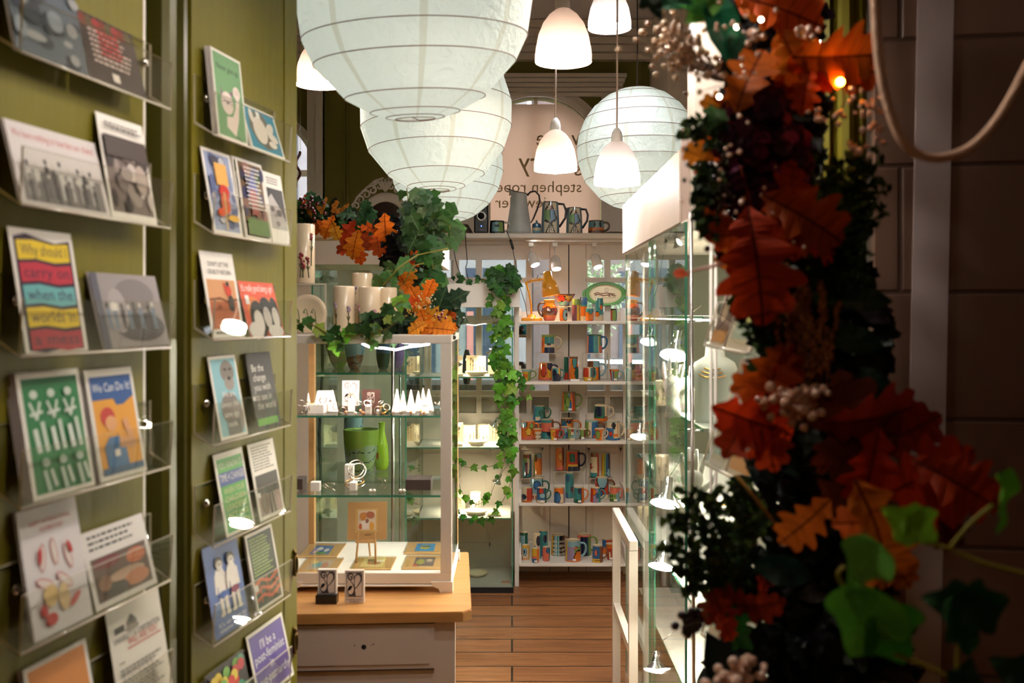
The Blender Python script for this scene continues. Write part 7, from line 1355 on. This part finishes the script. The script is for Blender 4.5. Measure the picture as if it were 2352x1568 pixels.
# ================= TILTED PICTURE RACKS (clear holders with wrapped prints)
def picrack(pts, h, lean, label, prints):
    """pts: (far, near) bottom corners; wrapped prints lean back into a clear sloping holder"""
    A, B = Vector(pts[0]), Vector(pts[1]); ex = (B-A); L = ex.length; ex.normalize(); nn = ex.cross(Vector((0, 0, 1))); nn.normalize()
    if nn.x > 0: nn = -nn
    up = (Vector((0, 0, 1))*math.cos(lean)-nn*math.sin(lean)).normalized(); t = thing('picture_rack', label, 'rack', tuple(A), 'sloping clear picture racks'); g = MB(); th = .003
    back = -nn
    g.prism([A, B, B+up*h*.45, A+up*h*.45], nn*th, 0); g.prism([A, B, B+back*.03, A+back*.03], (0, 0, -th), 0); g.prism([A+back*.03, B+back*.03, B+back*.03+up*h, A+back*.03+up*h], back*th, 0)
    g.tube([A, B], .003, 6, 1); g.tube([A+up*h*.45, B+up*h*.45], .0012, 6, 1); g.tube([A, A+up*h*.45], .0018, 6, 1); g.build('holder', [ACRYL, AEDGE], t)
    for (u0, u1, hh, art, lab) in prints:
        p = A+ex*(u0*L)+back*.008+Vector((0, 0, .0008)); w_ = (u1-u0)*L; g = MB(); g.prism([p, p+ex*w_, p+ex*w_+up*hh, p+up*hh], back*.003, 0, (214, 200, 184)); lay = [0]; n2 = ex.cross(up); n2 = n2 if n2.x < 0 else -n2
        def pt(x, y): return p+ex*(x*w_)+up*(y*w_)+n2*(.0002*(lay[0]+1))
        draw(g, art, pt, lay, hh/w_, w_, p, ex, up, n2); tag(g.build('wrapped_print', PRINT), lab, 'print')
BWN = [(120, 84, 66), (70, 50, 46), (96, 70, 60), (150, 110, 84)]
a1 = [('r', .04, .04, .96, .96, (106, 76, 62)), ('e', .5, .8, .3, .14, (224, 220, 236)), ('p', [(.1, .9), (.3, .5), (.5, .7), (.8, .45), (.9, .9)], (110, 52, 52)), ('e', .4, .4, .2, .15, (196, 170, 140)), ('l', [(.2, .5), (.5, .62), (.8, .4)], .05, (40, 32, 34)), ('r', .04, .04, .96, .16, (204, 140, 70))]
a2 = [('r', .06, .05, .94, .95, (206, 190, 158)), ('r', .14, .1, .86, .88, (170, 186, 170)), ('e', .4, .5, .14, .2, (200, 110, 96)), ('e', .6, .35, .16, .14, (214, 200, 120)), ('e', .55, .7, .16, .1, (150, 120, 100))]
picrack((P(1618, 792, 1.72), P(1714, 812, 1.40)), .17, .32, 'upper sloping clear rack of wrapped prints at the right', [(.01, .38, .165, a1, 'brown landscape print in the upper sloping rack'), (.42, .95, .165, a2, 'pale print in the upper sloping rack, mostly behind leaves')])
picrack((P(1615, 1062, 1.70), P(1710, 1110, 1.40)), .19, .30, 'lower sloping clear rack of wrapped prints at the right', [(.02, .46, .185, a2, 'pale floral print, left in the lower sloping rack'), (.5, .96, .185, a1, 'brown print at the near end of the lower sloping rack')])
picrack((P(1612, 1455, 1.66), P(1697, 1530, 1.40)), .19, .28, 'lowest sloping rack of wrapped prints behind dark leaves', [(.02, .48, .18, a2, 'wrapped pale print in the lowest sloping rack')])
t = thing('rack_stand', 'pair of slim white upright rods carrying the sloping racks', 'stand', (X(1640, 1.78), 1.78, 0))
for px in (1633, 1644): g = MB(); g.cyl((X(px, 1.78), 1.78, .005), (X(px, 1.78), 1.78, Z(545, 1.78)), .0028); g.build('rod', PORC, t)
g = MB(); g.cyl((X(1633, 1.78), 1.78, Z(548, 1.78)), (X(1700, 1.78), 1.78, Z(548, 1.78)), .0028)
for py in (770, 1040, 1425): g.cyl((X(1633, 1.78), 1.78, Z(py, 1.78)), (X(1700, 1.78), 1.78, Z(py, 1.78)), .0028)
g.build('crossbar', PORC, t); g = MB(); g.bbox(X(1620, 1.78), X(1800, 1.78), 1.70, 1.86, 0, .01, .002); g.build('foot_plate', PORC, t)

# ================= BIG DARK GARLAND IN THE RIGHT FOREGROUND
t = thing('autumn_garland', 'large dark upright autumn garland in the right foreground with orange oak leaves', 'garland', P(1850, 1568, 1.25))
Yg = 1.25; BLK = [(16, 22, 16), (26, 30, 22), (14, 14, 16), (34, 28, 26), (20, 30, 22), (24, 16, 24)]
g = MB(); cl = [(1740, -60, 120), (1770, 60, 120), (1775, 160, 110), (1775, 260, 115), (1770, 360, 120), (1790, 460, 130), (1830, 560, 150), (1860, 660, 160), (1880, 760, 160), (1890, 860, 160), (1880, 960, 160), (1870, 1060, 150), (1850, 1160, 170), (1830, 1260, 200), (1830, 1360, 220), (1850, 1460, 240), (1860, 1560, 250), (1870, 1650, 240)]
rnd = random.Random(77)
for px, py, hw in cl:
    for i in range(100):
        r = hw*1.0*rnd.random()**.55; a = rnd.uniform(0, 2*PI); Y = Yg+rnd.uniform(-.02, .14); leaf(g, P(px+r*math.cos(a), py+r*.45*math.sin(a)+rnd.uniform(-30, 30), Y), (rnd.uniform(-1, 1), rnd.uniform(-.5, .5), rnd.uniform(-1, 1)), (rnd.uniform(-.7, .7), -1, rnd.uniform(-.7, .7)), rnd.uniform(.025, .055), rnd.choice(('holly', 'plain', 'ivy', 'plain')), rnd.choice(BLK), .2, None, .2, rnd)
g.build('dark_foliage', FOLI, t)
g = MB(); core = cr([P(px, py, Yg+.10) for px, py, hw in cl], 2); g.tube(core, [.028+.012*i/len(core) for i in range(len(core))], 10, 0, (14, 14, 12)); g.build('moss_core', FOLI, t)
g = MB()
RO = [(176, 74, 16), (168, 48, 14), (190, 98, 26), (128, 34, 12), (92, 38, 14)]
for px, py, s_, a, c, Y in [(1790, 20, 190, 110, 0, 1.16), (1830, 60, 150, 200, 0, 1.18), (1770, 30, 130, 280, 2, 1.17), (1820, 130, 130, 160, 2, 1.15), (1850, 170, 150, 60, 0, 1.15), (1930, 130, 190, 85, 0, 1.14), (1945, 150, 150, 110, 0, 1.18), (1810, 160, 110, 300, 2, 1.17), (1850, 210, 90, 190, 0, 1.14), (1720, 180, 150, 25, 0, 1.15), (1690, 235, 110, 215, 0, 1.16), (1650, 245, 80, 280, 2, 1.17), (1640, 320, 100, 195, 2, 1.18), (1605, 358, 75, 290, 2, 1.16), (1615, 395, 50, 200, 1, 1.17), (1640, 500, 90, 200, 0, 1.14),
    (1815, 440, 130, 10, 1, 1.14), (1850, 500, 190, 120, 0, 1.12), (1800, 520, 140, 160, 0, 1.14), (1870, 560, 120, 100, 1, 1.13), (1745, 470, 110, 310, 4, 1.18), (1690, 540, 120, 265, 0, 1.13), (1730, 560, 110, 80, 2, 1.14), (1690, 580, 90, 250, 2, 1.15), (1740, 610, 240, 172, 1, 1.10), (1720, 600, 120, 220, 1, 1.13), (1762, 560, 100, 20, 1, 1.12), (1565, 628, 34, 280, 0, 1.13),
    (1775, 870, 170, 205, 0, 1.11), (1800, 850, 120, 40, 1, 1.12), (1745, 880, 120, 260, 0, 1.13), (1735, 970, 190, 110, 1, 1.09), (1700, 985, 130, 215, 3, 1.10), (1760, 1010, 130, 165, 1, 1.10), (1960, 990, 240, 350, 4, 1.08), (1920, 1010, 150, 200, 4, 1.10), (2010, 960, 200, 80, 3, 1.07), (2070, 1000, 170, 60, 3, 1.08), (2000, 1080, 170, 190, 1, 1.06), (2130, 1090, 200, 60, 1, 1.02), (2200, 1110, 190, 120, 1, 1.0), (2150, 1150, 200, 250, 1, 1.02), (2100, 1130, 150, 0, 4, 1.04),
    (1850, 1200, 135, 225, 2, 1.06), (2020, 1235, 250, 160, 2, 1.0), (2060, 1300, 100, 150, 2, 1.02), (1990, 1200, 130, 270, 2, 1.03), (1930, 1130, 140, 40, 4, 1.08), (1640, 1385, 90, 200, 4, 1.14), (1655, 1400, 90, 160, 1, 1.13), (1740, 1390, 110, 80, 3, 1.12), (1690, 1380, 90, 270, 3, 1.13), (1665, 1440, 60, 150, 1, 1.12), (1760, 1330, 60, 30, 3, 1.14), (2170, 1200, 120, 170, 4, 1.04)]:
    rr = random.Random(px*7+py); leaf(g, P(px, py, Y), dirang(a, rr.uniform(-.4, .4)), (rr.uniform(-.5, .5), -1, rr.uniform(-.4, .5)), s_*Y/F*1.15, 'oak', RO[c], rr.uniform(.15, .4), (90, 30, 10), .1, rr)
g.build('oak_leaves', PETAL, t)
g = MB()
for px, py, s_, a, c in [(1655, 55, 150, 170, (16, 84, 56)), (1590, 10, 90, 120, (60, 130, 50)), (1545, 5, 80, 90, (30, 80, 50)), (1500, 10, 60, 150, (18, 30, 20)), (1620, 20, 90, 60, (70, 120, 50)), (1690, 100, 70, 200, (16, 60, 42)), (1640, 270, 50, 200, (60, 90, 50)), (1745, 860, 60, 200, (30, 60, 30)), (1700, 1420, 60, 190, (40, 100, 30)), (1705, 1470, 50, 130, (40, 90, 40)), (1960, 780, 120, 100, (24, 50, 30)), (2020, 900, 120, 150, (20, 60, 40)), (1990, 690, 100, 90, (26, 46, 30)), (1650, 1520, 130, 340, (14, 22, 16)), (1720, 1540, 120, 40, (14, 20, 16)), (1800, 1310, 120, 100, (16, 44, 30))]:
    leaf(g, P(px, py, 1.13), dirang(a, -.2), (.15, -1, .2), s_*1.13/F*1.2, 'plain' if s_ > 60 else 'ivy', c, .3, None, .1)
g.build('green_leaves', FOLI, t)
g = MB(); gs = MB(); rnd = random.Random(11); BE = [(214, 176, 138), (190, 150, 112), (226, 196, 160)]
for i in range(120):
    u = rnd.gauss(0, 1); v = rnd.gauss(0, 1); px, py = 1570+38*u+.3*26*v, 118+40*v+.5*16*u; p = P(px, py, 1.14+rnd.uniform(-.02, .03)); g.ball(p, rnd.uniform(.0028, .0048), c=rnd.choice(BE), seg=7, rings=5); g.ball(p+Vector((0, -.0038, 0)), .0014, c=(90, 60, 40), seg=5, rings=3)
    if i % 2: gs.tube([p, p.lerp(P(1660, 170, 1.18), .5)+Vector((0, 0, -.006)), P(1680, 190, 1.2)], .0005, 4, 0, (130, 100, 70))
g.build('dried_flower_spray', GLAZE, t); gs.build('spray_stems', FOLI, t); g = MB()
for i in range(30): p = P(rnd.uniform(1495, 1660), rnd.uniform(60, 230), 1.15); g.ball(p, rnd.uniform(.002, .004), c=rnd.choice(BE), seg=6, rings=4)
for cx0, cy0, n, sp, r_, Y in [(1830, 925, 60, 36, .0058, 1.08), (1775, 930, 14, 22, .0052, 1.08), (1925, 915, 14, 18, .005, 1.1), (1700, 1535, 26, 26, .006, 1.08), (1680, 1560, 16, 20, .007, 1.07), (1985, 235, 22, 26, .0035, 1.12), (1735, 85, 10, 14, .004, 1.1), (1855, 70, 10, 14, .0045, 1.1), (1700, 45, 10, 30, .0028, 1.1), (1690, 160, 12, 24, .003, 1.1), (1900, 265, 14, 30, .004, 1.12), (2010, 300, 8, 22, .004, 1.12), (1960, 345, 12, 14, .004, 1.12), (1800, 560, 10, 60, .0025, 1.1), (1735, 300, 6, 60, .003, 1.1), (1690, 450, 12, 60, .003, 1.12)]:
    g = MB()
    for i in range(n): g.ball(P(cx0+rnd.gauss(0, sp), cy0+rnd.gauss(0, sp*.6), Y+rnd.uniform(-.01, .02)), r_*rnd.uniform(.6, 1.1), c=rnd.choice([(216, 176, 150), (196, 152, 126), (228, 196, 176)]), seg=8, rings=6)
    g.build('berry_cluster', GLAZE, t)
g = MB()
for i in range(60): g.ball(P(rnd.gauss(1655, 14), rnd.gauss(470, 70), 1.14), .0042, c=(24, 12, 24), seg=7, rings=5)
g.build('berry_cluster', GLAZE, t); g = MB()
for i in range(26): g.ball(P(rnd.gauss(1590, 14), rnd.gauss(1430, 20), 1.12), .0055, c=(22, 14, 22), seg=8, rings=5)
g.build('berry_cluster', GLAZE, t); g = MB()
for i in range(14): g.ball(P(rnd.gauss(1605, 30), rnd.gauss(395, 60), 1.13), .003, c=(40, 64, 30), seg=6, rings=4)
g.build('berry_cluster', GLAZE, t)
# hydrangea heads
g = MB(); rnd = random.Random(31)
for cx0, cy0, rx, ry, n in [(1720, 320, 75, 100, 130), (1760, 240, 60, 50, 50), (1700, 440, 60, 60, 50), (1800, 350, 60, 90, 60)]:
    for i in range(n):
        a = rnd.uniform(0, 2*PI); r = rnd.random()**.5; p = P(cx0+rx*r*math.cos(a), cy0+ry*r*math.sin(a), 1.17-.03*(1-r)+rnd.uniform(-.01, .01)); leaf(g, p, (rnd.uniform(-1, 1), 0, rnd.uniform(-1, 1)), (rnd.uniform(-.6, .6), -1, rnd.uniform(-.3, .6)), rnd.uniform(.018, .030), 'petal', rnd.choice([(70, 20, 44), (50, 14, 34), (92, 28, 60), (40, 12, 26), (110, 30, 70)]), .3, None, .1, rnd)
g.build('hydrangea_petals', PETAL, t)
# sprigs, dried stems
def sprig(g, a, b, n, L, cols, seed, wd=.016, kind='plain'):
    rnd = random.Random(seed); g.tube([a, a.lerp(b, .5)+Vector((0, 0, .006)), b], .0011, 5, 0, cols[-1]); ax = (b-a).normalized(); side = ax.cross(Vector((0, 1, 0))).normalized()
    for i in range(n):
        u = (i+1)/n; p = a.lerp(b, u)+Vector((0, 0, .006))*4*u*(1-u); s_ = 1 if i % 2 else -1; q = p+(side*s_*.8+ax*.7+Vector((0, rnd.uniform(-.5, .5), 0))).normalized()*L*(1.2-u*.7)
        g.tube([p, q], .0006, 4, 0, cols[-1])
        for k in range(5): leaf(g, p.lerp(q, .3+.17*k)+Vector((rnd.uniform(-1, 1), rnd.uniform(-1, 1), rnd.uniform(-1, 1)))*.003, (q-p)+Vector((rnd.uniform(-1, 1), rnd.uniform(-.5, .5), rnd.uniform(-1, 1)))*.02, (rnd.uniform(-.5, .5), -1, .2), wd*rnd.uniform(.6, 1.1), kind, rnd.choice(cols), .1)
g = MB(); GC = [(44, 66, 30), (30, 50, 26), (66, 84, 34), (28, 40, 24)]
for k, (x0, y0, x1, y1) in enumerate([(1700, 1330, 1580, 1130), (1710, 1320, 1545, 1190), (1700, 1340, 1535, 1250), (1720, 1350, 1560, 1300), (1720, 1280, 1640, 1140), (1740, 1250, 1700, 1120), (1730, 1350, 1580, 1345), (1790, 820, 1690, 690), (1795, 810, 1720, 670), (1790, 830, 1740, 690), (1690, 330, 1580, 300), (1660, 420, 1600, 470), (1650, 380, 1615, 440), (1640, 480, 1630, 540)]):
    sprig(g, P(x0, y0, 1.16), P(x1, y1, 1.13), 16, .022, GC, k)
for k in range(26):   # small leafed bush right of centre
    rr = random.Random(k); sprig(g, P(1900+rr.uniform(-40, 60), 600+rr.uniform(-60, 100), 1.2), P(1930+rr.uniform(-90, 110), 480+rr.uniform(-160, 200), 1.17), 12, .018, [(36, 62, 26), (24, 44, 20), (56, 84, 34)], 200+k, .013)
g.build('conifer_sprigs', FOLI, t)
g = MB(); 
for k in range(16):
    rr = random.Random(k+300); x0 = 1800+k*7; a, b = P(x0+rr.uniform(-10, 10), 920, 1.14), P(x0+rr.uniform(-60, 40), 640+rr.uniform(0, 120), 1.12); g.tube([a, b], .0008, 4, 0, (120, 76, 44))
    for i in range(26): p = a.lerp(b, .25+.75*i/26); leaf(g, p+Vector((rr.uniform(-1, 1), rr.uniform(-1, 1), 0))*.003, (rr.uniform(-1, 1), 0, 1), (0, -1, 0), .009, 'plain', rr.choice([(140, 86, 44), (110, 66, 36), (164, 104, 56)]), .1)
a, b = P(1720, 590, 1.14), P(1570, 627, 1.13); g.tube([a, b], [.003, .0012], 6, 0, (206, 168, 150)); g.tube([P(1700, 380, 1.15), P(1725, 470, 1.14)], .0016, 5, 0, (150, 70, 40)); g.tube([P(1690, 1090, 1.12), P(1780, 1200, 1.13)], .002, 5, 0, (170, 130, 60))
g.build('dried_stems', PETAL, t)
c = P(1930, 188, 1.13); g = MB(); g.ball(c, .0045, seg=10, rings=8); fb_ = g.build('fairy_bulb', emis('fairy_glow', (255, 150, 40), 60), t)
for px, py in ((1692, 62), (1748, 45), (1652, 222)): g = MB(); g.ball(P(px, py, 1.12), .0026, seg=8, rings=6); g.build('fairy_bulb', MATS['fairy_glow'] if 0 else (MATS.get('fairy_white') or emis('fairy_white', (255, 230, 200), 12)), t)
g = MB(); g.tube(cr([P(1930, 185, 1.135), P(1940, 230, 1.15), P(1920, 280, 1.17), P(1900, 400, 1.2)], 4), .0009, 5, 0, (120, 60, 20)); g.build('fairy_wire', PETAL, t)
# ivy in the very front, lower right
t = thing('ivy_plant', 'bright green ivy shoots in front of the dark garland, bottom right', 'plant', P(2100, 1568, .85)); g = MB(); gs = MB(); Yi = .84
for px, py, s_, a, c, kk in [(1988, 1292, 105, 210, (96, 160, 60), 0), (1985, 1425, 150, 195, (78, 150, 40), 1), (2050, 1460, 130, 150, (50, 120, 24), 2), (2075, 1195, 80, 300, (130, 190, 40), 0), (2115, 1215, 85, 130, (130, 190, 50), 1), (2302, 1150, 130, 175, (84, 150, 30), 3), (2215, 1430, 140, 160, (24, 66, 24), 4), (2265, 1390, 100, 80, (24, 60, 24), 2), (2180, 1385, 90, 280, (20, 60, 24), 2), (2330, 1545, 90, 300, (20, 50, 24), 1), (2220, 1555, 70, 20, (20, 50, 24), 1)]:
    leaf(g, P(px, py, Yi), dirang(a, .2), ((kk-2)*.25 if kk != 3 else 1.2, -1, .25), s_*Yi/F*1.25, 'ivyb', c, .2, tuple(min(255, q*1.25) for q in c))
for pts in [[(2400, 1330), (2250, 1290), (2180, 1260), (2110, 1240), (2080, 1200)], [(2180, 1260), (2230, 1200), (2280, 1160)], [(1965, 1400), (1945, 1360), (1925, 1320), (1940, 1300)], [(1968, 1390), (1970, 1350), (1968, 1310)], [(2200, 1600), (2200, 1500), (2210, 1440)], [(2050, 1500), (2150, 1540), (2250, 1600)]]: gs.tube(cr([P(a, b, Yi+.005) for a, b in pts], 5), .0020, 6, 0, (150, 140, 50))
g.build('ivy_leaves', FOLI, t); gs.build('stems', FOLI, t)
# red beaded thing at the left window
g = MB(); 
for i in range(26): u = i/26; a = u*2.2*PI; g.ball((X(684+5*math.cos(a*1.5), 5.9), 5.9, Z(350+80*u, 5.9)), .009, c=(110, 34, 36), seg=7, rings=5)
g.tube([(X(690, 5.9), 5.9, Z(345, 5.9)), (X(690, 5.9), 5.9, 3.22)], .001, 4, 0, (90, 60, 60)); tag(g.build('beaded_hanging', GLAZE), 'dark red beaded hanging seen just past the olive door edge', 'ornament')
# ================= NEST SUB-PARTS UNDER THEIR PARTS, TIDY
NEST = [('price_label', 'body'), ('keyhole', 'drawer_front'), ('driver', 'cone_ring'), ('bulb', 'lamp_holder'), ('bulb', 'lamp_shade'), ('bulb_neck', 'lamp_holder'), ('lamp_face', 'lamp_head'), ('screw', 'folded_sheet'),
        ('brass_ring_pull', 'door_board'), ('ring', 'cone'), ('flower_relief', 'body'), ('flower_relief', 'tile'), ('flower_relief', 'plate'), ('painted_dog', 'dish'), ('rim', 'body'), ('inline_switch', 'cord'), ('maker_name', 'cabinet'), ('lettering', 'fabric'), ('necklace', 'form'), ('ring', 'hand')]
for root in [o for o in COL.objects if o.parent is None and o.type == 'EMPTY']:
    kids = list(root.children); byn = {}
    for c in kids: byn.setdefault(c.name.split('.')[0], c)
    for a, b in NEST:
        if b in byn:
            for c in kids:
                if c.name.split('.')[0] == a and c.parent == root and c is not byn[b]: c.parent = byn[b]
for o in COL.objects:
    if '_wl' in o: del o['_wl']
